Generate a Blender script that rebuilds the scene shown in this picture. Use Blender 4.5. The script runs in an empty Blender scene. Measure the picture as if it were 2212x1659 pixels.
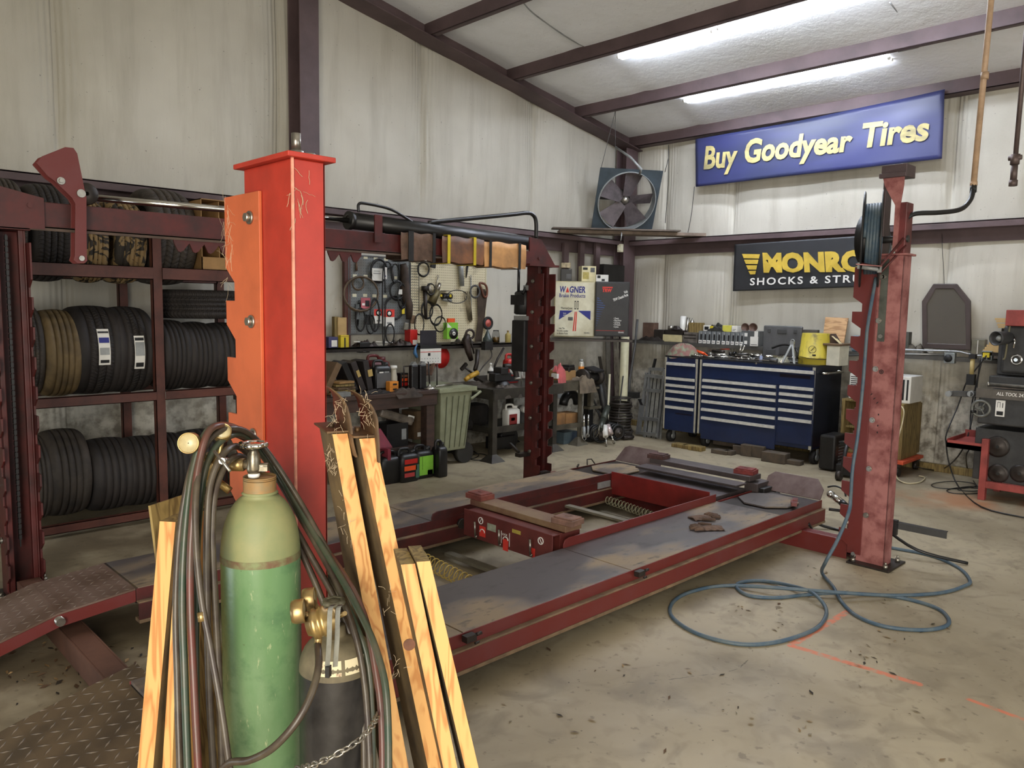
import bpy, bmesh, math, random
from mathutils import Vector, Matrix
random.seed(11)
PI = math.pi
V = Vector
# ---------------------------------------------------------------- camera
CX, CY, FPX, CAMH = 1106.0, 829.5, 1665.0, 1.5
R = Matrix(((0.71768884, -0.0581403, 0.69393259),
            (-0.69614881, -0.08467024, 0.71288694),
            (0.01730798, -0.99471134, -0.10124118)))   # rows: world axes seen from the lens
cam = bpy.data.cameras.new('camera'); cam_o = bpy.data.objects.new('camera', cam)
bpy.context.scene.collection.objects.link(cam_o)
cm = Matrix.Identity(4)
for i in range(3):
    cm[i][0] = R[i][0]; cm[i][1] = -R[i][1]; cm[i][2] = -R[i][2]
cm[2][3] = CAMH
cam_o.matrix_world = cm
cam.sensor_width = 36; cam.lens = FPX/2212*36; cam.clip_start = .05
bpy.context.scene.camera = cam_o
# ---------------------------------------------------------------- light and exposure
sc = bpy.context.scene
sc.view_settings.view_transform = 'Standard'; sc.view_settings.look = 'None'
sc.view_settings.exposure = -0.10; sc.view_settings.gamma = 1; sc.view_settings.use_curve_mapping = False
w = bpy.data.worlds.new('sky'); sc.world = w; w.use_nodes = True
bg = w.node_tree.nodes['Background']; bg.inputs[0].default_value = (.75, .87, 1, 1); bg.inputs[1].default_value = 1.6
def area(name, loc, target, sx, sy, power, col):
    l = bpy.data.lights.new(name, 'AREA'); l.shape = 'RECTANGLE'; l.size = sx; l.size_y = sy
    l.energy = power; l.color = col
    o = bpy.data.objects.new(name, l); sc.collection.objects.link(o); o.location = loc
    o.rotation_euler = (V(target)-V(loc)).to_track_quat('-Z', 'Y').to_euler(); return o
area('daylight_door_west', (-1.52, -1.2, 1.6), (3, .9, .7), 1.9, 2.6, 255, (1, .91, .77))
area('daylight_under_shutter', (-1.5, 3.2, .32), (2.5, 3.4, .1), 2.0, .5, 16, (.80, .9, 1))
area('daylight_door_south', (3.0, -4.3, 1.5), (3.4, 2, .9), 4.6, 2.8, 60, (1, .93, .83))
TUBE_POWER = 88
# ---------------------------------------------------------------- helpers
def at(u, v, x=None, y=None, z=None, d=None):
    """world point of a photo position on the plane x=, y= or z=, or at depth d from the lens"""
    r = R @ V((u-CX, v-CY, FPX)); c = V((0, 0, CAMH))
    t = x/r.x if x is not None else y/r.y if y is not None else (z-CAMH)/r.z if z is not None else d/FPX
    return c + r*t
def lin(c):
    return tuple((q/12.92 if q <= .04045 else ((q+.055)/1.055)**2.4) for q in (k/255 for k in c)) + (1,)
MATS = {}
def mat(name, col, rough=.6, metal=0, var=.18, scale=6, bump=0, bscale=None, col2=None, stretch=None, emit=0, spec=.5, thr=None, alpha=None, trans=0):
    if name in MATS: return MATS[name]
    m = bpy.data.materials.new(name); m.use_nodes = True; nt = m.node_tree; N = nt.nodes; L = nt.links
    p = N['Principled BSDF']; p.inputs['Roughness'].default_value = rough; p.inputs['Metallic'].default_value = metal
    p.inputs['Specular IOR Level'].default_value = spec
    c = lin(col); p.inputs['Base Color'].default_value = c
    if var or bump:
        tc = N.new('ShaderNodeTexCoord'); mp = N.new('ShaderNodeMapping'); L.new(tc.outputs['Object'], mp.inputs[0])
        if stretch: mp.inputs['Scale'].default_value = stretch
        n = N.new('ShaderNodeTexNoise'); n.inputs['Scale'].default_value = scale; n.inputs['Detail'].default_value = 7
        n.inputs['Roughness'].default_value = .62; L.new(mp.outputs[0], n.inputs[0])
        if var:
            mx = N.new('ShaderNodeMix'); mx.data_type = 'RGBA'
            c2 = lin(col2) if col2 else tuple(q*(1-var*1.6) for q in c[:3])+(1,)
            c1 = c if col2 else tuple(min(1, q*(1+var*.5)) for q in c[:3])+(1,)
            mx.inputs[6].default_value = c1; mx.inputs[7].default_value = c2
            rp = N.new('ShaderNodeValToRGB'); a, b = thr or (.38, .68)
            rp.color_ramp.elements[0].position = a; rp.color_ramp.elements[1].position = b
            L.new(n.outputs[0], rp.inputs[0]); L.new(rp.outputs[0], mx.inputs[0]); L.new(mx.outputs[2], p.inputs['Base Color'])
        if bump:
            b = N.new('ShaderNodeBump'); b.inputs['Strength'].default_value = bump; b.inputs['Distance'].default_value = .01
            nb = n
            if bscale:
                nb = N.new('ShaderNodeTexNoise'); nb.inputs['Scale'].default_value = bscale; nb.inputs['Detail'].default_value = 4
                L.new(mp.outputs[0], nb.inputs[0])
            L.new(nb.outputs[0], b.inputs['Height']); L.new(b.outputs[0], p.inputs['Normal'])
    if emit:
        p.inputs['Emission Color'].default_value = c; p.inputs['Emission Strength'].default_value = emit
    if trans: p.inputs['Transmission Weight'].default_value = trans
    MATS[name] = m; return m

def frame(d):
    d = V(d).normalized(); a = V((0, 0, 1)) if abs(d.z) < .9 else V((1, 0, 0))
    x = a.cross(d).normalized(); return x, d.cross(x), d
class MB:
    def __init__(s): s.v = []; s.f = []; s.m = []; s.sm = []
    def add(s, vs, fs, m=0, smooth=False):
        o = len(s.v); s.v += [V(a) for a in vs]; s.f += [tuple(i+o for i in f) for f in fs]
        s.m += [m]*len(fs); s.sm += [smooth]*len(fs); return s
    def bx(s, x0, x1, y0, y1, z0, z1, m=0):
        vs = [(x, y, z) for x in (x0, x1) for y in (y0, y1) for z in (z0, z1)]
        return s.add(vs, [(0, 1, 3, 2), (4, 6, 7, 5), (0, 4, 5, 1), (2, 3, 7, 6), (0, 2, 6, 4), (1, 5, 7, 3)], m)
    def box(s, c, size, rz=0, rx=0, ry=0, m=0):
        M = Matrix.Rotation(rz, 3, 'Z') @ Matrix.Rotation(ry, 3, 'Y') @ Matrix.Rotation(rx, 3, 'X'); c = V(c)
        a, b, d = (k/2 for k in size)
        vs = [c + M @ V((x, y, z)) for x in (-a, a) for y in (-b, b) for z in (-d, d)]
        return s.add(vs, [(0, 1, 3, 2), (4, 6, 7, 5), (0, 4, 5, 1), (2, 3, 7, 6), (0, 2, 6, 4), (1, 5, 7, 3)], m)
    def bar(s, p0, p1, wv, hv, m=0):
        """box beam from p0 to p1, wv/hv = half extents as vectors"""
        p0, p1, wv, hv = V(p0), V(p1), V(wv), V(hv)
        vs = [p + a*wv + b*hv for p in (p0, p1) for a in (-1, 1) for b in (-1, 1)]
        return s.add(vs, [(0, 1, 3, 2), (4, 6, 7, 5), (0, 4, 5, 1), (2, 3, 7, 6), (0, 2, 6, 4), (1, 5, 7, 3)], m)
    def tube(s, pts, r, seg=8, m=0, closed=False, sub=0):
        pts = [V(p) for p in pts]
        if sub: pts = spline(pts, sub, closed)
        n = len(pts); rs = r if isinstance(r, (list, tuple)) else [r]*n
        if len(rs) != n: rs = [rs[int(i*len(rs)/n)] for i in range(n)]
        vs = []; x = None
        for i, p in enumerate(pts):
            a = pts[i-1] if i or closed else p; b = pts[(i+1) % n] if i < n-1 or closed else p
            d = (b-a).normalized() if (b-a).length > 1e-9 else V((0, 0, 1))
            if x is None: x, y, _ = frame(d)
            else:
                x = (x - d*x.dot(d))
                x = x.normalized() if x.length > 1e-6 else frame(d)[0]
                y = d.cross(x)
            for k in range(seg):
                t = 2*PI*k/seg; vs.append(p + (x*math.cos(t)+y*math.sin(t))*rs[i])
        fs = [(i*seg+k, i*seg+(k+1) % seg, ((i+1) % n)*seg+(k+1) % seg, ((i+1) % n)*seg+k) for i in range(n if closed else n-1) for k in range(seg)]
        s.add(vs, fs, m, seg > 4)
        if not closed:
            o = len(s.v)-len(vs); s.f += [tuple(o+k for k in range(seg)), tuple(o+(n-1)*seg+k for k in range(seg))]; s.m += [m, m]; s.sm += [False, False]
        return s
    def cyl(s, p0, p1, r, seg=16, r2=None, m=0):
        return s.tube([p0, p1], [r, r if r2 is None else r2], seg, m)
    def lathe(s, prof, o=(0, 0, 0), ax=(0, 0, 1), seg=24, m=0, smooth=True):
        x, y, d = frame(ax); o = V(o); vs = []
        for r, h in prof:
            for k in range(seg):
                t = 2*PI*k/seg; vs.append(o + d*h + (x*math.cos(t)+y*math.sin(t))*max(r, 1e-4))
        n = len(prof)
        fs = [(i*seg+k, i*seg+(k+1) % seg, (i+1)*seg+(k+1) % seg, (i+1)*seg+k) for i in range(n-1) for k in range(seg)]
        s.add(vs, fs, m, smooth)
        return s
    def prism(s, poly, o, xd, yd, depth, m=0):
        o, xd, yd = V(o), V(xd).normalized(), V(yd).normalized(); nd = xd.cross(yd).normalized()*depth
        a = [o+xd*p[0]+yd*p[1] for p in poly]; n = len(a)
        s.add(a+[p+nd for p in a], [tuple(range(n)), tuple(range(2*n-1, n-1, -1))]+[(i, (i+1) % n, n+(i+1) % n, n+i) for i in range(n)], m)
        return s
    def torus(s, c, Rr, r, ax=(0, 0, 1), seg=28, rs=8, m=0, sy=1):
        x, y, d = frame(ax); c = V(c)
        return s.tube([c+x*math.cos(2*PI*k/seg)*Rr+y*math.sin(2*PI*k/seg)*Rr*sy for k in range(seg)], r, rs, m, True)
    def ball(s, c, r, sz=(1, 1, 1), seg=14, m=0):
        c = V(c); vs = []; n = seg//2
        for i in range(n+1):
            for k in range(seg):
                a = PI*i/n; t = 2*PI*k/seg
                vs.append(c+V((sz[0]*r*math.sin(a)*math.cos(t), sz[1]*r*math.sin(a)*math.sin(t), sz[2]*r*math.cos(a))))
        return s.add(vs, [(i*seg+k, i*seg+(k+1) % seg, (i+1)*seg+(k+1) % seg, (i+1)*seg+k) for i in range(n) for k in range(seg)], m, True)
    def grid(s, fn, nu, nv, m=0, smooth=True, thick=None):
        vs = [V(fn(i/nu, j/nv)) for j in range(nv+1) for i in range(nu+1)]
        q = lambda i, j: j*(nu+1)+i
        fs = [(q(i, j), q(i+1, j), q(i+1, j+1), q(i, j+1)) for j in range(nv) for i in range(nu)]
        s.add(vs, fs, m, smooth)
        if thick:
            t = V(thick); N = len(vs)
            s.add([a+t for a in vs], fs, m, smooth)
            o = len(s.v)-2*N
            ed = [(q(i, 0), q(i+1, 0)) for i in range(nu)]+[(q(i, nv), q(i+1, nv)) for i in range(nu)]+[(q(0, j), q(0, j+1)) for j in range(nv)]+[(q(nu, j), q(nu, j+1)) for j in range(nv)]
            s.f += [(o+a, o+b, o+N+b, o+N+a) for a, b in ed]; s.m += [m]*len(ed); s.sm += [False]*len(ed)
        return s
def spline(pts, sub, closed=False):
    n = len(pts); out = []
    for i in range(n if closed else n-1):
        p0 = pts[i-1] if i or closed else pts[0]; p1 = pts[i]; p2 = pts[(i+1) % n]; p3 = pts[(i+2) % n] if (i+2 < n or closed) else pts[-1]
        for k in range(sub):
            t = k/sub
            out.append(.5*((2*p1)+(p2-p0)*t+(2*p0-5*p1+4*p2-p3)*t*t+(3*p1-p0-3*p2+p3)*t**3))
    if not closed: out.append(pts[-1])
    return out
col = sc.collection; WM = {}
def mesh(name, mb, mats, M=None, bevel=0):
    me = bpy.data.meshes.new(name)
    vs = [M @ v for v in mb.v] if M is not None else mb.v
    me.from_pydata([tuple(v) for v in vs], [], mb.f)
    for m in (mats if isinstance(mats, (list, tuple)) else [mats]): me.materials.append(m)
    me.polygons.foreach_set('material_index', mb.m); me.polygons.foreach_set('use_smooth', mb.sm)
    b = bmesh.new(); b.from_mesh(me); bmesh.ops.recalc_face_normals(b, faces=b.faces); b.to_mesh(me); b.free(); me.update()
    o = bpy.data.objects.new(name, me); col.objects.link(o)
    if bevel:
        bv = o.modifiers.new('bevel', 'BEVEL'); bv.width = bevel; bv.segments = 2; bv.limit_method = 'ANGLE'; bv.angle_limit = .7
    return o
def tag(o, label, cat, group=None, kind=None):
    if label: o['label'] = label
    if cat: o['category'] = cat
    if group: o['group'] = group
    if kind: o['kind'] = kind
    return o
def thing(name, label, cat, loc=(0, 0, 0), rz=0, group=None):
    o = bpy.data.objects.new(name, None); col.objects.link(o); o.empty_display_size = .1
    o.location = loc; o.rotation_euler = (0, 0, rz)
    WM[o.name] = Matrix.Translation(V(loc)) @ Matrix.Rotation(rz, 4, 'Z')
    return tag(o, label, cat, group)
def part(name, mb, mats, parent, label=None, bevel=0):
    """a mesh given in world space, hung on its thing (or on a part of it)"""
    M = WM[parent.name]; o = mesh(name, mb, mats, M.inverted(), bevel); o.parent = parent; WM[o.name] = M
    if label: o['label'] = label
    return o
def solo(name, mb, mats, label, cat, group=None, kind=None, bevel=0):
    lo = V((min(v.x for v in mb.v), min(v.y for v in mb.v), min(v.z for v in mb.v))); hi = V((max(v.x for v in mb.v), max(v.y for v in mb.v), max(v.z for v in mb.v)))
    c = V(((lo.x+hi.x)/2, (lo.y+hi.y)/2, lo.z))
    o = mesh(name, mb, mats, Matrix.Translation(-c), bevel); o.location = c; WM[o.name] = Matrix.Translation(c)
    return tag(o, label, cat, group, kind)
def struct(name, mb, mats, bevel=0):
    return solo(name, mb, mats, None, None, None, 'structure', bevel)
def dup(root, loc, rz=None, label=None, group=None):
    r = root.copy(); col.objects.link(r); r.location = loc
    if rz is not None: r.rotation_euler = (0, 0, rz) if not isinstance(rz, tuple) else rz
    if label: r['label'] = label
    if group: r['group'] = group
    for ch in [c for c in root.children]:
        c = ch.copy(); col.objects.link(c); c.parent = r
        for g in [q for q in ch.children]:
            d = g.copy(); col.objects.link(d); d.parent = c
    return r
def text(body, o, xd, yd, h, width=None, off=0, shear=0, depth=.0008, parent=None, mats=None, name='lettering', align='LEFT', sp=1.0):
    """raised lettering: baseline start o, reading direction xd, up yd, cap height h"""
    cu = bpy.data.curves.new(name, 'FONT'); cu.body = body; cu.size = 1; cu.offset = off; cu.shear = shear; cu.extrude = 0; cu.space_character = sp
    cu.resolution_u = 3
    to = bpy.data.objects.new(name, cu); col.objects.link(to)
    dg = bpy.context.evaluated_depsgraph_get(); dg.update(); me = bpy.data.meshes.new_from_object(to.evaluated_get(dg))
    bpy.data.objects.remove(to)
    vs = [v.co.copy() for v in me.vertices]; fs = [tuple(p.vertices) for p in me.polygons]; bpy.data.meshes.remove(me)
    x0 = min(v.x for v in vs); x1 = max(v.x for v in vs)
    sy = h/.70; sx = width/(x1-x0) if width else sy
    xd = V(xd).normalized(); yd = V(yd).normalized(); n = xd.cross(yd).normalized()
    shift = x0 if align == 'LEFT' else (x0+x1)/2
    mb = MB(); mb.add([V(o)+xd*(v.x-shift)*sx+yd*v.y*sy+n*depth for v in vs], fs)
    return part(name, mb, mats, parent) if parent else mb
LW = (1, 0, 0)   # reading direction on the left wall
BW = (0, -1, 0)  # reading direction on the back wall
UP = (0, 0, 1)
# materials
red = mat('red_paint', (102, 37, 33), .45, 0, .5, 5, .05, col2=(104, 50, 50), thr=(.45, .75))
redb = mat('lit_red_paint', (166, 50, 36), .38, 0, .15, 7, .03)  # lift red as lit on the near post, brightness put into the colour
orange = mat('warm_lit_orange_paint', (190, 96, 58), .42, 0, .12, 6, .03)  # lock plate's orange paint, with the warm light put into its colour
redd = mat('dark_shaded_red_paint', (86, 30, 27), .5, 0, .3, 6, .05, col2=(54, 26, 24))  # lift red darkened for the far side, its shade put into the colour
redp = mat('faded_red_paint', (162, 106, 102), .5, 0, .5, 9, .04, col2=(116, 60, 58), thr=(.42, .62))
primer = mat('maroon_primer', (90, 73, 74), .6, 0, .2, 3, .03)
dksteel = mat('dark_greasy_steel', (58, 52, 48), .45, .5, .3, 9, .08)
black = mat('black_paint', (32, 31, 31), .45, 0, .3, 9, .04)
blackp = mat('black_plastic', (27, 26, 26), .38, 0, .2, 8)
rubber = mat('rubber', (34, 32, 31), .75, 0, .25, 12, .1)
steel = mat('bare_steel', (165, 160, 150), .32, .9, .2, 14, .03)
chrome = mat('chrome', (210, 208, 203), .12, 1, 0)
alu = mat('aluminium', (170, 172, 172), .4, .8, .15, 9)
brass = mat('dusty_brass', (176, 148, 92), .35, .8, .4, 18, .05, col2=(140, 122, 92))
white = mat('white_paint', (222, 220, 210), .5, 0, .1, 6)
whitep = mat('white_plastic', (228, 227, 220), .4, 0, .08, 7)
cream = mat('cream_metal', (222, 218, 192), .45, 0, .15, 5, col2=(190, 182, 150))
blue = mat('blue_enamel', (26, 38, 70), .3, 0, .15, 3)
greyp = mat('grey_plastic', (84, 84, 84), .55, 0, .2, 8)
greyl = mat('light_grey_metal', (150, 152, 150), .5, .3, .2, 8)
card = mat('cardboard', (158, 122, 76), .8, 0, .2, 5)
cardd = mat('brown_cardboard', (104, 82, 58), .85, 0, .3, 5)
paper = mat('white_paper', (225, 223, 215), .7, 0, .06, 9)
dkwood = mat('dark_oily_wood', (64, 48, 38), .6, 0, .35, 4, .1, stretch=(1, 8, 8))
yellow = mat('yellow_plastic', (205, 184, 40), .5, 0, .15, 8)
redpl = mat('red_plastic', (178, 34, 28), .4, 0, .12, 8)
orangepl = mat('orange_plastic', (226, 84, 34), .45, 0, .12, 8)
greenl = mat('lime_green', (132, 196, 64), .5, 0, .1, 8)
cloth = mat('brown_cloth', (98, 76, 62), .9, 0, .35, 9, .4, 30)
inkk = mat('black_ink', (20, 20, 22), .6, 0, 0)
inkb = mat('blue_ink', (34, 40, 120), .6, 0, 0)
inkr = mat('red_ink', (205, 52, 40), .6, 0, 0)
inkw = mat('white_ink', (232, 230, 224), .6, 0, 0)
def wood(name, c1, c2, stretch, scale=5, rough=.55):
    if name in MATS: return MATS[name]
    m = bpy.data.materials.new(name); m.use_nodes = True; N = m.node_tree.nodes; L = m.node_tree.links; p = N['Principled BSDF']
    p.inputs['Roughness'].default_value = rough
    tc = N.new('ShaderNodeTexCoord'); mp = N.new('ShaderNodeMapping'); mp.inputs['Scale'].default_value = stretch
    wv = N.new('ShaderNodeTexNoise'); wv.inputs['Scale'].default_value = scale; wv.inputs['Detail'].default_value = 2.5; wv.inputs['Distortion'].default_value = .5
    ml = N.new('ShaderNodeMath'); ml.operation = 'MULTIPLY'; ml.inputs[1].default_value = 5
    fr = N.new('ShaderNodeMath'); fr.operation = 'PINGPONG'; fr.inputs[1].default_value = .5
    rp = N.new('ShaderNodeValToRGB'); rp.color_ramp.elements[0].position = .05; rp.color_ramp.elements[1].position = .32
    rp.color_ramp.elements[0].color = lin(c2); rp.color_ramp.elements[1].color = lin(c1)
    L.new(tc.outputs['Object'], mp.inputs[0]); L.new(mp.outputs[0], wv.inputs[0]); L.new(wv.outputs[0], ml.inputs[0]); L.new(ml.outputs[0], fr.inputs[0])
    L.new(fr.outputs[0], rp.inputs[0]); L.new(rp.outputs[0], p.inputs['Base Color']); MATS[name] = m; return m
pine = wood('pine', (208, 160, 98), (180, 124, 68), (14, 14, .9), 2.2)
ply = wood('plywood', (186, 146, 96), (150, 108, 62), (2, 2, 12), 1.8)
oldwood = wood('old_timber', (138, 118, 70), (98, 80, 44), (14, 14, 1.2), 2.2, .7)
greywood = wood('grey_timber', (112, 106, 92), (74, 68, 58), (14, 14, 1), 2.2, .8)
# ================================================================ the building
XW, YW = 8.0, 6.2
def wallmat(name, base, grime, lowz):
    """vinyl faced insulation: soot clouds, wrinkles and, low down, trodden-on dirt"""
    m = bpy.data.materials.new(name); m.use_nodes = True; N = m.node_tree.nodes; L = m.node_tree.links; p = N['Principled BSDF']
    p.inputs['Roughness'].default_value = .62
    tc = N.new('ShaderNodeTexCoord'); geo = N.new('ShaderNodeNewGeometry'); sep = N.new('ShaderNodeSeparateXYZ'); L.new(geo.outputs['Position'], sep.inputs[0])
    def noise(sc_, det=6, st=None, src=geo.outputs['Position']):
        n = N.new('ShaderNodeTexNoise'); n.inputs['Scale'].default_value = sc_; n.inputs['Detail'].default_value = det; n.inputs['Roughness'].default_value = .6
        if st:
            mp = N.new('ShaderNodeMapping'); mp.inputs['Scale'].default_value = st; L.new(src, mp.inputs[0]); L.new(mp.outputs[0], n.inputs[0])
        else: L.new(src, n.inputs[0])
        return n
    def ramp(src, a, b, ca=(0, 0, 0, 1), cb=(1, 1, 1, 1)):
        r = N.new('ShaderNodeValToRGB'); r.color_ramp.elements[0].position = a; r.color_ramp.elements[1].position = b
        r.color_ramp.elements[0].color = ca; r.color_ramp.elements[1].color = cb; L.new(src, r.inputs[0]); return r
    def mix(f, a, b, k=1.0):
        x = N.new('ShaderNodeMix'); x.data_type = 'RGBA'
        if k != 1:
            q = N.new('ShaderNodeMath'); q.operation = 'MULTIPLY'; q.inputs[1].default_value = k; L.new(f, q.inputs[0]); f = q.outputs[0]
        L.new(f, x.inputs[0])
        for i, c in ((6, a), (7, b)):
            if isinstance(c, tuple): x.inputs[i].default_value = c
            else: L.new(c, x.inputs[i])
        return x.outputs[2]
    c = mix(ramp(noise(.7, 4).outputs[0], .35, .75).outputs[0], lin(base), lin(grime), .6)
    c = mix(ramp(noise(1.1, 6, (5, 5, .5)).outputs[0], .5, .72).outputs[0], c, lin(grime), .45)
    c = mix(ramp(noise(42, 2).outputs[0], .71, .76).outputs[0], c, (.03, .025, .02, 1), .5)
    if lowz:
        mr = N.new('ShaderNodeMapRange'); mr.inputs[1].default_value = lowz+.05; mr.inputs[2].default_value = lowz-.6; L.new(sep.outputs[2], mr.inputs[0])
        g = ramp(noise(11, 9).outputs[0], .42, .62)
        q = N.new('ShaderNodeMath'); q.operation = 'MULTIPLY'; L.new(mr.outputs[0], q.inputs[0]); L.new(g.outputs[0], q.inputs[1])
        c = mix(q.outputs[0], c, lin((88, 80, 66)), .8)
    L.new(c, p.inputs['Base Color'])
    b = N.new('ShaderNodeBump'); b.inputs['Strength'].default_value = .35; b.inputs['Distance'].default_value = .02
    L.new(noise(1.5, 5, (7, 7, 1.2)).outputs[0], b.inputs['Height'])
    b2 = N.new('ShaderNodeBump'); b2.inputs['Strength'].default_value = .15; b2.inputs['Distance'].default_value = .004
    L.new(noise(60, 2).outputs[0], b2.inputs['Height']); L.new(b.outputs[0], b2.inputs['Normal']); L.new(b2.outputs[0], p.inputs['Normal'])
    MATS[name] = m; return m
vinyl = wallmat('vinyl_insulation', (202, 198, 185), (150, 144, 128), 1.1)
vinylc = wallmat('vinyl_ceiling', (244, 246, 248), (228, 229, 228), 0)
def floormat():
    m = bpy.data.materials.new('oily_concrete'); m.use_nodes = True; N = m.node_tree.nodes; L = m.node_tree.links; p = N['Principled BSDF']
    geo = N.new('ShaderNodeNewGeometry'); P0 = geo.outputs['Position']
    def noise(s, det=6, dist=0):
        n = N.new('ShaderNodeTexNoise'); n.inputs['Scale'].default_value = s; n.inputs['Detail'].default_value = det; n.inputs['Distortion'].default_value = dist; L.new(P0, n.inputs[0]); return n
    def ramp(src, a, b):
        r = N.new('ShaderNodeMapRange'); r.inputs[1].default_value = a; r.inputs[2].default_value = b; r.interpolation_type = 'SMOOTHSTEP'; L.new(src, r.inputs[0]); return r.outputs[0]
    def mth(op, a, b=None):
        q = N.new('ShaderNodeMath'); q.operation = op
        for i, k in enumerate((a, b)):
            if k is None: continue
            if isinstance(k, (int, float)): q.inputs[i].default_value = k
            else: L.new(k, q.inputs[i])
        return q.outputs[0]
    def mix(f, a, b):
        x = N.new('ShaderNodeMix'); x.data_type = 'RGBA'; L.new(f, x.inputs[0])
        for i, c in ((6, a), (7, b)):
            if isinstance(c, tuple): x.inputs[i].default_value = c
            else: L.new(c, x.inputs[i])
        return x.outputs[2]
    wob = noise(9, 4)
    wv = N.new('ShaderNodeVectorMath'); wv.operation = 'SUBTRACT'; wv.inputs[1].default_value = (.5, .5, .5); L.new(wob.outputs['Color'], wv.inputs[0])
    ws = N.new('ShaderNodeVectorMath'); ws.operation = 'SCALE'; ws.inputs['Scale'].default_value = .07; L.new(wv.outputs[0], ws.inputs[0])
    wp = N.new('ShaderNodeVectorMath'); wp.operation = 'ADD'; L.new(P0, wp.inputs[0]); L.new(ws.outputs[0], wp.inputs[1])
    def seg(a, b, src):
        """distance to a floor segment"""
        a = V((a[0], a[1], 0)); b = V((b[0], b[1], 0)); ab = b-a
        s = N.new('ShaderNodeVectorMath'); s.operation = 'SUBTRACT'; s.inputs[1].default_value = a; L.new(src, s.inputs[0])
        d = N.new('ShaderNodeVectorMath'); d.operation = 'DOT_PRODUCT'; d.inputs[1].default_value = ab/ab.length_squared; L.new(s.outputs[0], d.inputs[0])
        t = mth('MINIMUM', mth('MAXIMUM', d.outputs['Value'], 0.), 1.)
        q = N.new('ShaderNodeVectorMath'); q.operation = 'SCALE'; q.inputs[0].default_value = ab; L.new(t, q.inputs['Scale'])
        e = N.new('ShaderNodeVectorMath'); e.operation = 'DISTANCE'; L.new(s.outputs[0], e.inputs[0]); L.new(q.outputs[0], e.inputs[1]); return e.outputs['Value']
    c = mix(ramp(noise(.9, 7, .6).outputs[0], .35, .68), lin((172, 160, 134)), lin((142, 130, 106)))
    c = mix(mth('MULTIPLY', ramp(noise(3.3, 7, 1).outputs[0], .52, .72), .45), c, lin((100, 90, 73)))
    c = mix(mth('MULTIPLY', ramp(noise(7, 8, 1).outputs[0], .50, .68), .35), c, lin((118, 106, 86)))
    c = mix(mth('MULTIPLY', ramp(noise(22, 4).outputs[0], .62, .70), .5), c, lin((92, 82, 66)))
    c = mix(mth('MULTIPLY', ramp(noise(48, 2).outputs[0], .73, .76), .75), c, lin((44, 38, 30)))
    c = mix(mth('MULTIPLY', ramp(noise(1.7, 5).outputs[0], .60, .74), .35), c, lin((178, 171, 150)))
    # worn, oily strip under the lift, shade painted in at its left; rust patch
    for a, b, r0, r1, k, cc in (((1.2, 3.1), (4.6, 3.1), 1.2, .2, .35, (98, 84, 64)), ((.3, 2.9), (1.6, 4.9), 1.1, .2, .7, (82, 68, 48)), ((6.6, 2.2), (7.2, 1.3), .42, .12, .7, (164, 104, 62)), ((7.4, 2.9), (7.6, 1.6), .5, .2, .6, (92, 82, 68)), ((3.3, 2.05), (4.7, 1.98), .14, .0, .6, (96, 84, 68))):
        c = mix(mth('MULTIPLY', mth('MULTIPLY', ramp(seg(a, b, wp.outputs[0]), r0, r1), ramp(noise(2.5, 6).outputs[0], .3, .6)), k), c, lin(cc))
    pf = ramp(noise(30, 5).outputs[0], .30, .55)
    for a, b, r in (((3.84, 1.49), (3.24, 1.50), .022), ((3.24, 1.50), (3.285, .98), .022), ((3.30, .80), (3.27, .40), .015)):
        c = mix(mth('MULTIPLY', ramp(seg(a, b, P0), r, r*.6), mth('MULTIPLY', pf, .7)), c, lin((226, 112, 74)))
    for a, b in (((3.13, 1.60), (2.86, 1.54)), ((2.86, 1.54), (2.72, 1.60)), ((2.72, 1.60), (2.32, 1.84))):
        c = mix(mth('MULTIPLY', ramp(seg(a, b, wp.outputs[0]), .004, .0015), .7), c, lin((70, 60, 46)))
    L.new(c, p.inputs['Base Color'])
    L.new(mth('ADD', mth('MULTIPLY', noise(4, 5).outputs[0], .3), .42), p.inputs['Roughness'])
    b = N.new('ShaderNodeBump'); b.inputs['Strength'].default_value = .12; b.inputs['Distance'].default_value = .004; L.new(noise(40, 5).outputs[0], b.inputs['Height']); L.new(b.outputs[0], p.inputs['Normal'])
    return m
conc = floormat()
struct('floor', MB().bx(-6, 8.1, -8, 6.3, -.12, 0), conc)
# insulated walls: the facing bellies out between the seams and is pinched at them
def seamdepth(t, seams, d=.05):
    q = min(abs(t-s) for s in seams)
    return d*(1-math.exp(-(q/.10)**1.0)) - (.02*math.exp(-(q/.02)**2))
SL = [at(u, v, y=YW).x for u, v in ((126, 250), (603, 200), (912, 300), (1150, 400))]; SL = [SL[0]-1.2]+SL+[7.9]
SB = [at(u, v, x=XW).y for u, v in ((1442, 330), (1583, 450), (2040, 600))]+[.3]; SB = [6.1]+SB
def zroof(x): return 3.585+.1686*(8-x)
mb = MB()
NX = 340
def sampled(a, b, seams):
    q = {round(a+(b-a)*k/150, 4) for k in range(151)}
    for s in seams: q |= {round(min(max(s+k*.008, a), b), 4) for k in range(-24, 25)}
    return sorted(q)
def pleat(t, z, seams):
    s = min(seams, key=lambda q: abs(t-q)); d = t-s; return .009*math.exp(-abs(d)/.07)*math.sin(d*150+.9*math.sin(z*4+s*7))*(.4+.6*min(1, abs(z-2.3)/1.0))
XS = sampled(-1.6, 8.0, SL); NX = len(XS)-1
def lwall(i, j):
    x = XS[int(round(i*NX))]; z = (zroof(x)+.02)*j; k = min(1, abs(z-2.3)/.5)*min(1, z/.2)
    return (x, YW+.02-seamdepth(x, SL, .055)*k-.006*math.sin(z*3+x*9)*k-pleat(x, z, SL)*k, z)
mb.grid(lwall, NX, 40); mb.bx(-1.7, 8.1, YW+.03, YW+.15, -.1, 5.6)
struct('wall_left', mb, vinyl)
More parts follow.
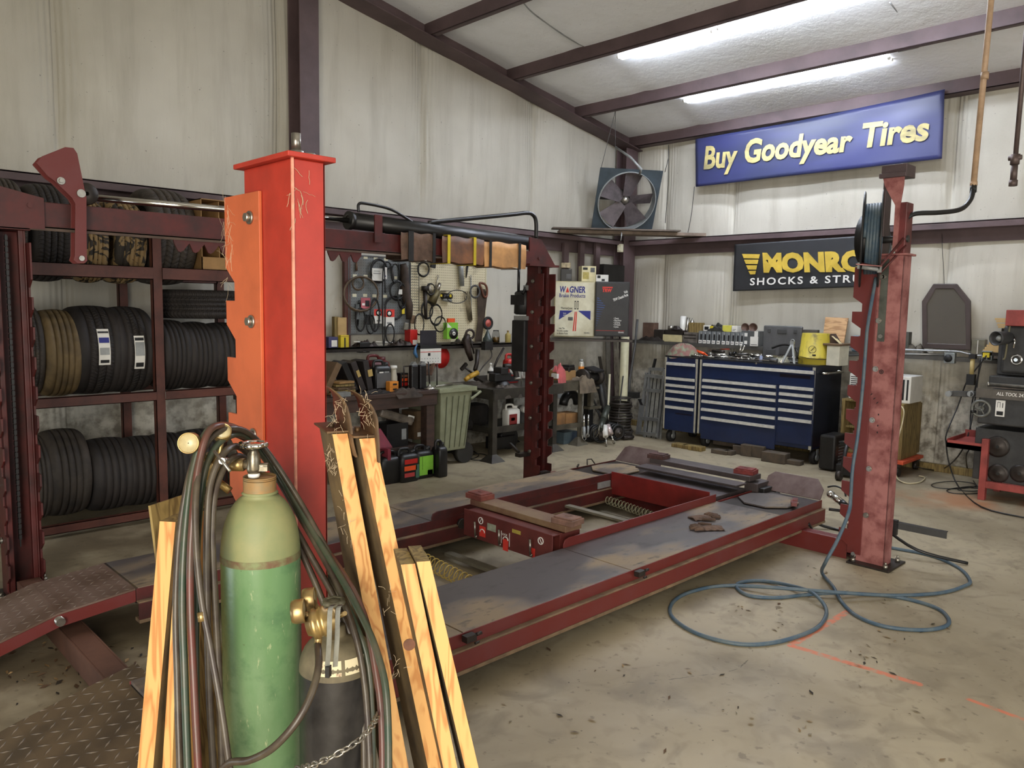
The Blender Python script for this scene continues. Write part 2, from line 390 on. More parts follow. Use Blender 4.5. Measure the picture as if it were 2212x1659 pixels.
mb = MB()
YS = sampled(-4.65, 6.25, SB); NY = len(YS)-1
def bwall(i, j):
    y = YS[int(round(i*NY))]; z = 3.7*j; k = min(1, abs(z-2.3)/.4)*min(1, z/.2)
    return (XW+.02-seamdepth(y, SB, .05)*k-.006*math.sin(z*3.3+y*7)*k-pleat(y, z, SB)*k, y, z)
mb.grid(bwall, NY, 36); mb.bx(XW+.03, XW+.15, -4.6, 6.3, -.1, 3.8)
struct('wall_back', mb, vinyl)
mb = MB()
def ceil(i, j):
    x = -1.7+9.8*i; y = 6.25-10.9*j; q = min(abs(y-s) for s in (5.1, 3.2, 1.3, -.6, -2.5)); pu = (x-8) % 1.5
    return (x, y, zroof(x)-.02*(1-math.exp(-q/.05))+.004*math.sin(x*5+y*3))
mb.grid(ceil, 90, 120); mb.add([(-1.7, -4.7, zroof(-1.7)+.06), (8.1, -4.7, zroof(8.1)+.06), (8.1, 6.3, zroof(8.1)+.06), (-1.7, 6.3, zroof(-1.7)+.06)], [(0, 1, 2, 3)])
struct('ceiling', mb, vinylc)
# the two walls behind the camera, each with an open roll-up door
mb = MB(); mb.bx(-1.75, -1.6, -4.6, -3.3, 0, 5.5); mb.bx(-1.75, -1.6, .4, 2.1, 0, 5.5); mb.bx(-1.75, -1.6, 4.3, 6.3, 0, 5.5); mb.bx(-1.75, -1.6, 2.1, 4.3, .62, 5.5); mb.bx(-1.75, -1.6, -3.3, .4, 3.0, 5.5); struct('wall_front', mb, vinyl)
mb = MB(); mb.bx(-1.75, .5, -4.6, -4.45, 0, 5.5); mb.bx(5.5, 8.1, -4.6, -4.45, 0, 4.1); mb.bx(.5, 5.5, -4.6, -4.45, 3.0, 5.0); struct('wall_right', mb, vinyl)
# steel: girts, end rafter, columns, purlins, eave strut
n = 0
def trim(mb, m=primer, bevel=.004):
    global n; n += 1
    return struct('trim_%d' % n, mb, m, bevel)
g = MB()
g.bx(-1.55, 7.95, YW-.17, YW-.02, 2.315, 2.33); g.bx(-1.55, 7.95, YW-.17, YW-.158, 2.27, 2.33); g.bx(-1.55, 7.95, YW-.04, YW-.03, 2.14, 2.33)
trim(g)
g = MB(); g.bx(XW-.17, XW-.02, -4.4, 6.0, 2.315, 2.33); g.bx(XW-.17, XW-.158, -4.4, 6.0, 2.265, 2.33); g.bx(XW-.04, XW-.03, -4.4, 6.0, 2.15, 2.33)
trim(g)
# end rafter along the left wall (an I beam on the slope)
sl = V((-1, 0, .1686)).normalized(); nrm = V((.1686, 0, 1)).normalized()
g = MB(); a = V((7.98, 0, 3.43)); L_ = 9.6
def slope(y0, y1, h0, h1):
    p0 = a+V((0, (y0+y1)/2, 0))+nrm*(h0+h1)/2; g.bar(p0, p0+sl*L_, V((0, (y1-y0)/2, 0)), nrm*(h1-h0)/2)
slope(5.94, 6.17, 0, .014); slope(6.05, 6.06, .014, .15)
trim(g)
# eave strut
g = MB(); g.bx(XW-.16, XW-.02, -4.4, 6.1, 3.47, 3.485); g.bx(XW-.16, XW-.15, -4.4, 6.1, 3.47, 3.60)
trim(g)
# purlins
for xp in (6.82, 5.74, 4.66, 3.58, 2.5, 1.42, .34, -.74):
    z = zroof(xp); g = MB(); g.bx(xp-.006, xp+.006, -4.4, 6.1, z-.14, z-.01); g.bx(xp-.006, xp+.06, -4.4, 6.1, z-.14, z-.13)
    trim(g)
# columns: corner and mid-wall
def column(x0, x1, y0, y1, h, alongx=True):
    g = MB()
    if alongx:
        g.bx(x0, x1, y0, y0+.012, 0, h); g.bx(x0, x1, y1-.012, y1, 0, h); g.bx((x0+x1)/2-.005, (x0+x1)/2+.005, y0+.012, y1-.012, 0, h)
    else:
        g.bx(x0, x0+.012, y0, y1, 0, h); g.bx(x1-.012, x1, y0, y1, 0, h); g.bx(x0+.012, x1-.012, (y0+y1)/2-.005, (y0+y1)/2+.005, 0, h)
    trim(g)
column(3.30, 3.48, 5.96, 6.16, zroof(3.48)-.17)
column(7.74, 7.97, 6.0, 6.16, 3.45)
# timber bottom plate along the back wall
struct('baseboard_back', MB().bx(XW-.07, XW-.02, -4.4, 6.1, 0, .07), oldwood, .004)
# ================================================================ four-post lift
def deckmat():
    m = bpy.data.materials.new('dusty_deck_steel'); m.use_nodes = True; N = m.node_tree.nodes; L = m.node_tree.links; p = N['Principled BSDF']
    geo = N.new('ShaderNodeNewGeometry')
    def mix(nsc, st, a, b, A, B):
        mp = N.new('ShaderNodeMapping'); mp.inputs['Scale'].default_value = st; n = N.new('ShaderNodeTexNoise'); n.inputs['Scale'].default_value = nsc; n.inputs['Detail'].default_value = 8
        L.new(geo.outputs['Position'], mp.inputs[0]); L.new(mp.outputs[0], n.inputs[0])
        r = N.new('ShaderNodeMapRange'); r.inputs[1].default_value = a; r.inputs[2].default_value = b; L.new(n.outputs[0], r.inputs[0])
        x = N.new('ShaderNodeMix'); x.data_type = 'RGBA'; L.new(r.outputs[0], x.inputs[0])
        for i, c in ((6, A), (7, B)):
            if isinstance(c, tuple): x.inputs[i].default_value = lin(c)
            else: L.new(c, x.inputs[i])
        return x.outputs[2], r.outputs[0]
    c, f = mix(1.6, (1, 2.2, 1), .48, .64, (84, 78, 77), (140, 121, 94))
    c, g = mix(14, (1, 2, 1), .55, .75, c, (66, 60, 58))
    L.new(c, p.inputs['Base Color']); rr = N.new('ShaderNodeMapRange'); rr.inputs[3].default_value = .38; rr.inputs[4].default_value = .7; L.new(f, rr.inputs[0]); L.new(rr.outputs[0], p.inputs['Roughness'])
    return m
deck = deckmat()
def diamond(name, c1, c2, s=24):
    m = bpy.data.materials.new(name); m.use_nodes = True; N = m.node_tree.nodes; L = m.node_tree.links; p = N['Principled BSDF']; p.inputs['Roughness'].default_value = .45
    tc = N.new('ShaderNodeTexCoord'); sp = N.new('ShaderNodeSeparateXYZ'); L.new(tc.outputs['Object'], sp.inputs[0])
    def M(op, a, b=None, c=None):
        q = N.new('ShaderNodeMath'); q.operation = op
        for i, k in enumerate((a, b, c)):
            if k is None: continue
            if isinstance(k, (int, float)): q.inputs[i].default_value = k
            else: L.new(k, q.inputs[i])
        return q.outputs[0]
    u = M('MULTIPLY', sp.outputs[0], s); v = M('MULTIPLY', sp.outputs[1], s)
    par = M('MODULO', M('ABSOLUTE', M('ADD', M('FLOOR', u), M('FLOOR', v))), 2)
    fu = M('SUBTRACT', M('FRACT', u), .5); fv = M('SUBTRACT', M('FRACT', v), .5)
    a = M('ADD', fu, fv); b = M('SUBTRACT', fu, fv); npar = M('SUBTRACT', 1, par)
    al = M('ABSOLUTE', M('ADD', M('MULTIPLY', a, par), M('MULTIPLY', b, npar)))      # along the lug
    ac = M('ABSOLUTE', M('ADD', M('MULTIPLY', b, par), M('MULTIPLY', a, npar)))      # across it
    h = M('MAXIMUM', M('SUBTRACT', 1, M('ADD', M('MULTIPLY', al, 1.35), M('MULTIPLY', ac, 6.))), 0)
    h = M('MINIMUM', M('MULTIPLY', h, 2.2), 1)
    bp = N.new('ShaderNodeBump'); bp.inputs['Strength'].default_value = 1; bp.inputs['Distance'].default_value = .004; L.new(h, bp.inputs['Height']); L.new(bp.outputs[0], p.inputs['Normal'])
    n = N.new('ShaderNodeTexNoise'); n.inputs['Scale'].default_value = 5; n.inputs['Detail'].default_value = 6; L.new(tc.outputs['Object'], n.inputs[0])
    r = N.new('ShaderNodeMapRange'); r.inputs[1].default_value = .42; r.inputs[2].default_value = .62; L.new(n.outputs[0], r.inputs[0])
    x = N.new('ShaderNodeMix'); x.data_type = 'RGBA'; x.inputs[6].default_value = lin(c1); x.inputs[7].default_value = lin(c2); L.new(r.outputs[0], x.inputs[0])
    y = N.new('ShaderNodeMix'); y.data_type = 'RGBA'; L.new(x.outputs[2], y.inputs[6]); y.inputs[7].default_value = lin((168, 152, 134)); L.new(M('MULTIPLY', h, .5), y.inputs[0])
    L.new(y.outputs[2], p.inputs['Base Color']); return m
dplate = diamond('diamond_plate', (112, 92, 82), (92, 72, 60)); 
dplate2 = diamond('oily_diamond_plate', (94, 78, 58), (70, 58, 44))
lift = thing('car_lift', 'red four post car lift with two long runways standing over the concrete floor', 'car lift', (2.8, 3.03, 0))
PH = 1.82
def teeth(z0, z1, a, b, pitch=.145, flat=.05):
    """rack outline: (depth, height) list between body edge a and tooth tip b"""
    pts = []; z = z0
    while z+pitch < z1:
        pts += [(a, z), (a, z+pitch*.32), (b, z+pitch*.58), (b, z+pitch)]; z += pitch
    return pts+[(b, z1-.1), (b, z1)]
def post(x0, x1, yo, yb, ya_, yt, paint, plate, label, near):
    """yo = outer web, yb = end of the flanges, yt = tips of the lock teeth"""
    s = 1 if yb > yo else -1; m = MB()
    def by(a, b, xa, xb, z0, z1, k=0):
        m.bx(xa, xb, min(a, b), max(a, b), z0, z1, k)
    by(yo, yo+s*.008, x0, x1, .012, PH); by(yo, yb, x0, x0+.008, .012, PH); by(yo, yb, x1-.008, x1, .012, PH)
    by(yb, yb-s*.03, x0+.008, x0+.03, .012, PH); by(yb, yb-s*.03, x1-.03, x1-.008, .012, PH)
    P = part('post', m, paint, lift, label, .003)
    t = MB(); t.bx(x0-.018, x1+.018, min(yo-s*.018, yb+s*.02), max(yo-s*.018, yb+s*.02), PH, PH+.012); part('top_plate', t, paint, P, None, .002)
    t = MB(); t.bx(x0-.06, x1+.1, min(yo-s*.05, yb+s*.03), max(yo-s*.05, yb+s*.03), 0, .012); part('base_plate', t, dksteel, P, None, .002)
    for bx_, by_ in ((x0-.03, yo-s*.02), (x1+.05, yo-s*.02), (x0-.035, yb)):
        t = MB(); t.cyl((bx_, by_, .012), (bx_, by_, .035), .014, 6); t.cyl((bx_, by_, .035), (bx_, by_, .05), .007, 8); part('anchor_bolt', t, steel, P)
    for xx, dx in ((x0, -.009), (x1, .001)):
        t = MB(); mid = yb-s*.03 if not near else yb-s*.095
        poly = [(min(1, 1)*0, 0)]
        pts = [(mid, .05)]+[(y, z) for y, z in teeth(.05, PH-.06, ya_, yt)]+[(mid, PH-.06)]
        t.prism([(y, z) for y, z in pts], (xx+dx, 0, 0), (0, 1, 0), (0, 0, 1), .008)
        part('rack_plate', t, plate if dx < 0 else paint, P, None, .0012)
    for z in (.30, .58, .87, 1.17, 1.45, 1.7):
        t = MB(); t.cyl((x0-.008, yb-s*.05, z), (x0-.014, yb-s*.05, z), .016, 14); t.cyl((x0-.012, yb-s*.05, z), (x0-.024, yb-s*.05, z), .011, 6); part('bolt', t, steel, P)
    return P
PA = post(.80, .94, 4.50, 4.36, 4.345, 4.295, redd, redd, 'dark red post at the left edge, under the beam', False)
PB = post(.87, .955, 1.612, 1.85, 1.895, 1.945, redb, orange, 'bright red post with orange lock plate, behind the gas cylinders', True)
PC = post(4.52, 4.65, 4.49, 4.36, 4.345, 4.295, redd, redd, 'dark red post carrying the black power unit', False)
PD = post(4.64, 4.75, 1.615, 1.78, 1.83, 1.885, redp, red, 'dusty pink-red post with the hose reel on top', False)
# cobwebbed nut and stud on the near post
t = MB(); t.cyl((.93, 1.70, PH+.012), (.93, 1.70, PH+.035), .017, 6); t.cyl((.93, 1.70, PH+.035), (.93, 1.70, PH+.075), .011, 12); part('lifting_stud', t, steel, PB, 'grey stud with a nut on the post top')
t = MB(); t.cyl((.945, 1.665, PH+.012), (.945, 1.665, PH+.026), .013, 6); part('nut', t, steel, PB)
t = MB(); t.bx(.8685, .8735, 1.608, 1.6135, .1, PH); part('corner_edge', t, mat('rubbed_edge', (226, 150, 126), .4, 0, .3, 20), PB, 'worn pale paint along the corner')
web = mat('cobweb', (176, 158, 130), .9, 0, 0)
rnd = random.Random(4)
def webs(c, n, ln, xd, yd, par, r=.0004):
    m = MB()
    for i in range(n):
        a = rnd.choice((PI/2, -PI/2))+rnd.gauss(0, .5); p = V(c)+V(xd)*rnd.gauss(0, .25)*ln+V(yd)*rnd.gauss(0, .9)*ln; pts = [p]
        for k in range(4):
            a += rnd.uniform(-.5, .5); p = p+(V(xd)*math.cos(a)+V(yd)*math.sin(a))*ln*.2; pts.append(p)
        m.tube(pts, r*rnd.uniform(.6, 1.4), 4)
    part('cobweb', m, web, par)
webs((.861, 1.93, 1.70), 14, .05, (0, 1, 0), UP, PB); webs((.861, 1.925, 1.62), 16, .06, (0, 1, 0), UP, PB); webs((.89, 1.61, 1.745), 14, .04, (1, 0, 0), UP, PB); webs((.873, 1.611, 1.70), 16, .05, (0, .1, 0), UP, PB)
# floor cross members between the post pairs
def channel(x0, x1, y0, y1, z1, name, label, m=red):
    g = MB(); g.bx(x0, x0+.008, y0, y1, 0, z1); g.bx(x1-.008, x1, y0, y1, 0, z1); g.bx(x0+.008, x1-.008, y0, y1, z1-.008, z1-.0); return part(name, g, m, lift, label, .002)
channel(.83, .93, 1.87, 4.34, .10, 'cross_member', 'brown dusty cross member near the ramps', mat('dusty_red_steel', (104, 72, 58), .6, 0, .4, 5, .05, col2=(78, 54, 44)))
channel(4.655, 4.74, 1.84, 4.34, .115, 'cross_member', 'red cross member running from the dusty post')
# runways
def runway(y0, y1, inner, xs, label):
    """y0<y1, inner = +1 when the inner side is y1"""
    z = .25; x0, x1 = xs[0], 5.0
    yi = y1 if inner > 0 else y0; yo = y0 if inner > 0 else y1
    m = MB(); m.bx(x0, x1, y0+.004, y1-.004, z-.07, z-.012)
    rw = part('runway', m, dksteel, lift, label)
    js = [x0, 1.105, 1.86, 2.92, 4.42] if inner > 0 else [x0+0, 1.105, 2.72, 4.42]
    if js[0] >= js[1]: js = js[1:]
    for a, b in zip(js[:-1], js[1:]):
        t = MB(); t.bx(a+.003, b-.003, y0, y1, z-.012, z); part('deck_plate', t, deck, rw, None, .002)
    t = MB(); t.bx(4.423, x1, y0, y1, z-.03, z-.022); part('turntable_pocket', t, deck, rw, 'recessed steel pocket at the far end')
    for yy in (y0, y1):   # side channels with their two lips
        s = -1 if yy == y0 else 1; t = MB()
        t.bx(x0, x1, min(yy, yy+s*.004), max(yy, yy+s*.004), z-.055, z-.002)
        t.bx(x0, x1, min(yy, yy+s*.03), max(yy, yy+s*.03), z-.062, z-.055, 1)
        t.bx(x0, x1, min(yy+s*.022, yy+s*.03), max(yy+s*.022, yy+s*.03), z-.135, z-.062)
        t.bx(x0, x1, min(yy-s*.02, yy+s*.034), max(yy-s*.02, yy+s*.034), z-.15, z-.135, 1)
        part('side_rail', t, [red if inner > 0 else redd, mat('dust_brown', (120, 98, 74), .7, 0, .3, 9)], rw, None, .0015)
    xa = 2.92 if inner > 0 else 2.72
    t = MB(); s = 1 if inner > 0 else -1
    t.prism([(0, 0), (4.40-xa, 0), (4.40-xa, .05), (.04, .05), (.01, .04), (0, .02)], (xa, yi+s*.002, z), (1, 0, 0), (0, 0, 1), .008); part('guard_rail', t, red if inner > 0 else redd, rw, None, .002)
    return rw
RN = runway(2.16, 2.60, 1, [.80], 'near runway with worn dusty deck plates')
RF = runway(3.45, 3.89, -1, [1.10], 'far runway behind the rolling jacks')
def plateon(poly, z, th, m, parent, name, label=None):
    t = MB(); t.prism(poly, (0, 0, z), (1, 0, 0), (0, 1, 0), th); return part(name, t, m, parent, label, .0015)
for yc, rw in ((2.39, RN), (3.67, RF)):
    o = .19; plateon([(4.71+.16*math.cos(a)*1.25, yc+o*math.sin(a)) for a in [PI/8+k*PI/4 for k in range(8)]], .243, .01, deck, rw, 'turn_plate', 'loose eight-sided turn plate')
t = MB(); t.box((4.68, 2.20, .272), (.09, .035, .022), .5); t.box((4.72, 2.21, .285), (.06, .03, .014), .4); part('lock_pin', t, red, RN)
t = MB(); t.box((4.50, 3.87, .268), (.09, .012, .012), .6); t.tube([(4.60, 3.86, .262), (4.62, 3.88, .30), (4.66, 3.87, .30), (4.68, 3.85, .262)], .005, 6); part('lock_pin', t, dksteel, RF)
# wheel stops at the far end
for (y0, y1), rw in (((2.17, 2.58), RN), ((3.46, 3.90), RF)):
    p0 = V((5.0, y0, .245)); t = MB(); up = V((.10, 0, .135)).normalized()
    w_ = y1-y0; t.prism([(0, 0), (w_, 0), (w_, .11), (w_-.04, .15), (.06, .15), (0, .08)] if rw is RN else [(0, 0), (w_, 0), (w_-.04, .13), (w_-.08, .15), (.08, .15), (0, .05)], p0, (0, 1, 0), up, .008)
    part('wheel_stop', t, mat('worn_plate', (120, 104, 102), .42, .3, .4, 7, .03, col2=(88, 70, 66)), rw, None, .002)
# latch brackets on the outer rail
for x in (1.87, 2.95):
    t = MB(); t.box((x, 2.13, .235), (.05, .03, .025)); t.cyl((x+.025, 2.118, .245), (x+.05, 2.118, .245), .007, 8); t.cyl((x+.02, 2.12, .21), (x+.04, 2.12, .21), .005, 8); part('latch_bracket', t, dksteel, RN)
t = MB(); t.bx(4.22, 4.36, 3.435, 3.442, .205, .25); part('data_plate', t, greyl, RF, 'scuffed grey data plate')
# diamond plate ramps at the entry end
def ramp(y0, y1, pts, m, label, rim=red):
    t = MB(); n = len(pts)
    for (xa, za), (xb, zb) in zip(pts[:-1], pts[1:]):
        t.add([(xa, y0, za), (xb, y0, zb), (xb, y1, zb), (xa, y1, za), (xa, y0, za-.008), (xb, y0, zb-.008), (xb, y1, zb-.008), (xa, y1, za-.008)], [(0, 1, 2, 3), (4, 7, 6, 5), (0, 4, 5, 1), (1, 5, 6, 2), (2, 6, 7, 3), (3, 7, 4, 0)])
    r = part('ramp', t, m, lift, label)
    for yy in (y0, y1-.012):
        t = MB()
        for (xa, za), (xb, zb) in zip(pts[:-1], pts[1:]):
            t.prism([(xa, max(za-.06, 0)), (xb, max(zb-.06, 0)), (xb, zb-.009), (xa, za-.009)], (0, yy+.012, 0), (1, 0, 0), (0, 0, 1), .012)
        part('ramp_rim', t, rim, r)
    return r
rf = ramp(3.45, 3.89, [(1.098, .25), (.80, .22), (.35, .09), (.05, .012)], dplate, 'pinkish diamond plate ramp at the far runway end')
t = MB(); t.cyl((.80, 3.42, .19), (.80, 3.90, .19), .018, 12); part('hinge_pin', t, steel, rf)
rn = ramp(2.16, 2.72, [(.86, .25), (.50, .17), (.12, .05), (-.1, .012)], dplate2, 'oily brown diamond plate ramp in the near left foreground')
# overhead tie beam
yb0, yb1 = 4.36, 4.48
t = MB(); t.bx(.45, 4.30, yb0, yb1, 1.835, 1.965)
t.bx(.45, 4.30, yb0-.02, yb0, 1.835, 1.847)
BM = part('overhead_beam', t, redd, lift, 'dark red beam joining the two far posts', .003)
t = MB(); t.prism([(-.2, 0), (.42, 0), (.42, .15), (.18, .20), (.1, .215), (-.2, .215)], (.60, yb0-.012, 1.83), (1, 0, 0), (0, 0, 1), .012)
t.cyl((.80, yb0-.024, 1.965), (.80, yb0-.03, 1.965), .014, 12); t.cyl((.96, yb0-.024, 1.94), (.96, yb0-.03, 1.94), .013, 12); part('end_bracket', t, redd, BM)
t = MB(); t.prism([(0, 0), (.53, 0), (.35, .21), (.22, .22), (.22, .11), (0, .11)], (4.17, yb0-.012, 1.82), (1, 0, 0), (0, 0, 1), .012); t.cyl((4.50, yb0-.024, 1.88), (4.50, yb0-.03, 1.88), .012, 12)
t.bx(4.36, 4.70, 4.30, 4.5, 1.815, 1.832); part('end_bracket', t, redd, BM)
t = MB(); t.bx(.7, 4.30, yb0-.02, yb0-.002, 1.825, 1.845); part('lower_flange', t, mat('greasy_flange', (84, 66, 54), .6, 0, .3, 7), BM)
def comb(xa, xb, n, nm='lock_comb'):
    pts = [(0, 0), (xb-xa, 0)]; st = (xb-xa)/n
    for i in range(n, 0, -1):
        x = i*st; pts += [(x-.02*st, -.005-.02), (x-.35*st, -.06), (x-.55*st, -.07), (x-.7*st, -.065), (x-.95*st, -.02)]
    t = MB(); t.prism(pts, (xa, yb0-.004, 1.83), (1, 0, 0), (0, 0, 1), .012); part(nm, t, redd, BM)
comb(at(372, 525, y=yb0).x, at(500, 525, y=yb0).x, 4); comb(at(705, 550, y=yb0).x, at(778, 550, y=yb0).x, 3)
t = MB(); t.cyl((at(192, 428, y=4.42).x, 4.42, 2.015), (2.80, 4.42, 2.035), .018, 16); part('piston_rod', t, chrome, BM, 'bright chrome piston rod')
t = MB(); t.cyl((2.80, 4.42, 2.035), (4.47, 4.42, 2.00), .055, 24); t.cyl((2.78, 4.42, 2.036), (2.81, 4.42, 2.034), .06, 24); t.torus((2.79, 4.42, 2.036), .03, .012, (1, 0, 0)); part('hydraulic_cylinder', t, blackp, BM, 'long black hydraulic cylinder')
t = MB(); q = [(2.84, 4.38, 2.09), (2.84, 4.38, 2.14), (2.90, 4.38, 2.15), (3.1, 4.38, 2.13), (3.3, 4.40, 2.06)]
t.tube(q, .010, 8, sub=5); t.tube([at(928, 483, y=4.40), at(945, 479, y=4.40), at(1100, 464, y=4.40), at(1138, 460, y=4.40), at(1152, 465, y=4.40), at(1158, 480, y=4.40), at(1158, 515, y=4.40)], .016, 8, sub=5)
t.tube([at(928, 483, y=4.42), at(1000, 494, y=4.44), at(1110, 508, y=4.44), at(1120, 516, y=4.43)], .012, 8, sub=4); part('hydraulic_hose', t, blackp, BM)
t = MB(); xa = at(818, 500, y=4.34).x; t.bx(xa-.03, xa+.03, 4.34, 4.35, 1.90, 2.08); part('cylinder_strap', t, redd, BM)
# pulley arms near the left post
def armo(dy, x_):
    A = lambda u, v: at(u, v, y=4.28)
    base = [(78, 352), (90, 338), (140, 318), (158, 320), (166, 332), (180, 400), (186, 428), (186, 480), (187, 555), (188, 563), (182, 569), (166, 569), (158, 562), (161, 552), (162, 440), (155, 428), (118, 392), (104, 382)]
    P_ = [A(u, v) for u, v in base]; c = P_[0]
    t = MB(); t.prism([(p.x-c.x+x_, p.z-c.z) for p in P_], (c.x, 4.28+dy, c.z), (1, 0, 0), (0, 0, 1), .008); return t
part('pulley_arm', armo(0, 0), red, BM, 'red pulley arm hanging over the beam', .001); part('pulley_arm', armo(.075, 0), red, BM, None, .001)
a = at(180, 418, y=4.3); t = MB(); t.lathe([(.01, 0), (.05, 0), (.055, .01), (.045, .02), (.045, .04), (.055, .05), (.05, .06), (.01, .06)], (a.x+.015, 4.29, a.z), (0, 1, 0), 28); part('pulley_wheel', t, dksteel, BM)
a = at(131, 391, y=4.27); t = MB(); t.cyl((a.x, 4.272, a.z), (a.x, 4.26, a.z), .018, 14); t.cyl((a.x, 4.262, a.z), (a.x, 4.25, a.z), .011, 6)
b = at(175, 418, y=4.27); t.cyl((b.x, 4.272, b.z), (b.x, 4.262, b.z), .02, 14); b = at(176, 558, y=4.27); t.cyl((b.x, 4.272, b.z), (b.x, 4.262, b.z), .013, 14); part('pivot_bolt', t, steel, BM)
# lift chain inside the far post and small stops
for P_, x, y in ((PC, 4.585, 4.40), (PA, .87, 4.42)):
    t = MB(); z = .3
    while z < 1.8: t.box((x, y, z), (.012, .02, .022)); z += .028
    t.bx(x-.003, x+.003, y-.004, y+.004, .25, 1.8); part('lift_chain', t, black, P_)
t = MB(); t.bx(4.53, 4.64, 4.29, 4.35, .12, .135); part('lock_release', MB().bx(4.40, 4.52, 4.41, 4.47, .26, .29), dksteel, PC); part('lock_release_pin', MB().box((4.44, 4.52, .32), (.02, .12, .02), 0, .5), dksteel, PC); part('chain_anchor', t, dksteel, PC)
# power unit on the far post
U = lambda u, v, y=4.55: at(u, v, y=y)
pu = MB(); a = U(1133, 630); b = U(1133, 680); pu.lathe([(.01, 0), (.05, 0), (.075, -.02), (.078, -.19), (.06, -.2), (.01, -.2)], (a.x, 4.56, a.z+.01), UP, 24)
pu.bx(a.x-.13, a.x-.05, 4.50, 4.58, a.z-.11, a.z-.03)
PU = part('power_unit', pu, black, PC, 'black electric pump motor')
t = MB(); t.bx(a.x-.075, a.x+.085, 4.47, 4.62, a.z-.66, a.z-.235); part('oil_tank', t, black, PU, None, .01) if False else part('oil_tank', t, black, PC, 'tall black oil tank', .01)
t = MB(); t.bx(a.x-.07, a.x+.075, 4.46, 4.60, a.z-.235, a.z-.2); part('pump_block', t, greyl, PC)
t = MB(); t.cyl((a.x, 4.455, a.z-.235), (a.x-.01, 4.455, a.z-.6), .006, 8); part('sight_tube', t, whitep, PC)
t = MB(); t.bx(a.x-.045, a.x+.04, 4.47, 4.52, a.z+.01, a.z+.05); part('junction_box', t, greyl, PC)
t = MB(); t.tube([(a.x-.07, 4.5, a.z-.02), (a.x+.02, 4.5, a.z+.12), (a.x+.10, 4.49, a.z+.25)], .012, 8); t.tube([(a.x-.06, 4.56, a.z-.02), (a.x-.06, 4.56, 1.82)], .012, 8); part('hydraulic_hose', t, blackp, PC)
t = MB(); t.bx(a.x+.02, a.x+.07, 4.475, 4.50, a.z-.17, a.z-.06); part('capacitor_cover', t, blackp, PC)
# side slot plate with bolts, end angle and arm on the dusty post
t = MB(); t.bx(4.634, 4.6385, 1.695, 1.735, 1.33, 1.80); part('slot_plate', t, mat('grey_galvanised', (96, 98, 90), .45, .5, .3, 9), PD)
for z in (1.36, 1.70): 
    t = MB(); t.cyl((4.634, 1.715, z), (4.626, 1.715, z), .012, 12); part('bolt', t, steel, PD)
t = MB(); t.bx(4.76, 4.79, 1.60, 1.66, .18, .27); t.bar((4.79, 1.62, .235), (4.87, 1.36, .215), V((.004, 0, 0)), V((0, 0, .02))); t.bar((4.79, 1.62, .255), (4.87, 1.36, .235), V((.02, 0, 0)), V((0, 0, .002))); part('lock_bar', t, black, PD, 'black angle iron bar sticking out sideways')
tx = MB()
for k in range(3): tx.box((4.6335, 1.745-.018*k, 1.02+.012*k-.035*k), (.001, .014, .004), 0, -.8)
for y, z in ((1.70, .84), (1.70, .80), (1.70, .905)): tx.box((4.6385, y, z), (.001, .006, .01))
tx.torus((4.638, 1.70, 1.155), .011, .002, (1, 0, 0)); tx.torus((4.638, 1.70, 1.155), .004, .002, (1, 0, 0)); part('paint_scuff', tx, inkk, PD)
# ---- rolling jacks that ride between the runways
def pad(x, y, z, m, parent, rz):
    t = MB(); t.box((x, y, z+.015), (.11, .14, .03), rz); t.box((x, y, z+.034), (.09, .12, .008), rz); t.box((x+.01, y, z+.039), (.03, .03, .004), rz); return part('lift_pad', t, m, parent, None, .003)
jk = thing('rolling_jack', 'dark red rolling bridge jack with three levers and warning decals between the runways', 'jack', (3.0, 3.03, .1))
t = MB(); t.bx(2.86, 2.868, 2.62, 3.32, .17, .325); t.bx(2.868, 2.95, 2.63, 3.31, .31, .318); t.bx(2.94, 3.10, 2.64, 3.30, .18, .31); part('jack_body', t, mat('maroon_enamel', (98, 44, 40), .45, 0, .2, 6), jk, None, .003)
t = MB(); t.bx(2.96, 3.09, 2.62, 3.38, .318, .352); part('slide_beam', t, mat('dusty_maroon', (128, 104, 76), .65, 0, .4, 5, .05, col2=(100, 62, 50)), jk, 'dust covered telescoping beam', .003)
pad(3.02, 2.66, .352, mat('dusty_rubber', (128, 96, 82), .8, 0, .3, 14, .2), jk, .1); pad(3.02, 3.36, .352, mat('dusty_rubber'if 0 else 'pad_red', (124, 66, 56), .8, 0, .3, 14, .2), jk, 0)
for y, c in ((3.20, red), (3.0, red), (2.76, red)):
    t = MB(); t.cyl((2.845, y, .19), (2.84, y+.002, .275), .0065, 10); t.ball((2.85, y, .188), .01); part('lever', t, steel, jk)
t = MB()
for y, z in ((3.17, .285), (2.70, .278)):
    t.torus((2.857, y, z), .018, .0028, (1, 0, 0), 20, 5); t.box((2.857, y, z), (.002, .004, .034), 0, .6 if y > 3 else -.6)
for y in (3.155, 2.965): 
    q = [(2.857, y+.02*math.cos(PI*k/6), .22+.018*math.sin(PI*k/6)) for k in range(7)]; t.tube(q, .0032, 5)
for y in (3.0, 2.935): t.bx(2.8565, 2.859, y-.001, y+.001, .19, .265)
part('warning_decal', t, inkw, jk)
t = MB(); t.bx(2.8572, 2.859, 3.13, 3.18, .195, .255); t.bx(2.8572, 2.859, 2.945, 2.985, .16, .225); t.bx(2.8572, 2.859, 2.74, 2.77, .175, .225); part('lever_decal', t, inkr, jk)
t = MB(); t.bx(2.8572, 2.859, 3.045, 3.115, .245, .285); part('data_plate', t, mat('pale_label', (156, 160, 140), .5, 0, .2, 30), jk)
t = MB(); t.bx(2.8572, 2.859, 2.85, 2.915, .275, .295); part('caution_sticker', t, mat('yellow_label', (176, 158, 70), .5, 0, .2, 30), jk)
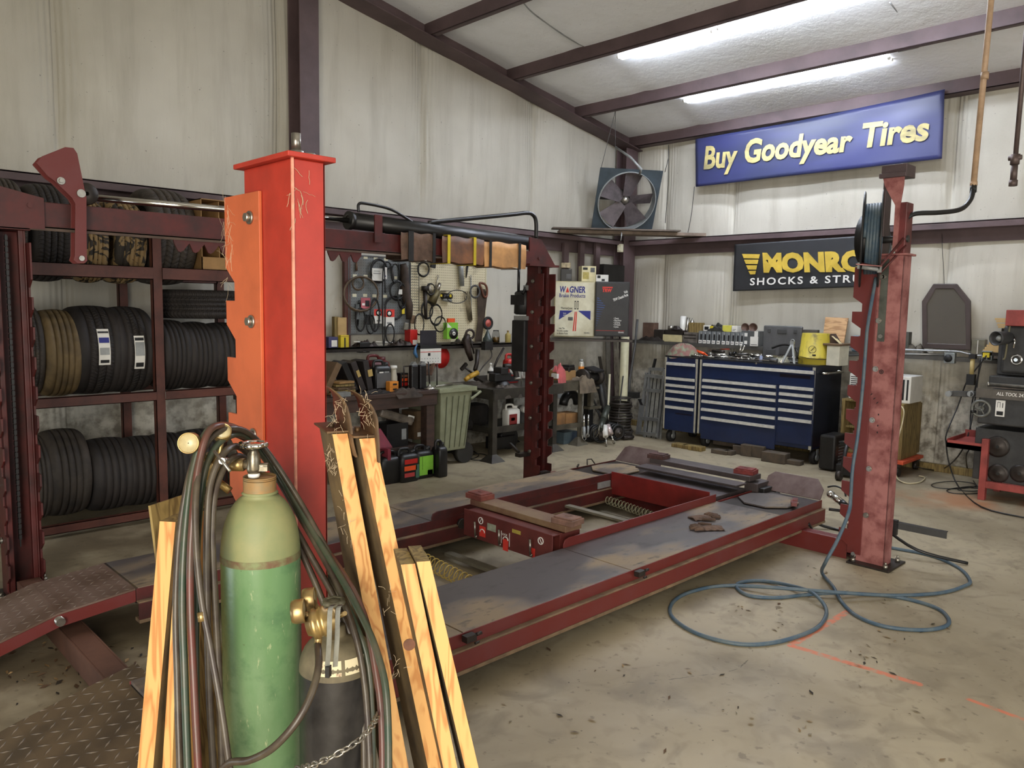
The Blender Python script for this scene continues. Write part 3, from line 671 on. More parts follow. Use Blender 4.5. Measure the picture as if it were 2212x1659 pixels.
text('LOCK', (2.856, 2.99, .245), BW, UP, .011, None, .02, 0, .001, jk, inkw)
for s in (2.62, 3.43): 
    t = MB(); t.cyl((2.93, s-.02, .2), (2.93, s+.0, .2), .03, 16); t.cyl((3.08, s-.02, .2), (3.08, s, .2), .03, 16); part('roller', t, dksteel, jk)
jk = thing('rolling_jack', 'black and red rolling bridge jack parked at the far end of the runways', 'jack', (4.6, 3.03, .1))
t = MB(); t.bx(4.36, 4.368, 2.62, 3.43, .15, .315); t.bx(4.368, 4.40, 2.64, 3.41, .29, .3); part('jack_body', t, mat('deep_red_enamel', (112, 30, 28), .45, 0, .2, 6), jk, None, .003)
t = MB(); t.bx(4.42, 4.86, 2.64, 3.41, .18, .26); t.bx(4.84, 5.0, 2.60, 3.44, .315, .35); t.bx(4.66, 4.80, 2.60, 3.44, .30, .315); t.bx(4.88, 5.06, 2.56, 2.66, .17, .30); part('slide_beam', t, mat('dusty_black', (74, 66, 66), .5, .2, .3, 6), jk, 'dusty black telescoping beam', .003)
pad(4.93, 2.68, .35, mat('pad_dark_red', (112, 44, 42), .8, 0, .3, 14, .2), jk, .15); pad(4.90, 3.40, .35, mat('pad_brown', (80, 54, 50), .8, 0, .3, 14, .2), jk, .1)
t = MB(); t.bx(4.9, 5.08, 2.52, 2.60, .15, .27); t.bx(5.0, 5.1, 2.50, 2.53, .2, .22); part('end_roller_box', t, black, jk, None, .004)
# galvanised channels under the jacks, coiled air lines
for nm, x, lb in (('air_line_tray', 2.80, 'grey steel strip under the near rolling jack'), ('air_line_tray', 4.22, 'grey steel strip under the far rolling jack'), ('air_line_tray', 3.85, 'flat grey strip crossing between the runways')):
    solo(nm, MB().bx(x, x+.05, 2.64, 3.42, .03 if x != 3.85 else .14, .05 if x != 3.85 else .155), mat('dull_grey_steel', (128, 122, 106), .55, .3, .2, 8), lb, 'metal strip')
def coil(p0, p1, Rr, n, r, m, lb):
    p0, p1 = V(p0), V(p1); x, y, d = frame(p1-p0); L_ = (p1-p0).length; k = n*16
    pts = [p0+d*L_*i/k+(x*math.cos(2*PI*i/16)+y*math.sin(2*PI*i/16))*Rr*(1 if i > 8 else .6+.05*i) for i in range(k+1)]
    t = MB(); t.tube(pts, r, 6); solo('coiled_air_hose', t, m, lb, 'air hose')
coil((2.55, 3.40, .10), (2.52, 2.70, .075), .038, 17, .0032, mat('yellow_hose', (196, 168, 84), .4, 0, .1, 9), 'yellow coiled air hose hanging between the runways')
coil((4.30, 3.42, .12), (4.30, 2.95, .08), .028, 16, .0035, mat('pale_hose', (150, 146, 120), .5, 0, .3, 20), 'grey coiled air hose under the far rolling jack')
# wrapped padding on the beam
def wrap(u0, u1, m, lb, straps=(), name='beam_padding', zz=(1.80, 1.985)):
    x0 = at(u0, 535, y=yb0-.02).x; x1 = at(u1, 545, y=yb0-.02).x; t = MB(); n = 14
    def f(i, j):
        s = 4; P_ = [(yb0-.032, zz[0]), (yb1+.03, zz[0]), (yb1+.03, zz[1]), (yb0-.032, zz[1]), (yb0-.032, zz[0])]
        k = min(int(j*4), 3); q = j*4-k; a_, b_ = P_[k], P_[k+1]
        return (x0+(x1-x0)*i, a_[0]+(b_[0]-a_[0])*q+.004*math.sin(i*9+j*17), a_[1]+(b_[1]-a_[1])*q+.005*math.sin(i*13+j*5))
    t.grid(f, n, 16); o = thing(name, lb, 'padding', ((x0+x1)/2, 4.42, 1.80)); part('sleeve', t, m, o)
    for u, wd, mm in straps:
        xc = at(u, 540, y=yb0-.03).x; t = MB(); a_, b_ = zz[0]-.006, zz[1]+.006
        t.bx(xc-wd, xc+wd, yb0-.042, yb0-.038, a_, b_); t.bx(xc-wd, xc+wd, yb0-.042, yb1+.04, b_, b_+.003); t.bx(xc-wd, xc+wd, yb0-.042, yb1+.04, a_-.003, a_); part('strap', t, mm, o)
wrap(864, 938, cloth, 'brown cloth padding strapped round the beam, left of the yellow straps', [(886, .022, black), (936, .012, black)])
wrap(953, 1043, mat('worn_brown_vinyl', (92, 66, 52), .6, 0, .4, 7, .2, col2=(140, 92, 58)), 'brown vinyl padding held by two yellow straps on the beam', [(968, .012, yellow), (1024, .012, yellow)])
wrap(1044, 1134, mat('tan_leather', (196, 146, 92), .65, 0, .25, 6, .1), 'tan padding with black straps on the beam beside the power unit', [(1058, .012, black), (1121, .012, black)], zz=(1.79, 1.975))
# ================================================================ gas cylinders, hoses and timber in the foreground
GC = V((.68, 1.40, 0)); zg = lambda v: at(560, v, y=1.40).z
def greenmat():
    m = bpy.data.materials.new('chipped_green_paint'); m.use_nodes = True; N = m.node_tree.nodes; L = m.node_tree.links; p = N['Principled BSDF']; p.inputs['Roughness'].default_value = .27
    tc = N.new('ShaderNodeTexCoord')
    def layer(c, colr, s, a, b, k, st=None):
        n = N.new('ShaderNodeTexNoise'); n.inputs['Scale'].default_value = s; n.inputs['Detail'].default_value = 8; n.inputs['Roughness'].default_value = .65
        mp = N.new('ShaderNodeMapping'); mp.inputs['Scale'].default_value = st or (1, 1, 1); L.new(tc.outputs['Object'], mp.inputs[0]); L.new(mp.outputs[0], n.inputs[0])
        r = N.new('ShaderNodeMapRange'); r.inputs[1].default_value = a; r.inputs[2].default_value = b; r.inputs[4].default_value = k; L.new(n.outputs[0], r.inputs[0])
        x = N.new('ShaderNodeMix'); x.data_type = 'RGBA'; L.new(r.outputs[0], x.inputs[0]); x.inputs[7].default_value = lin(colr)
        if isinstance(c, tuple): x.inputs[6].default_value = lin(c)
        else: L.new(c, x.inputs[6])
        return x.outputs[2]
    c = layer((92, 124, 84), (120, 144, 108), 3, .4, .62, 1, (1, 1, .5))
    c = layer(c, (70, 102, 70), 12, .5, .66, .7); c = layer(c, (176, 178, 140), 90, .63, .7, .55, (1, 1, .3)); c = layer(c, (70, 58, 40), 60, .68, .72, .6)
    c = layer(c, (164, 112, 70), 7, .70, .74, .8, (1.5, 1.5, 4))
    L.new(c, p.inputs['Base Color']); b = N.new('ShaderNodeBump'); b.inputs['Strength'].default_value = .25; b.inputs['Distance'].default_value = .002
    n = N.new('ShaderNodeTexNoise'); n.inputs['Scale'].default_value = 55; L.new(tc.outputs['Object'], n.inputs[0]); L.new(n.outputs[0], b.inputs['Height']); L.new(b.outputs[0], p.inputs['Normal'])
    return m
gm = greenmat(); olive = mat('dusty_olive_paint', (128, 128, 86), .6, 0, .3, 9, .05, col2=(104, 116, 78))
cyl = thing('gas_cylinder', 'tall green oxygen cylinder with chipped paint and a chrome handwheel, before the bright red post', 'gas cylinder', GC)
z1 = zg(1175); z0 = zg(1185)
r = .0755
t = MB(); t.lathe([(.001, .0), (r*.8, .0), (r, .03), (r, z0-.012)], GC, UP, 48); part('body', t, gm, cyl)
t = MB(); prof = [(r, z0-.012)]+[(r*.999*math.cos(a)**.75+.0, z0-.012+(zg(1062)-z0+.012)*math.sin(a)) for a in [k*PI/2*.92/10 for k in range(1, 10)]]+[(.035, zg(1064)), (.031, zg(1060))]
t.lathe(prof, GC, UP, 48); part('shoulder', t, olive, cyl, 'dusty olive shoulder')
t = MB(); t.lathe([(r+.0004, z0-.018), (r+.0006, z0-.010), (r+.0002, z0-.004)], GC, UP, 48); part('paint_ring', t, mat('rusty_ring', (96, 72, 50), .7, 0, .6, 40, col2=(110, 120, 80)), cyl, 'chipped rusty ring round the shoulder')
t = MB(); zz = zg(1060)
rings = []
for k in range(9): rings += [(.0315, zz+k*.0035), (.0302, zz+k*.0035+.0018)]
t.lathe(rings+[(.031, zg(1036)), (.029, zg(1032)), (.001, zg(1031))], GC, UP, 40); part('neck_ring', t, mat('rusty_neck', (148, 112, 66), .6, .2, .4, 30, .1, col2=(122, 112, 82)), cyl, 'rust-orange threaded neck ring')
VX = at(548, 1000, y=1.40); vx = V((VX.x, 1.40, 0))
zv = lambda v: at(548, v, y=1.40).z
t = MB(); t.lathe([(.001, zv(1031)), (.0105, zv(1031)), (.0115, zv(1026)), (.0105, zv(1021)), (.001, zv(1021))], vx, UP, 20); part('seal', t, whitep, cyl)
t = MB(); t.lathe([(.001, zv(1023)), (.011, zv(1022)), (.014, zv(1012)), (.013, zv(990)), (.011, zv(980)), (.0085, zv(975)), (.0085, zv(966)), (.001, zv(966))], vx, UP, 20)
side = V((-.72, .69, 0)); t.cyl(V((vx.x, vx.y, zv(1004))), V((vx.x, vx.y, zv(1004)))+side*.02, .0085, 14); t.cyl(V((vx.x, vx.y, zv(1006))), V((vx.x, vx.y, zv(1006)))-side*.028, .006, 10); t.bar(V((vx.x, vx.y, zv(1010)))-side*.028, V((vx.x, vx.y, zv(1010)))-side*.0, V((0, 0, .006)), V((.004, .004, 0)))
vb = part('valve', t, mat('dull_nickel', (150, 142, 124), .32, .85, .3, 30, .05), cyl)
t = MB(); n = 8; c = V((vx.x, vx.y, zv(960)))
ring = [c+V((math.cos(a), math.sin(a), 0))*(.0225+.0018*math.cos(n*a)) for a in [2*PI*k/48 for k in range(48)]]
t.tube(ring, .0055, 10, 0, True); t.lathe([(.001, -.004), (.02, -.004), (.02, .002), (.009, .004), (.001, .005)], c, UP, 24); part('handwheel', t, chrome, vb, 'chrome handwheel')
t = MB(); p0 = V((vx.x, vx.y, zv(1004))); t.cyl(p0+side*.018, p0+side*.044, .0135, 6); t.cyl(p0+side*.044, p0+side*.066, .006, 12); part('coupling_nut', t, brass, vb)
rg = MB(); c = p0+side*.085+V((0, 0, -.004)); rg.lathe([(.001, -.02), (.02, -.02), (.026, -.01), (.026, .012), (.018, .02), (.001, .022)], c, (.5, .5, .1), 24); rg.cyl(c, c+V((0, 0, -.04)), .008, 10); rg.cyl(c+V((.012, 0, -.03)), c+V((.03, -.02, -.05)), .008, 8); RG = part('regulator', rg, brass, cyl, 'dusty brass regulator half hidden by hoses')
t = MB(); a = at(462, 974, d=1.39); b = at(497, 1018, d=1.37); t.cyl(a, b, .0028, 8); t.cyl((a+b)/2, (a+b)/2+V((.02, .025, -.006)), .006, 8); part('pressure_screw', t, steel, RG)
gauge_m = mat('gauge_face', (176, 164, 126), .35, 0, .15, 40)
def gauge(c, ax, r_, par):
    t = MB(); t.lathe([(.001, -.014), (r_*.9, -.014), (r_, -.008), (r_, .006), (r_*.93, .008), (r_*.9, .005), (.001, .005)], c, ax, 28); g_ = part('gauge', t, [brass], par)
    t = MB(); t.lathe([(.001, .0056), (r_*.88, .0056), (r_*.88, .005)], c, ax, 28); part('dial', t, gauge_m, g_)
tocam = lambda p: (V((0, 0, 1.5))-p).normalized()
p = at(409, 957, d=1.40); gauge(p, (tocam(p)+V((-.5, -.1, .0))), .0195, RG); p = at(480, 934, d=1.46); gauge(p, (tocam(p)+V((.1, .1, .5))), .017, RG)
t = MB(); t.tube([at(409, 957, d=1.41), at(440, 985, d=1.42), c], .005, 8); t.tube([at(480, 938, d=1.46), at(475, 980, d=1.44), c], .005, 8); part('gauge_stem', t, brass, RG)
# black cylinder
BC = V((.766, 1.262, 0)); zb = lambda v: at(722, v, y=1.262).z
ac = thing('gas_cylinder', 'short black acetylene cylinder with brass regulator, chained beside the green one', 'gas cylinder', BC)
rb = .072; zs = zb(1440)
t = MB(); t.lathe([(.001, 0), (rb*.85, 0), (rb, .03), (rb, zs)], BC, UP, 48); part('body', t, mat('scuffed_black_paint', (50, 48, 47), .32, .1, .4, 16, .1, col2=(28, 27, 27)), ac)
t = MB(); t.lathe([(rb, zs)]+[(rb*math.cos(a)**.6, zs+(zb(1372)-zs)*math.sin(a)) for a in [k*PI/2*.93/9 for k in range(1, 10)]]+[(.018, zb(1370)), (.016, zb(1352)), (.010, zb(1350)), (.001, zb(1350))], BC+V((0, 0, 0)), UP, 48); part('shoulder', t, mat('dusty_shoulder', (112, 102, 78), .7, 0, .4, 12, .1, col2=(72, 66, 52)), ac, 'dust-brown shoulder')
t = MB()
for a0, a1 in ((-2.55, -2.0), (-1.9, -1.15)):
    n = 8; h = zs+.012
    t.add([V((BC.x+(rb*.993)*math.cos(a0+(a1-a0)*i/n), BC.y+(rb*.993)*math.sin(a0+(a1-a0)*i/n), h)) for i in range(n+1)]+[V((BC.x+(rb*.90)*math.cos(a0+(a1-a0)*i/n), BC.y+(rb*.90)*math.sin(a0+(a1-a0)*i/n), h+.027)) for i in range(n+1)], [(i, i+1, n+2+i, n+1+i) for i in range(n)])
part('warning_label', t, mat('torn_label', (206, 194, 160), .7, 0, .5, 25, col2=(120, 60, 48), thr=(.55, .62)), ac, 'torn white warning label')
vc = V((at(722, 1330, y=1.25).x, 1.25, 0))
t = MB(); t.cyl(V((vc.x, vc.y, zb(1372))), V((vc.x, vc.y, zb(1302))), .0085, 12); vb = part('valve', t, brass, ac)
t = MB(); c = V((vc.x, vc.y, zb(1294))); ring = [c+V((math.cos(a), math.sin(a), 0))*(.017+.0016*math.cos(6*a)) for a in [2*PI*k/36 for k in range(36)]]
t.tube(ring, .0055, 8, 0, True); t.lathe([(.001, -.004), (.015, -.004), (.015, .003), (.001, .005)], c, UP, 18); part('handwheel', t, mat('grey_cast', (120, 116, 96), .5, .4, .3, 20), vb, 'grey lobed handwheel')
t = MB(); c = at(700, 1342, d=1.33); ax = V((.75, -.5, .25)).normalized(); t.lathe([(.001, -.03), (.016, -.03), (.02, -.022), (.026, -.02), (.027, -.012), (.024, -.010), (.024, -.004), (.027, -.002), (.026, .004), (.02, .006), (.018, .02), (.012, .024), (.001, .026)], c, ax, 28); t.cyl(c+ax*.02, at(745, 1325, d=1.27), .004, 8)
RB = part('regulator', t, brass, ac, 'brass regulator')
p = at(649, 1320, d=1.31); gauge(p, V((.75, -.55, .1)), .0205, RB); p = at(672, 1294, d=1.37); gauge(p, V((.75, -.55, .1)), .0205, RB)
t = MB(); t.tube([at(655, 1325, d=1.32), at(680, 1335, d=1.33), c], .005, 8); t.tube([at(676, 1300, d=1.37), at(690, 1320, d=1.35), c], .005, 8); t.cyl(at(690, 1358, d=1.33), at(686, 1395, d=1.32), .0065, 8); part('gauge_stem', t, brass, RB)
t = MB()
for dx, dd in ((0, 0), (17, .02)):
    q = [at(722+dx*.9, 1306, d=1.26+dd), at(713+dx, 1318, d=1.25+dd), at(711+dx, 1380, d=1.245+dd), at(707+dx, 1440, d=1.245+dd)]
    q = spline([V(a) for a in q], 5)
    for a, b in zip(q[:-1], q[1:]): t.bar(a, b, V((.0036, -.0015, 0)), V((.0004, .0010, 0)))
part('cylinder_wrench', t, mat('galvanised_strap', (124, 124, 116), .4, .6, .3, 20), ac, 'grey metal strap hooked over the valve'); t = MB(); t.box(at(709, 1450, d=1.245), (.010, .007, .018), .6); part('strap_end', t, black, ac)
# twin welding hose, looped over the regulator
hg = mat('dusty_green_hose', (46, 60, 46), .38, 0, .3, 20, .05, col2=(70, 66, 52)); hr = mat('dusty_red_hose', (88, 46, 38), .38, 0, .35, 20, .05, col2=(70, 56, 46)); hk = mat('dusty_black_hose', (52, 42, 35), .4, 0, .35, 20, .05, col2=(76, 68, 54))
ho = thing('welding_hose', 'dusty red and green twin welding hose hung in long loops over the green cylinder regulator', 'hose', (.62, 1.45, .1))
A = lambda u, v, d: at(u, v, d=d)
loops = [
 (hk, .0062, [(392, 1900, 1.30), (384, 1500, 1.34), (380, 1300, 1.37), (392, 1120, 1.40), (420, 990, 1.43), (452, 938, 1.46), (500, 935, 1.55), (560, 975, 1.62), (650, 1120, 1.60), (740, 1290, 1.50), (790, 1500, 1.44), (800, 1900, 1.38)]),
 (hg, .0068, [(410, 1900, 1.29), (400, 1500, 1.32), (394, 1300, 1.35), (400, 1150, 1.37), (418, 1010, 1.40), (455, 925, 1.44), (520, 930, 1.56), (580, 990, 1.62), (665, 1130, 1.58), (760, 1290, 1.46), (818, 1420, 1.38), (838, 1560, 1.33), (834, 1900, 1.26)]),
 (hr, .0068, [(436, 1900, 1.29), (420, 1500, 1.32), (411, 1300, 1.35), (414, 1150, 1.36), (430, 1000, 1.39), (462, 922, 1.43), (530, 940, 1.57), (590, 1005, 1.62), (680, 1150, 1.58), (775, 1300, 1.46), (812, 1450, 1.40), (826, 1600, 1.36), (822, 1900, 1.30)]),
 (hg, .0062, [(430, 1900, 1.36), (424, 1500, 1.38), (425, 1250, 1.39), (430, 1120, 1.40), (448, 1000, 1.42), (490, 945, 1.47), (540, 950, 1.57), (605, 1040, 1.62), (690, 1190, 1.57), (760, 1330, 1.50), (800, 1480, 1.46), (806, 1900, 1.40)]),
 (hk, .0066, [(470, 1900, 1.37), (452, 1500, 1.38), (448, 1300, 1.38), (447, 1150, 1.38), (456, 1040, 1.40), (490, 972, 1.44), (530, 975, 1.56), (590, 1060, 1.60), (665, 1190, 1.57), (735, 1320, 1.52), (780, 1480, 1.49), (786, 1900, 1.44)]),
 (hk, .0066, [(484, 1900, 1.38), (474, 1500, 1.39), (465, 1300, 1.39), (458, 1150, 1.39), (468, 1050, 1.41), (500, 990, 1.46), (540, 1000, 1.57), (600, 1090, 1.59), (650, 1190, 1.57), (705, 1320, 1.53), (750, 1480, 1.50), (760, 1900, 1.46)]),
 (hk, .0060, [(520, 1900, 1.28), (488, 1600, 1.29), (455, 1400, 1.31), (436, 1300, 1.32), (424, 1180, 1.34), (424, 1060, 1.37), (445, 960, 1.42), (500, 925, 1.48), (560, 955, 1.58), (640, 1070, 1.60), (735, 1240, 1.52), (800, 1370, 1.44), (828, 1500, 1.40), (818, 1900, 1.34)]),
]
for m_, r_, q in loops:
    pts = [A(*k) for k in q]; a, b = pts[0], pts[-1]
    mid = [V((b.x+.0, b.y+.03, .30)), V(((a.x*.4+b.x*.6)+.03, 1.56, .13+.03*rnd.random())), V((a.x*.7+b.x*.3, 1.57, .13)), V((a.x-.01, a.y+.04, .30))]
    t = MB(); t.tube(pts+mid, r_, 8, sub=6, closed=True); part('hose', t, m_, ho)
t = MB(); t.cyl(A(434, 1322, 1.316), A(437, 1342, 1.314), .0068, 10); part('hose_clamp', t, brass, ho)
bh = MB(); bh.tube([A(686, 1392, 1.32), A(688, 1440, 1.28), A(672, 1500, 1.25), A(640, 1560, 1.23), A(590, 1615, 1.23), A(540, 1642, 1.25), A(494, 1650, 1.28), A(470, 1700, 1.31), A(462, 1900, 1.33)], .0062, 10, sub=6); part('hose', bh, hk, ho, 'single hose swinging down from the brass regulator')
# chain round both cylinders
ch = thing('chain', 'galvanised chain slung round the two gas cylinders', 'chain', (.72, 1.2, .62))
q = [A(814, 1545, 1.36), A(808, 1560, 1.30), A(795, 1580, 1.255), A(770, 1603, 1.225), A(735, 1625, 1.205), A(700, 1643, 1.205), A(670, 1655, 1.225), A(640, 1662, 1.27), A(610, 1672, 1.28), A(560, 1690, 1.27), A(520, 1700, 1.29), A(480, 1710, 1.33)]
q = spline(q, 12); L_ = 0; nxt = 0; k = 0
for a, b in zip(q[:-1], q[1:]):
    L_ += (b-a).length
    if L_ >= nxt:
        d = (b-a).normalized(); n_ = frame(d); s = n_[0] if k % 2 else n_[1]; c = a
        t = MB(); t.tube([c+d*.0085*math.cos(x_)+s*.0048*math.sin(x_) for x_ in [2*PI*i/12 for i in range(12)]], .0016, 6, 0, True); part('link', t, steel, ch); nxt += .0125; k += 1
# leaning planks and their steel hooks
endg = mat('plank_side', (116, 96, 62), .8, 0, .5, 7, .2, col2=(64, 52, 36))
def plank(tl, bl, rec, th, wd, lb, top=oldwood, dt=1.62, name='timber_plank', face=pine, bz=0, side_m=None):
    """tl/bl: photo positions of the front left arris at the top and where it meets the floor"""
    rec = V(rec).normalized(); tv = V((rec.y, -rec.x, 0))*th; wv = rec*wd
    a = at(tl[0], tl[1], d=dt); b = at(bl[0], bl[1], z=bz)
    t = MB(); vs = [a, a+tv, a+tv+wv, a+wv, b, b+tv, b+tv+wv, b+wv]
    t.add(vs, [(0, 1, 5, 4)], 0); t.add(vs, [(1, 2, 6, 5), (0, 4, 7, 3)], 1); t.add(vs, [(0, 3, 2, 1), (2, 3, 7, 6), (4, 5, 6, 7)], 2)
    o = thing(name, lb, 'plank', ((a+b)/2).x*0+b.x if 0 else (b.x, b.y, 0)); part('board', t, [face, side_m or endg, top], o, None, .0015); return o, a, tv, wv
r1 = (.457, .889, 0)
r2 = (.313, .95, 0)
p1, a1, tv1, wv1 = plank((718, 938), (985, 2420), r2, .0315, .13, 'long pine plank with a rusty steel hook on top, nearer the red post', dt=1.60)
p2, a2, tv2, wv2 = plank((776, 948), (1075, 2380), r2, .033, .13, 'long pine plank with rusty steel hook and dark knot, second from the red post', dt=1.58)
p3, a3, tv3, wv3 = plank((866, 1220), (1095, 2320), r1, .027, .10, 'short pine plank without a hook, left one of the pair at the right', dt=1.46)
p4, a4, tv4, wv4 = plank((900, 1214), (1155, 2300), r1, .026, .10, 'short weathered pine plank, outermost at the right of the leaning timber', dt=1.455)
p5, a5, tv5, wv5 = plank((345, 1126), (236, 2330), (.776, .63, 0), .032, .11, 'leaning pine plank left of the welding hoses, topped by a dark end', dt=1.47)
t = MB(); a = at(383, 1130, d=1.48); b = at(322, 2330, z=0); w5 = V((.776, .63, 0))*.09; v5 = V((.63, -.776, 0))*.03
t.add([a, a+v5*.2, a+v5*.2+w5, a+w5, b-v5*.4, b+v5*.9, b+v5*.9+w5, b-v5*.4+w5], [(0, 1, 5, 4), (1, 2, 6, 5), (2, 3, 7, 6), (3, 0, 4, 7), (0, 3, 2, 1), (4, 5, 6, 7)]); part('split_half', t, pine, p5, 'second half behind the split')
rust = mat('rusty_hook_steel', (78, 62, 46), .5, .5, .5, 16, .2, col2=(120, 92, 62))
def hook(prof, cap, a_, wv, tv, par, d):
    t = MB(); P_ = spline([at(u, v, d=d) for u, v in prof], 4); n_ = len(P_)-1
    t.grid(lambda i, j: P_[min(int(round(i*n_)), n_)]+wv*j*(.25+.75*min(1, i*2.2)), n_, 3, 0, True, tuple(tv.normalized()*.004)); part('steel_hook', t, rust, par, 'rusty curved steel hook')
    t = MB(); u_ = V((0, 0, .004)); c = [a_-tv*.35, a_+tv*1.15, a_+tv*1.15+wv, a_-tv*.35+wv]; c = [k+V((0, 0, .002)) for k in c]; t.add(c+[k+u_ for k in c], [(0, 1, 2, 3), (4, 5, 6, 7), (0, 1, 5, 4), (1, 2, 6, 5), (2, 3, 7, 6), (3, 0, 4, 7)])
    m_ = (c[0]+c[2])/2; t.cyl(m_, m_+V((0, 0, .012)), .006, 6); part('cap_plate', t, rust, par)
hook([(711, 838), (729, 852), (744, 872), (752, 896), (757, 925), (760, 955), (768, 988)], None, a1, wv1, tv1, p1, 1.595)
hook([(755, 843), (775, 853), (798, 874), (811, 900), (814, 925), (816, 955), (818, 1000)], None, a2, wv2, tv2, p2, 1.575)
for c_, n_, l_, pr in ((at(722, 900, d=1.60), 14, .022, p1), (at(738, 880, d=1.59), 12, .018, p1), (at(713, 985, d=1.6), 18, .016, p1), (at(788, 880, d=1.58), 16, .022, p2), (at(800, 905, d=1.58), 12, .018, p2), (at(742, 1080, d=1.59), 10, .018, p1), (at(748, 1150, d=1.57), 8, .02, p1), (at(838, 1290, d=1.50), 8, .02, p2), (at(858, 1430, d=1.43), 8, .02, p2), (at(722, 1020, d=1.59), 12, .014, p1)):
    webs(c_, n_, l_, (.85, -.5, 0), UP, pr, .00035)
t = MB(); nrm1 = V((.53, .85, 0)); c = at(884, 1392, d=1.40); t.cyl(c, c-nrm1*.002, .011, 16); part('knot', t, mat('knot', (96, 56, 34), .5, 0, .3, 30), p2, 'dark knot')
# cardboard scrap behind the left plank
t = MB(); t.box((.66, 1.66, .62), (.16, .006, .9), .5, -.12); solo('plywood_offcut', t, oldwood, 'grey-brown plywood offcut standing behind the welding hoses', 'board')
# ================================================================ hose reel on the dusty post
hr_ = thing('hose_reel', 'large black hose reel with blue air hose, mounted on top of the dusty pink-red post', 'hose reel', (4.7, 1.78, 1.84))
def XP(u, v, x=4.70): return at(u, v, x=x)
zr = lambda v: at(1895, v, x=4.70).z
bh_ = mat('blue_air_hose', (62, 84, 102), .5, 0, .25, 14, .03, col2=(92, 104, 108))
yc, zc = 0, (zr(412)+zr(625))/2; Rr = (zr(412)-zr(625))/2
# axle runs along y; the discs are seen nearly edge-on
for y_, lb in ((at(1866, 515, x=4.70).y, None), (at(1905, 515, x=4.70).y, None)):
    t = MB(); t.lathe([(.001, 0), (Rr*.97, 0), (Rr, .004), (Rr, .010), (Rr*.97, .012), (.5*Rr, .006), (.001, .006)], (4.70, y_, zc), (-.38, 1, 0), 40); part('reel_disc', t, black, hr_)
ya, yb_ = at(1869, 515, x=4.70).y, at(1902, 515, x=4.70).y
t = MB(); ax = V((-.38, 1, 0)).normalized(); x_, y2_, _ = frame(ax); pts = []; turns = 5
for i in range(turns*24+1):
    a = 2*PI*i/24; f = i/(turns*24); pts.append(V((4.70, ya+(yb_-ya)*f, zc))+(x_*math.cos(a)+y2_*math.sin(a))*Rr*.72)
t.tube(pts, .0115, 8); part('wound_hose', t, bh_, hr_, 'blue hose wound on the reel')
t = MB(); t.cyl((4.70, ya, zc), (4.70, yb_, zc), Rr*.55, 24); t.cyl((4.70, ya, zc), (4.70, 1.62, zc), .02, 12); part('drum', t, black, hr_)
pz = lambda u, v: at(u, v, x=4.72)
t = MB(); t.bx(4.70, 4.79, pz(1918, 400).y-.0, pz(1913, 400).y+.005, 1.83, zr(372)); q0 = [(1912, 360), (1968, 362), (1968, 378), (1965, 385), (1912, 392)]
yl, yr = pz(1913, 370).y, pz(1967, 370).y; t.bx(4.66, 4.80, yr, yl, zr(388), zr(362)); t.bx(4.64, 4.66, yr-.005, yl+.005, zr(388)-.005, zr(380)); part('reel_bracket', t, mat('dull_purple_brown', (86, 72, 74), .5, .3, .2, 8), hr_, None, .003)
t = MB(); t.prism([(0, 0), (yl-yr-.02, 0), (yl-yr-.035, -.05), (.04, -.16), (.04, -.42), (.015, -.42), (.012, -.16), (0, -.05)], (4.66, yr+.01, zr(388)), (0, 1, 0), UP, .008)
part('bracket_web', t, redp, hr_); t = MB(); t.box((4.72, 1.655, 1.97), (.10, .05, .30)); part('reel_hub_box', t, mat('dark_red_box', (104, 46, 46), .5, 0, .3, 8), hr_, None, .004)
t = MB(); a = at(1940, 590, x=4.62); b = at(1880, 560, x=4.5)
P1 = [at(1950, 520, x=4.60), at(1905, 578, x=4.50), at(1868, 566, x=4.46)]
t.tube([at(1952, 515, x=4.62), at(1900, 577, x=4.52), at(1856, 569, x=4.48)], .008, 8); t.tube([at(1957, 530, x=4.68), at(1903, 588, x=4.54)], .006, 8); part('guide_arm', t, redd, hr_)
t = MB(); t.cyl(at(1862, 577, x=4.47), at(1898, 582, x=4.50), .012, 12); t.box(at(1855, 574, x=4.47), (.01, .012, .035)); t.box(at(1900, 582, x=4.50), (.01, .02, .035)); part('guide_roller', t, greyl, hr_)
t = MB(); t.bar(at(1852, 571, x=4.46), at(1903, 575, x=4.49), V((.02, 0, 0)), V((0, 0, .003))); part('roller_plate', t, redp, hr_)
# hose from the ceiling pipe to the reel
t = MB(); t.tube([at(1953, 478, x=4.70), at(1975, 462, x=4.75), at(2030, 459, x=4.9), at(2075, 452, x=5.05), at(2097, 430, x=5.15), at(2103, 402, x=5.2)], .014, 10, sub=6); t.cyl(at(2102, 415, x=5.19), at(2103, 400, x=5.2), .019, 8); t.cyl(at(1950, 492, x=4.70), at(1957, 470, x=4.71), .02, 12)
solo('supply_hose', t, blackp, 'thick black rubber hose from the reel to the hanging pipe', 'hose')
t = MB(); tp = at(2138, -30, x=5.2); bt = at(2103, 400, x=5.2); bt2 = V((bt.x, bt.y, bt.z)); t.cyl((bt.x, bt.y, bt.z), (bt.x+.0, bt.y-.03, zroof(5.2)-.02), .017, 12); t.cyl((bt.x, bt.y, bt.z-.003), (bt.x, bt.y, bt.z+.02), .021, 6)
k_ = at(2122, 165, x=5.2); t.cyl((bt.x, bt.y-.015, k_.z-.02), (bt.x, bt.y-.015, k_.z+.02), .022, 12)
solo('ceiling_air_pipe', t, mat('tan_pipe', (182, 152, 122), .5, 0, .2, 9), 'thin tan pipe hanging from the ceiling above the black supply hose', 'pipe')
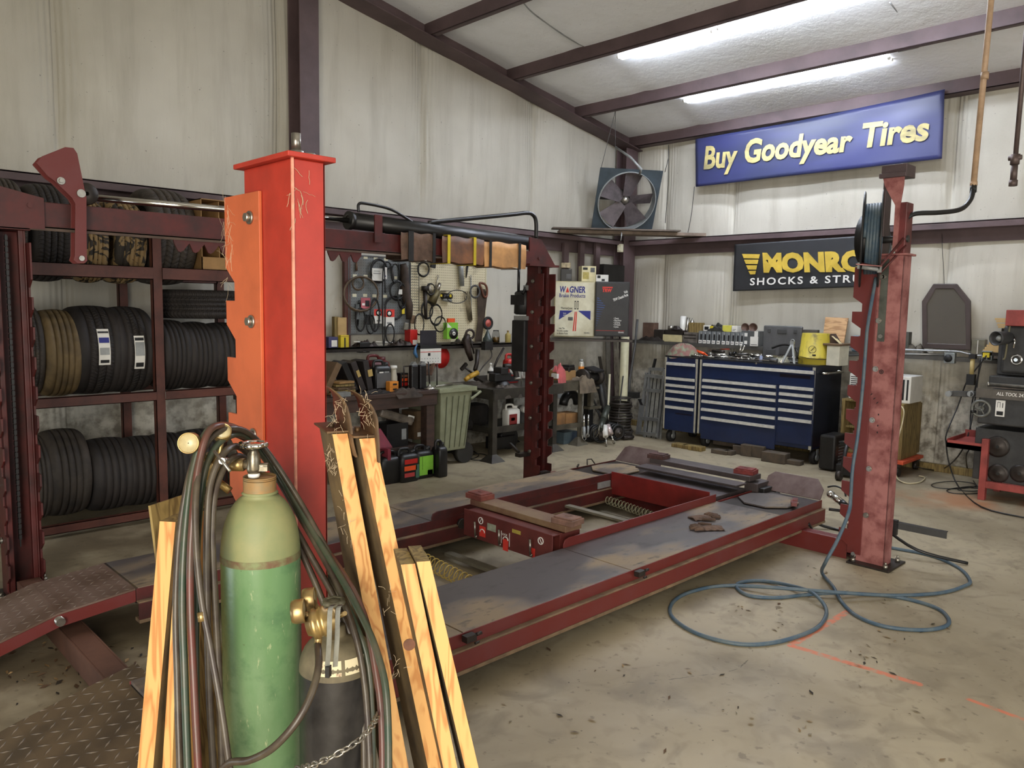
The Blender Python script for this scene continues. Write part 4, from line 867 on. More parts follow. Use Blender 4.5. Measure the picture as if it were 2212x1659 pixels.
t = MB(); b = at(2188, 402, x=5.5); t.cyl((b.x, b.y, b.z), (b.x, b.y-.01, zroof(5.5)-.02), .014, 12); t.cyl((b.x, b.y, b.z-.0), (b.x, b.y, b.z+.035), .024, 8); z_ = at(2188, 345, x=5.5).z; t.cyl((b.x, b.y, z_-.03), (b.x, b.y, z_+.03), .026, 8); t.cyl((b.x-.0, b.y-.035, z_+.01), (b.x, b.y+.035, z_+.01), .015, 8); t.cyl((b.x, b.y, b.z+.03), (b.x, b.y, z_-.03), .019, 12)
solo('ceiling_drop_pipe', t, mat('brown_iron_pipe', (98, 84, 80), .5, .5, .2, 9), 'dark iron drop pipe with a tee and capped end, rightmost below the ceiling', 'pipe')
# blue hose hanging along the post and lying in loops on the floor
F = lambda u, v, z=.009: at(u, v, z=z)
hp = [at(1892, 600, x=4.60), at(1875, 700, x=4.5), at(1871, 740, x=4.48), at(1864, 830, x=4.45), at(1853, 940, x=4.40), at(1842, 1010, x=4.35), at(1838, 1070, x=4.3), at(1834, 1105, x=4.2), at(1810, 1165, x=4.1), at(1783, 1215, x=4.04), F(1776, 1238, .02), F(1800, 1268, .024), F(1818, 1300), F(1850, 1330), F(1910, 1353), F(1990, 1361), F(2042, 1353), F(2048, 1335), F(2020, 1312), F(1950, 1292), F(1880, 1284), F(1800, 1281, .025), F(1740, 1285), F(1680, 1291), F(1620, 1287), F(1592, 1270), F(1600, 1258), F(1650, 1255), F(1720, 1268, .025), F(1760, 1284, .04), F(1785, 1318), F(1770, 1352), F(1720, 1376), F(1650, 1391), F(1580, 1389), F(1500, 1366), F(1450, 1330), F(1456, 1298), F(1500, 1276), F(1570, 1265), F(1680, 1270, .035), F(1800, 1279, .04), F(1930, 1286, .02), F(2030, 1281), F(2083, 1266), F(2095, 1254), F(2070, 1226), F(2010, 1200), F(1940, 1186), F(1890, 1178), F(1850, 1175)]
t = MB(); t.tube(hp, .0095, 10, sub=6); solo('blue_air_hose', t, bh_, 'long blue air hose hanging down the dusty post and looping over the floor', 'hose')
# black hoses between runway end and post
t = MB(); t.tube([at(1806, 1102, x=5.0), at(1850, 1101, x=4.95), at(1880, 1104, x=4.95), at(1925, 1110, x=4.95)], .010, 8, sub=4); t.tube([F(1925, 1110, .17), F(2000, 1130, .02)], .01, 8)
solo('black_floor_hose', MB().tube([V((4.98, 2.1, .2)), V((5.05, 1.95, .19)), V((5.02, 1.8, .16)), V((4.98, 1.55, .06)), V((5.1, 1.3, .012))], .010, 8, sub=5), blackp, 'upper black hose passing behind the dusty post', 'hose')
solo('black_floor_hose', MB().tube([F(1750, 1120, .06), F(1770, 1133, .03), F(1800, 1142), F(1845, 1152), F(1900, 1160)], .010, 8, sub=5), blackp, 'middle black hose on the floor near the runway end', 'hose')
solo('black_floor_hose', MB().tube([F(1745, 1130, .14), F(1762, 1155, .06), F(1800, 1180, .03), F(1836, 1200, .03), F(1842, 1196, .1)], .011, 8, sub=5), blackp, 'lowest black hose curving towards the foot of the dusty post', 'hose')
# air ratchet resting at the runway end
ig = thing('air_wrench', 'chrome and black air wrench lying at the far end of the near runway', 'air tool', at(1815, 1080, z=.24))
t = MB(); a, b = at(1795, 1068, x=5.02), at(1818, 1085, x=4.98); t.cyl(a, b, .022, 14); t.ball(a, .028, (1.1, 1, .9)); part('motor_housing', t, chrome, ig); t = MB(); c = at(1829, 1093, x=4.96); t.cyl(b, c, .024, 12, .017); part('grip', t, blackp, ig); t = MB(); t.cyl(c, at(1846, 1099, x=4.93), .008, 10); part('air_fitting', t, steel, ig)
t = MB(); t.tube([at(1788, 1052, x=5.05), at(1805, 1050, x=5.05), at(1822, 1058, x=5.03), at(1827, 1072, x=5.0)], .006, 8, sub=4); part('hanging_loop', t, blackp, ig)
# work gloves on the near runway
def glove(u, v, rz, lb):
    c = at(u, v, z=.252); o = thing('work_glove', lb, 'glove', c, rz); t = MB(); M_ = Matrix.Translation(c) @ Matrix.Rotation(rz, 4, 'Z')
    def f(i, j):
        x = -.06+.13*i; y = -.045+.09*j; return M_ @ V((x, y, .004+.014*math.sin(PI*min(max(j, .02), .98))*math.sin(PI*(.15+.7*i))+.003*math.sin(x*160+y*90)))
    t.grid(f, 16, 12); t.grid(lambda i, j: M_ @ V((-.06+.13*i, -.045+.09*j, .001)), 4, 4); part('palm', t, cloth, o)
    for k in range(4):
        y = -.034+.0225*k; l_ = (.055, .07, .075, .06)[k]; t = MB(); t.tube([M_ @ V((.06, y, .008)), M_ @ V((.06+l_*.5, y+.003*k, .013)), M_ @ V((.06+l_, y*1.25, .007))], [.010, .010, .008], 8); part('finger', t, cloth, o)
    t = MB(); t.tube([M_ @ V((-.01, -.04, .008)), M_ @ V((.03, -.068, .010)), M_ @ V((.055, -.075, .008))], [.011, .010, .008], 8); part('thumb', t, cloth, o)
glove(1512, 1120, -.4, 'crumpled brown work glove, upper one of two on the near runway'); glove(1538, 1142, 2.5, 'flattened brown work glove, lower one of two on the near runway')
# dead leaves and scraps blown over the floor
lf = [mat('leaf_%s' % a, c, .8, 0, .2, 30) for a, c in (('tan', (150, 122, 84)), ('brown', (84, 62, 42)), ('dark', (48, 40, 32)))]
t = MB(); rn_ = random.Random(9)
spots = [(1455, 1270, 9, .05), (1600, 1318, 5, .03), (1690, 1320, 5, .05), (1860, 1420, 14, .08), (1940, 1375, 7, .07), (2010, 1350, 4, .04), (1690, 1350, 5, .05), (1480, 1450, 4, .04), (1330, 1440, 4, .04), (1735, 1570, 4, .03), (1610, 1555, 3, .03), (1980, 1545, 3, .02), (1230, 1400, 3, .1), (1150, 1560, 3, .1), (1760, 1235, 6, .05), (100, 1440, 30, .12), (60, 1400, 16, .10), (150, 1460, 20, .08), (280, 1430, 7, .06), (40, 1520, 6, .1), (1960, 1300, 3, .1), (1400, 1550, 5, .2), (1560, 1500, 6, .3), (1850, 1500, 6, .3)]
for u, v, n_, s_ in spots:
    c = at(u, v, z=0)
    for i in range(n_):
        p = c+V((rn_.gauss(0, s_), rn_.gauss(0, s_), .002)); a = rn_.uniform(0, PI); l_ = rn_.uniform(.006, .022); w_ = l_*rn_.uniform(.2, .5); d = V((math.cos(a), math.sin(a), 0)); e = V((-d.y, d.x, 0)); h = V((0, 0, rn_.uniform(.001, .007)))
        t.add([p-d*l_, p+e*w_+h, p+d*l_+h*.5, p-e*w_], [(0, 1, 2, 3)], rn_.choice((0, 1, 1, 2)))
solo('leaf_litter', t, lf, 'scattered dead leaves and scraps on the concrete floor', 'leaf litter', None, 'stuff')
# ================================================================ tube lights
def tubelight(x, y0, y1, z, lb):
    o = thing('tube_light', lb, 'ceiling light', (x, (y0+y1)/2, z), 0, 'tube lights under the purlins' if 0 else None)
    t = MB(); t.bx(x-.028, x+.028, y0, y1, z+.02, z+.045); t.prism([(-.05, 0), (.05, 0), (.02, .02), (-.02, .02)], (x, y1, z), (1, 0, 0), (0, 0, 1), y1-y0) if 0 else None
    part('housing', t, white, o)
    for dx in (-.028, .028):
        t = MB(); t.cyl((x+dx, y0+.02, z), (x+dx, y1-.02, z), .014, 8); part('lamp_tube', t, mat('lit_tube', (232, 240, 255), .5, 0, 0, emit=TUBE_POWER), o)
        t = MB(); t.cyl((x+dx, y0, z), (x+dx, y0+.02, z), .014, 8); t.cyl((x+dx, y1-.02, z), (x+dx, y1, z), .014, 8); part('end_cap', t, whitep, o)
    for y in (y0+.25, y1-.25):
        t = MB(); t.cyl((x, y, z+.05), (x, y, zroof(x)-.01), .0025, 6); part('hanger_wire', t, steel, o)
tubelight(7.18, 2.72, 4.82, 3.69, 'long lit double tube light nearest the blue lettered banner')
tubelight(5.95, 3.72, 4.74, 3.84, 'lit tube light, left one of the end-to-end pair in the middle row')
tubelight(5.98, 1.75, 3.70, 3.86, 'lit tube light, right one of the end-to-end pair in the middle row')
tubelight(4.42, 3.3, 4.32, 4.08, 'lit tube light whose tip shows at the top edge, nearest the camera')
for q, lb in (([(1130, 5, 4.02), (1160, 35, 4.0), (1250, 95, 3.96), (1320, 115, 3.9)], 'thin power cord under the ceiling leading to the middle tube light'), ([(1922, 5, 3.85), (1960, 50, 3.8), (1998, 85, 3.75), (1990, 100, 3.72), (1940, 112, 3.7)], 'thin power cord under the ceiling at the right end of the tube light')):
    solo('electrical_cable', MB().tube([at(u, v, z=z) for u, v, z in q], .006, 6, sub=6), greyl, lb, 'cord')
# ================================================================ tyre rack on the left wall
rack = thing('tire_rack', 'dark red steel rack full of tires against the left wall', 'rack', (2.2, 5.7, 0))
YF, YB = 5.34, 6.02; rp = mat('brown_red_rack', (84, 44, 33), .55, 0, .3, 6, .04)
for x, y, lb in ((.55, YF, None), (1.90, YF, None), (2.62, YF, None), (.55, YB, None), (1.90, YB, None), (2.62, YB, None)):
    t = MB(); t.bx(x-.03, x+.03, y, y+.004, 0, 2.02); t.bx(x-.03, x-.026, y, y+.05, 0, 2.02); part('upright', t, rp, rack)
for z0, z1_ in ((.03, .085), (.825, .887), (1.63, 1.712)):
    for y in (YF-.012, YB):
        for xa, xb in ((.58, 1.87), (1.93, 2.60)):
            t = MB(); t.bx(xa, xb, y, y+.004, z0, z1_); t.bx(xa, xb, y, y+.04, z1_-.004, z1_); t.bx(xa, xb, y, y+.03, z0, z0+.004); part('shelf_rail', t, rp, rack)
def rub(name, c, c2, sip=70, k=.6, bumpy=True, camo=False):
    m = bpy.data.materials.new(name); m.use_nodes = True; N = m.node_tree.nodes; L = m.node_tree.links; p = N['Principled BSDF']; p.inputs['Roughness'].default_value = .72
    tc = N.new('ShaderNodeTexCoord'); n = N.new('ShaderNodeTexNoise'); n.inputs['Scale'].default_value = 9 if not camo else 7; n.inputs['Detail'].default_value = 3 if camo else 7; n.inputs['Distortion'].default_value = 3 if camo else .3; L.new(tc.outputs['Object'], n.inputs[0])
    r = N.new('ShaderNodeMapRange'); r.inputs[1].default_value = .5 if camo else .4; r.inputs[2].default_value = .53 if camo else .7; L.new(n.outputs[0], r.inputs[0])
    x = N.new('ShaderNodeMix'); x.data_type = 'RGBA'; x.inputs[6].default_value = lin(c); x.inputs[7].default_value = lin(c2); L.new(r.outputs[0], x.inputs[0]); L.new(x.outputs[2], p.inputs['Base Color'])
    sp = N.new('ShaderNodeSeparateXYZ'); L.new(tc.outputs['Object'], sp.inputs[0])
    def M(op, a, b=None):
        q = N.new('ShaderNodeMath'); q.operation = op
        for i, kk in enumerate((a, b)):
            if kk is None: continue
            if isinstance(kk, (int, float)): q.inputs[i].default_value = kk
            else: L.new(kk, q.inputs[i])
        return q.outputs[0]
    an = M('ARCTAN2', sp.outputs[2], sp.outputs[1]); s = M('SINE', M('ADD', M('MULTIPLY', an, sip), M('MULTIPLY', M('SINE', M('MULTIPLY', sp.outputs[0], 70)), 2.2))); s = M('MINIMUM', M('MAXIMUM', M('MULTIPLY', s, 2.2), -1), .4)
    rad = M('SQRT', M('ADD', M('MULTIPLY', sp.outputs[1], sp.outputs[1]), M('MULTIPLY', sp.outputs[2], sp.outputs[2]))); tr = M('GREATER_THAN', rad, .292)
    b = N.new('ShaderNodeBump'); b.inputs['Strength'].default_value = k; b.inputs['Distance'].default_value = .012; L.new(M('MULTIPLY', s, tr), b.inputs['Height']); L.new(b.outputs[0], p.inputs['Normal']); return m
tk = rub('tread_rubber', (40, 34, 31), (30, 26, 24)); td = rub('dusty_tread_rubber', (66, 58, 50), (46, 41, 37), 60, .5); tt = rub('tan_dusty_rubber', (120, 100, 66), (84, 70, 48), 40, .15); tcm = rub('muddy_tread', (136, 112, 74), (40, 34, 26), 30, .6, camo=True)
def tire(nm, Rr, w_, m, lb, loc, flat=False, ribs=4, grp=None, rz=0):
    o = thing(nm, lb, 'tire', loc, 0, grp); h = w_/2; pr = [(Rr*.62, -h*.75), (Rr*.66, -h*.92), (Rr*.80, -h*1.02), (Rr*.90, -h*1.0), (Rr*.93, -h*.92)]
    n_ = ribs; x = -h*.8; st = 1.6*h/(n_+1)
    for i in range(n_+1):
        xa = -h*.82+i*1.64*h/(n_+1); xb = xa+1.64*h/(n_+1); cr = lambda q: Rr*(1-.06*(q/h)**2); gp = .0045
        pr += [(cr(xa+gp), xa+gp), (cr(xb-gp), xb-gp)]+([(Rr-.013, xb-gp), (Rr-.013, xb+gp)] if i < n_ else [])
    pr += [(Rr*.93, h*.92), (Rr*.90, h*1.0), (Rr*.80, h*1.02), (Rr*.66, h*.92), (Rr*.62, h*.75), (Rr*.60, 0), (Rr*.62, -h*.75)]
    t = MB(); t.lathe(pr, (0, 0, 0), (1, 0, 0), 56, 0, True); me = mesh('tread_casing', t, m); me.parent = o; WM['tread_casing'] = None
    WM[me.name] = Matrix.Translation(V(loc)); o.rotation_euler = (0, PI/2 if flat else 0, rz); return o, me
def trow(items, zb_, yc_off=0):
    for u0, u1, vt, m, nm, lb, lab in items:
        z_ = at((u0+u1)/2, vt, y=YF+.33).z; Rr = min(max((z_-zb_)/2, .24), .36); x0 = at(u0, 780, y=YF+.06).x; x1 = at(u1, 780, y=YF+.06).x
        o, me = tire(nm, Rr, (x1-x0)*.90, m, lb, ((x0+x1)/2, YF+Rr+.03, zb_+Rr), rz=random.uniform(-.05, .03))
        if lab:
            ws, hs, zt = lab[:3]; t = MB(); xc = o.location.x+.01*ws/.04; n_ = 6; a0, a1 = lab[3]
            vs = []; 
            for k in range(n_+1):
                a = a0+(a1-a0)*k/n_; yy = o.location.y-math.cos(a)*(Rr+.002); zz_ = o.location.z+math.sin(a)*(Rr+.002)
                vs += [(xc-ws, yy, zz_), (xc+ws, yy, zz_)]
            t.add(vs, [(2*k, 2*k+1, 2*k+3, 2*k+2) for k in range(n_)], 0); WM[o.name] = Matrix.Translation(o.location)
            o.rotation_euler = (0, 0, 0); lbp = part('sticker', t, paper, o, 'white paper size sticker')
            for k, (a_, w_, hh, mm) in enumerate(lab[4]):
                t = MB(); yy = o.location.y-math.cos(a_)*(Rr+.004); zz_ = o.location.z+math.sin(a_)*(Rr+.004); t.box((xc, yy, zz_), (w_*2, .0008, hh), 0, -a_); part('print_block', t, mm, lbp)
T = 'tire'
trow([(40, 104, 655, td, T, 'grey dusty tire beside the left post on the middle shelf', None),
      (97, 184, 668, tt, T, 'tan dust-coated tire with smooth ribs on the middle shelf', None),
      (162, 277, 660, tk, T, 'wide black tire with blue lettered white sticker on the middle shelf', (.035, .1, 0, (-.28, .52), ((.44, .032, .012, inkk), (.26, .03, .035, inkb), (.02, .028, .045, greyl), (-.2, .026, .02, inkk)))),
      (247, 345, 662, tk, T, 'black tire with a plain barcode sticker on the middle shelf', (.032, .1, 0, (-.40, .36), ((.28, .028, .02, inkk), (.06, .028, .09, greyl), (-.3, .024, .03, inkk)))),
      (352, 421, 690, tk, T, 'black tire just right of the rack upright on the middle shelf', None),
      (408, 476, 694, tk, T, 'black tire second right of the rack upright on the middle shelf', None),
      (464, 540, 698, tk, T, 'black tire half hidden behind the orange lock plate on the middle shelf', None)], .86)
trow([(42, 108, 938, td, T, 'grey tire beside the left post on the bottom shelf', None), (94, 195, 924, td, T, 'largest worn grey tire on the bottom shelf', None), (187, 291, 941, tk, T, 'low black tire third from the left post on the bottom shelf', None),
      (266, 362, 937, tk, T, 'black tire just left of the rack upright on the bottom shelf', None), (338, 410, 930, tk, T, 'black tire partly behind the rack upright on the bottom shelf', None), (400, 490, 922, tk, T, 'black tire behind the welding hoses on the bottom shelf', None)], .07)
trow([(0, 76, 388, td, T, 'smooth grey tire beside the left post on the top shelf', None), (80, 172, 402, tk, T, 'plain black tire behind the red pulley arm on the top shelf', None),
      (186, 251, 436, tcm, T, 'mud-patterned chunky tire, left of the two on the top shelf', None), (252, 327, 436, tcm, T, 'mud-patterned chunky tire, right of the two on the top shelf', None), (332, 437, 412, td, T, 'tall ribbed tire rising above the beam on the top shelf', None)], 1.60)
tire(T, .33, .2, tk, 'black tire lying flat on top of the three black tires', (at(430, 660, y=5.75).x, 5.72, 1.47), True)
bo = thing('cardboard_box', 'open cardboard box at the right end of the top tire shelf', 'box', (at(480, 560, y=5.4).x, 5.6, 1.72))
xa, xb = at(436, 560, y=5.38).x, at(530, 560, y=5.38).x; zt = at(470, 432, y=5.38).z
for nm, b_ in (('side_panel', (xa, xa+.006, 5.38, 5.8, 1.715, zt)), ('side_panel', (xb-.006, xb, 5.38, 5.8, 1.715, zt)), ('back_panel', (xa, xb, 5.794, 5.8, 1.715, zt)), ('front_panel', (xa, xb, 5.38, 5.386, 1.715, 1.80)), ('top_flap', (xa, xb, 5.38, 5.62, zt-.006, zt)), ('divider', ((xa+xb)/2-.03, (xa+xb)/2-.024, 5.39, 5.79, 1.72, zt-.01))):
    part(nm, MB().bx(*b_), card, bo)
# ================================================================ generic builders for shelf and bench clutter
def jug(x, y, z, w_, d_, h_, m, lb, labels=(), rz=0, capm=None, name='oil_jug', hx=.5):
    """handled plastic jug; labels = (xfrac, zfrac, wfrac, hfrac, material)"""
    o = thing(name, lb, 'jug', (x, y, z)); M_ = Matrix.Translation((x, y, z)) @ Matrix.Rotation(rz, 4, 'Z'); W2, D2 = w_/2, d_/2
    def ring(sx, sy, zz_): 
        q = []
        for k in range(20):
            a = 2*PI*k/20; c_, s_ = math.cos(a), math.sin(a); q.append(M_ @ V((W2*sx*math.copysign(abs(c_)**.35, c_), D2*sy*math.copysign(abs(s_)**.35, s_), zz_)))
        return q
    pr = [(.9, .9, 0), (1, 1, h_*.03), (1, 1, h_*.70), (.96, .9, h_*.78), (.7, .6, h_*.84)]
    t = MB(); vs = []
    for p_ in pr: vs += ring(*p_)
    fs = [(i*20+k, i*20+(k+1) % 20, (i+1)*20+(k+1) % 20, (i+1)*20+k) for i in range(len(pr)-1) for k in range(20)]+[tuple(range(20)), tuple(range((len(pr)-1)*20, len(pr)*20))]
    t.add(vs, fs, 0, True)
    hp_ = [M_ @ V(q) for q in ((-W2*.85, 0, h_*.74), (-W2*.85, 0, h_*.93), (-W2*.6, 0, h_*.985), (W2*.1, 0, h_*.97), (W2*.3, 0, h_*.88), (W2*.3, 0, h_*.8))]
    t.tube(hp_, h_*.045, 8, sub=4); part('bottle_body', t, m, o)
    t = MB(); t.cyl(M_ @ V((W2*.6, 0, h_*.80)), M_ @ V((W2*.6, 0, h_*.93)), W2*.30, 14); part('cap', t, capm or m, o)
    for xf, zf, wf, hf, mm in labels:
        t = MB(); a = M_ @ V((w_*(xf-.5), -D2-.0015, h_*zf)); ex = M_.to_3x3() @ V((w_*wf/2, 0, 0)); t.bar(a-V((0, 0, h_*hf/2)), a+V((0, 0, h_*hf/2)), ex, M_.to_3x3() @ V((0, .001, 0))); part('label', t, mm, o)
    return o
def bottle(x, y, z, r_, h_, m, lb, cap=None, band=None, name='bottle', cat='bottle', neck=.3, lab='label', sh=.62):
    o = thing(name, lb, cat, (x, y, z)); t = MB(); t.lathe([(.001, 0), (r_*.95, 0), (r_, h_*.03), (r_, h_*sh), (r_*.85, h_*(sh+.08)), (r_*neck, h_*(sh+.2)), (r_*neck, h_*.9), (.001, h_*.9)], (x, y, z), UP, 20); part('bottle_body', t, m, o)
    t = MB(); t.lathe([(.001, h_*.88), (r_*neck*1.3, h_*.88), (r_*neck*1.2, h_), (.001, h_)], (x, y, z), UP, 14); part('cap', t, cap or m, o)
    for b_, c_, mm in (band or ()):
        t = MB(); t.lathe([(r_+.0008, h_*b_), (r_+.0008, h_*c_)], (x, y, z), UP, 20); part(lab, t, mm, o)
    return o
def fx(u, v, y): q = at(u, v, y=y); return q.x, q.z
def lbox(name, u0, v0, u1, v1, y, dep, m, lb, cat, parts=(), bevel=.003, one=True, z0=None, rz=0):
    """box whose front (towards the room, on plane y) covers the photo rectangle"""
    xa, _ = fx(u0, (v0+v1)/2, y); xb, _ = fx(u1, (v0+v1)/2, y); uc = (u0+u1)/2; zt = fx(uc, v0, y)[1]; zb_ = z0 if z0 is not None else fx(uc, v1, y)[1]
    t = MB(); t.box(((xa+xb)/2, y+dep/2, (zt+zb_)/2), (xb-xa, dep, zt-zb_), rz)
    if not parts: return solo(name, t, m, lb, cat, bevel=bevel)
    o = thing(name, lb, cat, ((xa+xb)/2, y+dep/2, zb_)); part('box_body', t, m, o, None, bevel)
    for pn, a, b, c_, d_, mm in parts:   # fractions of the front
        t = MB(); t.bx(xa+(xb-xa)*a, xa+(xb-xa)*b, y-.0015, y-.0003, zb_+(zt-zb_)*c_, zb_+(zt-zb_)*d_); part(pn, t, mm, o)
    return o
# ---- ledge along the left wall, pegboards
ZL = 1.10
solo('wall_ledge', MB().bx(3.52, 6.25, 5.96, 6.13, ZL-.012, ZL).bx(3.52, 6.25, 5.96, 5.972, ZL-.04, ZL), dksteel, 'dark steel ledge running along the left wall under the pegboards', 'ledge')
def pegmat(name, c, hole):
    m = bpy.data.materials.new(name); m.use_nodes = True; N = m.node_tree.nodes; L = m.node_tree.links; p = N['Principled BSDF']; p.inputs['Roughness'].default_value = .6
    tc = N.new('ShaderNodeNewGeometry'); sp = N.new('ShaderNodeSeparateXYZ'); L.new(tc.outputs['Position'], sp.inputs[0])
    def M(op, a, b=None):
        q = N.new('ShaderNodeMath'); q.operation = op
        for i, kk in enumerate((a, b)):
            if kk is None: continue
            if isinstance(kk, (int, float)): q.inputs[i].default_value = kk
            else: L.new(kk, q.inputs[i])
        return q.outputs[0]
    f = lambda s: M('POWER', M('SUBTRACT', M('FRACT', M('MULTIPLY', s, 1/.0254)), .5), 2)
    d = M('SQRT', M('ADD', f(sp.outputs[0]), f(sp.outputs[2]))); k = M('LESS_THAN', d, .17)
    n = N.new('ShaderNodeTexNoise'); n.inputs['Scale'].default_value = 5; n.inputs['Detail'].default_value = 8; L.new(tc.outputs['Position'], n.inputs[0]); r = N.new('ShaderNodeMapRange'); r.inputs[1].default_value = .55; r.inputs[2].default_value = .72; r.inputs[4].default_value = .6; L.new(n.outputs[0], r.inputs[0])
    x0 = N.new('ShaderNodeMix'); x0.data_type = 'RGBA'; x0.inputs[6].default_value = lin(c); x0.inputs[7].default_value = lin((92, 80, 58)); L.new(r.outputs[0], x0.inputs[0])
    x = N.new('ShaderNodeMix'); x.data_type = 'RGBA'; L.new(x0.outputs[2], x.inputs[6]); x.inputs[7].default_value = lin(hole); L.new(k, x.inputs[0]); L.new(x.outputs[2], p.inputs['Base Color']); return m
def board(name, x0, x1, z0, z1, y, m, frame_m, lb):
    o = thing(name, lb, 'pegboard', ((x0+x1)/2, y, z0)); part('panel', MB().bx(x0, x1, y-.006, y, z0, z1), m, o); t = MB()
    t.bx(x0-.01, x1+.01, y-.012, y-.004, z1, z1+.012); t.bx(x0-.01, x1+.01, y-.012, y-.004, z0-.012, z0); t.bx(x0-.012, x0, y-.012, y-.004, z0, z1); t.bx(x1, x1+.012, y-.012, y-.004, z0, z1); part('panel_frame', t, frame_m, o); return o
YP = 6.10
gx0, gz1 = fx(753, 552, YP); gx1, gz0 = fx(883, 706, YP)
GB = board('pegboard', gx0, gx1, 1.22, gz1, YP, pegmat('grey_pegboard', (108, 112, 112), (70, 72, 72)), greyp, 'grey perforated tool board with small price tags on the left wall')
wx0, wz1 = fx(887, 566, YP); wx1, wz0 = fx(1046, 742, YP)
WB = board('pegboard', wx0, wx1, 1.13, wz1, YP, pegmat('cream_pegboard', (214, 204, 172), (120, 108, 84)), cream, 'cream pegboard with saw and grinders hung on it')
for u, v in ((790, 556), (812, 558), (834, 560), (856, 561), (767, 596), (790, 597), (854, 600), (766, 638), (789, 638), (809, 639), (832, 640)):
    x_, z_ = fx(u, v, YP-.01); part('price_tag', MB().bx(x_-.022, x_+.022, YP-.0085, YP-.007, z_-.014, z_+.014), cream, GB)
def W(u, v, y=YP-.03): return at(u, v, y=y)
def loop(name, u, v, ru, rv, n, r_, m, lb, cat='hose', y=YP-.03, jit=.08):
    t = MB(); q = []
    for k in range(n*20):
        a = 2*PI*k/20; f = 1+jit*math.sin(k*.37); q.append(at(u+ru*f*math.cos(a), v+rv*f*math.sin(a), y=y-.0035*(k/20)))
    t.tube(q, r_, 6); return solo(name, t, m, lb, cat)
loop('coiled_hose', 779, 635, 37, 37, 3, .008, mat('brown_tube', (96, 80, 62), .5, 0, .3, 14), 'large brown hose coil hanging on the grey board', y=YP-.05, jit=.03)
loop('coiled_hose', 773, 612, 12, 14, 3, .007, mat('brown_tube', (96, 80, 62)), 'small brown hose coil inside the large coil on the grey board')
loop('coiled_cable', 836, 573, 7, 7, 3, .006, blackp, 'small black coil beside the tagged black coil on the grey board', 'cable')
loop('coiled_cable', 818, 585, 17, 24, 3, .007, blackp, 'tall black belt coil with white instruction card on the grey board', 'belt')
loop('coiled_cable', 858, 628, 16, 20, 4, .006, blackp, 'tangled black wire coil at the right of the grey board', 'cable'); loop('coiled_cable', 851, 665, 20, 24, 3, .006, blackp, 'lower tangled black wire coil at the right of the grey board', 'cable')
loop('drive_belt', 809, 680, 10, 34, 2, .006, rubber, 'long narrow black belt over the red belt cards', 'belt', y=YP-.06); loop('drive_belt', 829, 660, 3, 88, 1, .006, rubber, 'single long black belt hanging down the middle of the grey board', 'belt', y=YP-.07, jit=0); loop('drive_belt', 778, 690, 10, 24, 2, .006, rubber, 'looped black belt at the foot of the grey board', 'belt', y=YP-.05)
loop('drive_belt', 842, 720, 0.1+9, 20, 2, .005, rubber, 'black belt loop hanging below the grey board', 'belt', y=YP-.05)
def hcard(u0, v0, u1, v1, m, lb, parts_=(), y=YP-.045, cat='card', name='hanging_card'):
    xa, zt = fx(u0, v0, y); xb, zb_ = fx(u1, v1, y); o = thing(name, lb, cat, ((xa+xb)/2, y, zb_)); part('card', MB().bx(xa, xb, y, y+.006, zb_, zt), m, o)
    for pn, a, b, c_, d_, mm in parts_: part(pn, MB().bx(xa+(xb-xa)*a, xa+(xb-xa)*b, y-.0016, y-.0004, zb_+(zt-zb_)*c_, zb_+(zt-zb_)*d_), mm, o)
    return o, xa, xb, zb_, zt
hcard(804, 579, 827, 607, paper, 'white instruction card hung on the tall black belt coil', [('print_block', .1, .8, .55, .62, greyl), ('print_block', .15, .7, .75, .8, greyl)])
hcard(828, 577, 836, 603, paper, 'narrow white card beside the instruction card on the grey board', [('print_block', .3, .7, .2, .3, inkb)])
for u0, v0, u1, v1, lb in ((808, 668, 827, 699, 'red and white belt card, left of the pair on the grey board'), (829, 668, 852, 705, 'red and white belt card, right of the pair on the grey board')):
    o, xa, xb, za, zb_ = hcard(u0, v0, u1, v1, paper, lb, [('red_band', 0, 1, .55, 1, inkr), ('print_block', .3, .75, .15, .25, greyl)], y=YP-.052)
    t = MB(); t.lathe([(.001, 0), (.030, 0), (.030, -.002), (.001, -.002)], ((xa+xb)/2, YP-.0535, za+(zb_-za)*.75), (0, 1, 0), 20); part('brand_badge', t, inkk, o); t = MB(); t.lathe([(.001, 0), (.018, 0), (.018, -.002), (.001, -.002)], ((xa+xb)/2, YP-.055, za+(zb_-za)*.75), (0, 1, 0), 20); part('badge_centre', t, inkw, o)
hcard(780, 643, 800, 667, mat('pink_pack', (176, 92, 100), .5, 0, .2, 9), 'pink hanging pack inside the large brown coil', [('print_block', .1, .4, .3, .5, inkw), ('dark_window', .45, .9, .2, .75, inkk)])
hcard(767, 657, 776, 690, mat('smoke_pack', (84, 88, 88), .4, 0, .2, 9), 'grey blister pack with black edge at the left of the grey board', [('dark_strip', 0, .15, 0, 1, inkk)])
hcard(867, 660, 877, 680, black, 'black pack with a yellow window at the right of the grey board', [('yellow_window', .1, .7, .1, .7, yellow)])
hcard(860, 625, 869, 636, paper, 'tiny torn white tag on the black wire coil')
t = MB(); t.tube([W(871, 570), W(873, 580), W(876, 640), W(884, 660), W(884, 690)], [.03, .04, .05, .04, .03], 10); solo('tool_sling', t, mat('old_leather', (62, 48, 38), .7, 0, .4, 9, .3), 'dark leather strap bundle between the two boards', 'strap')
t = MB()
for v in range(574, 672, 6): t.tube([W(887, v), W(905, v+1)], .0022, 5)
t.tube([W(887, 568), W(887, 672)], .0035, 6); t.tube([W(905, 568), W(905, 672)], .0035, 6); solo('wire_rack', t, black, 'narrow black wire rack at the left side of the cream board', 'rack')
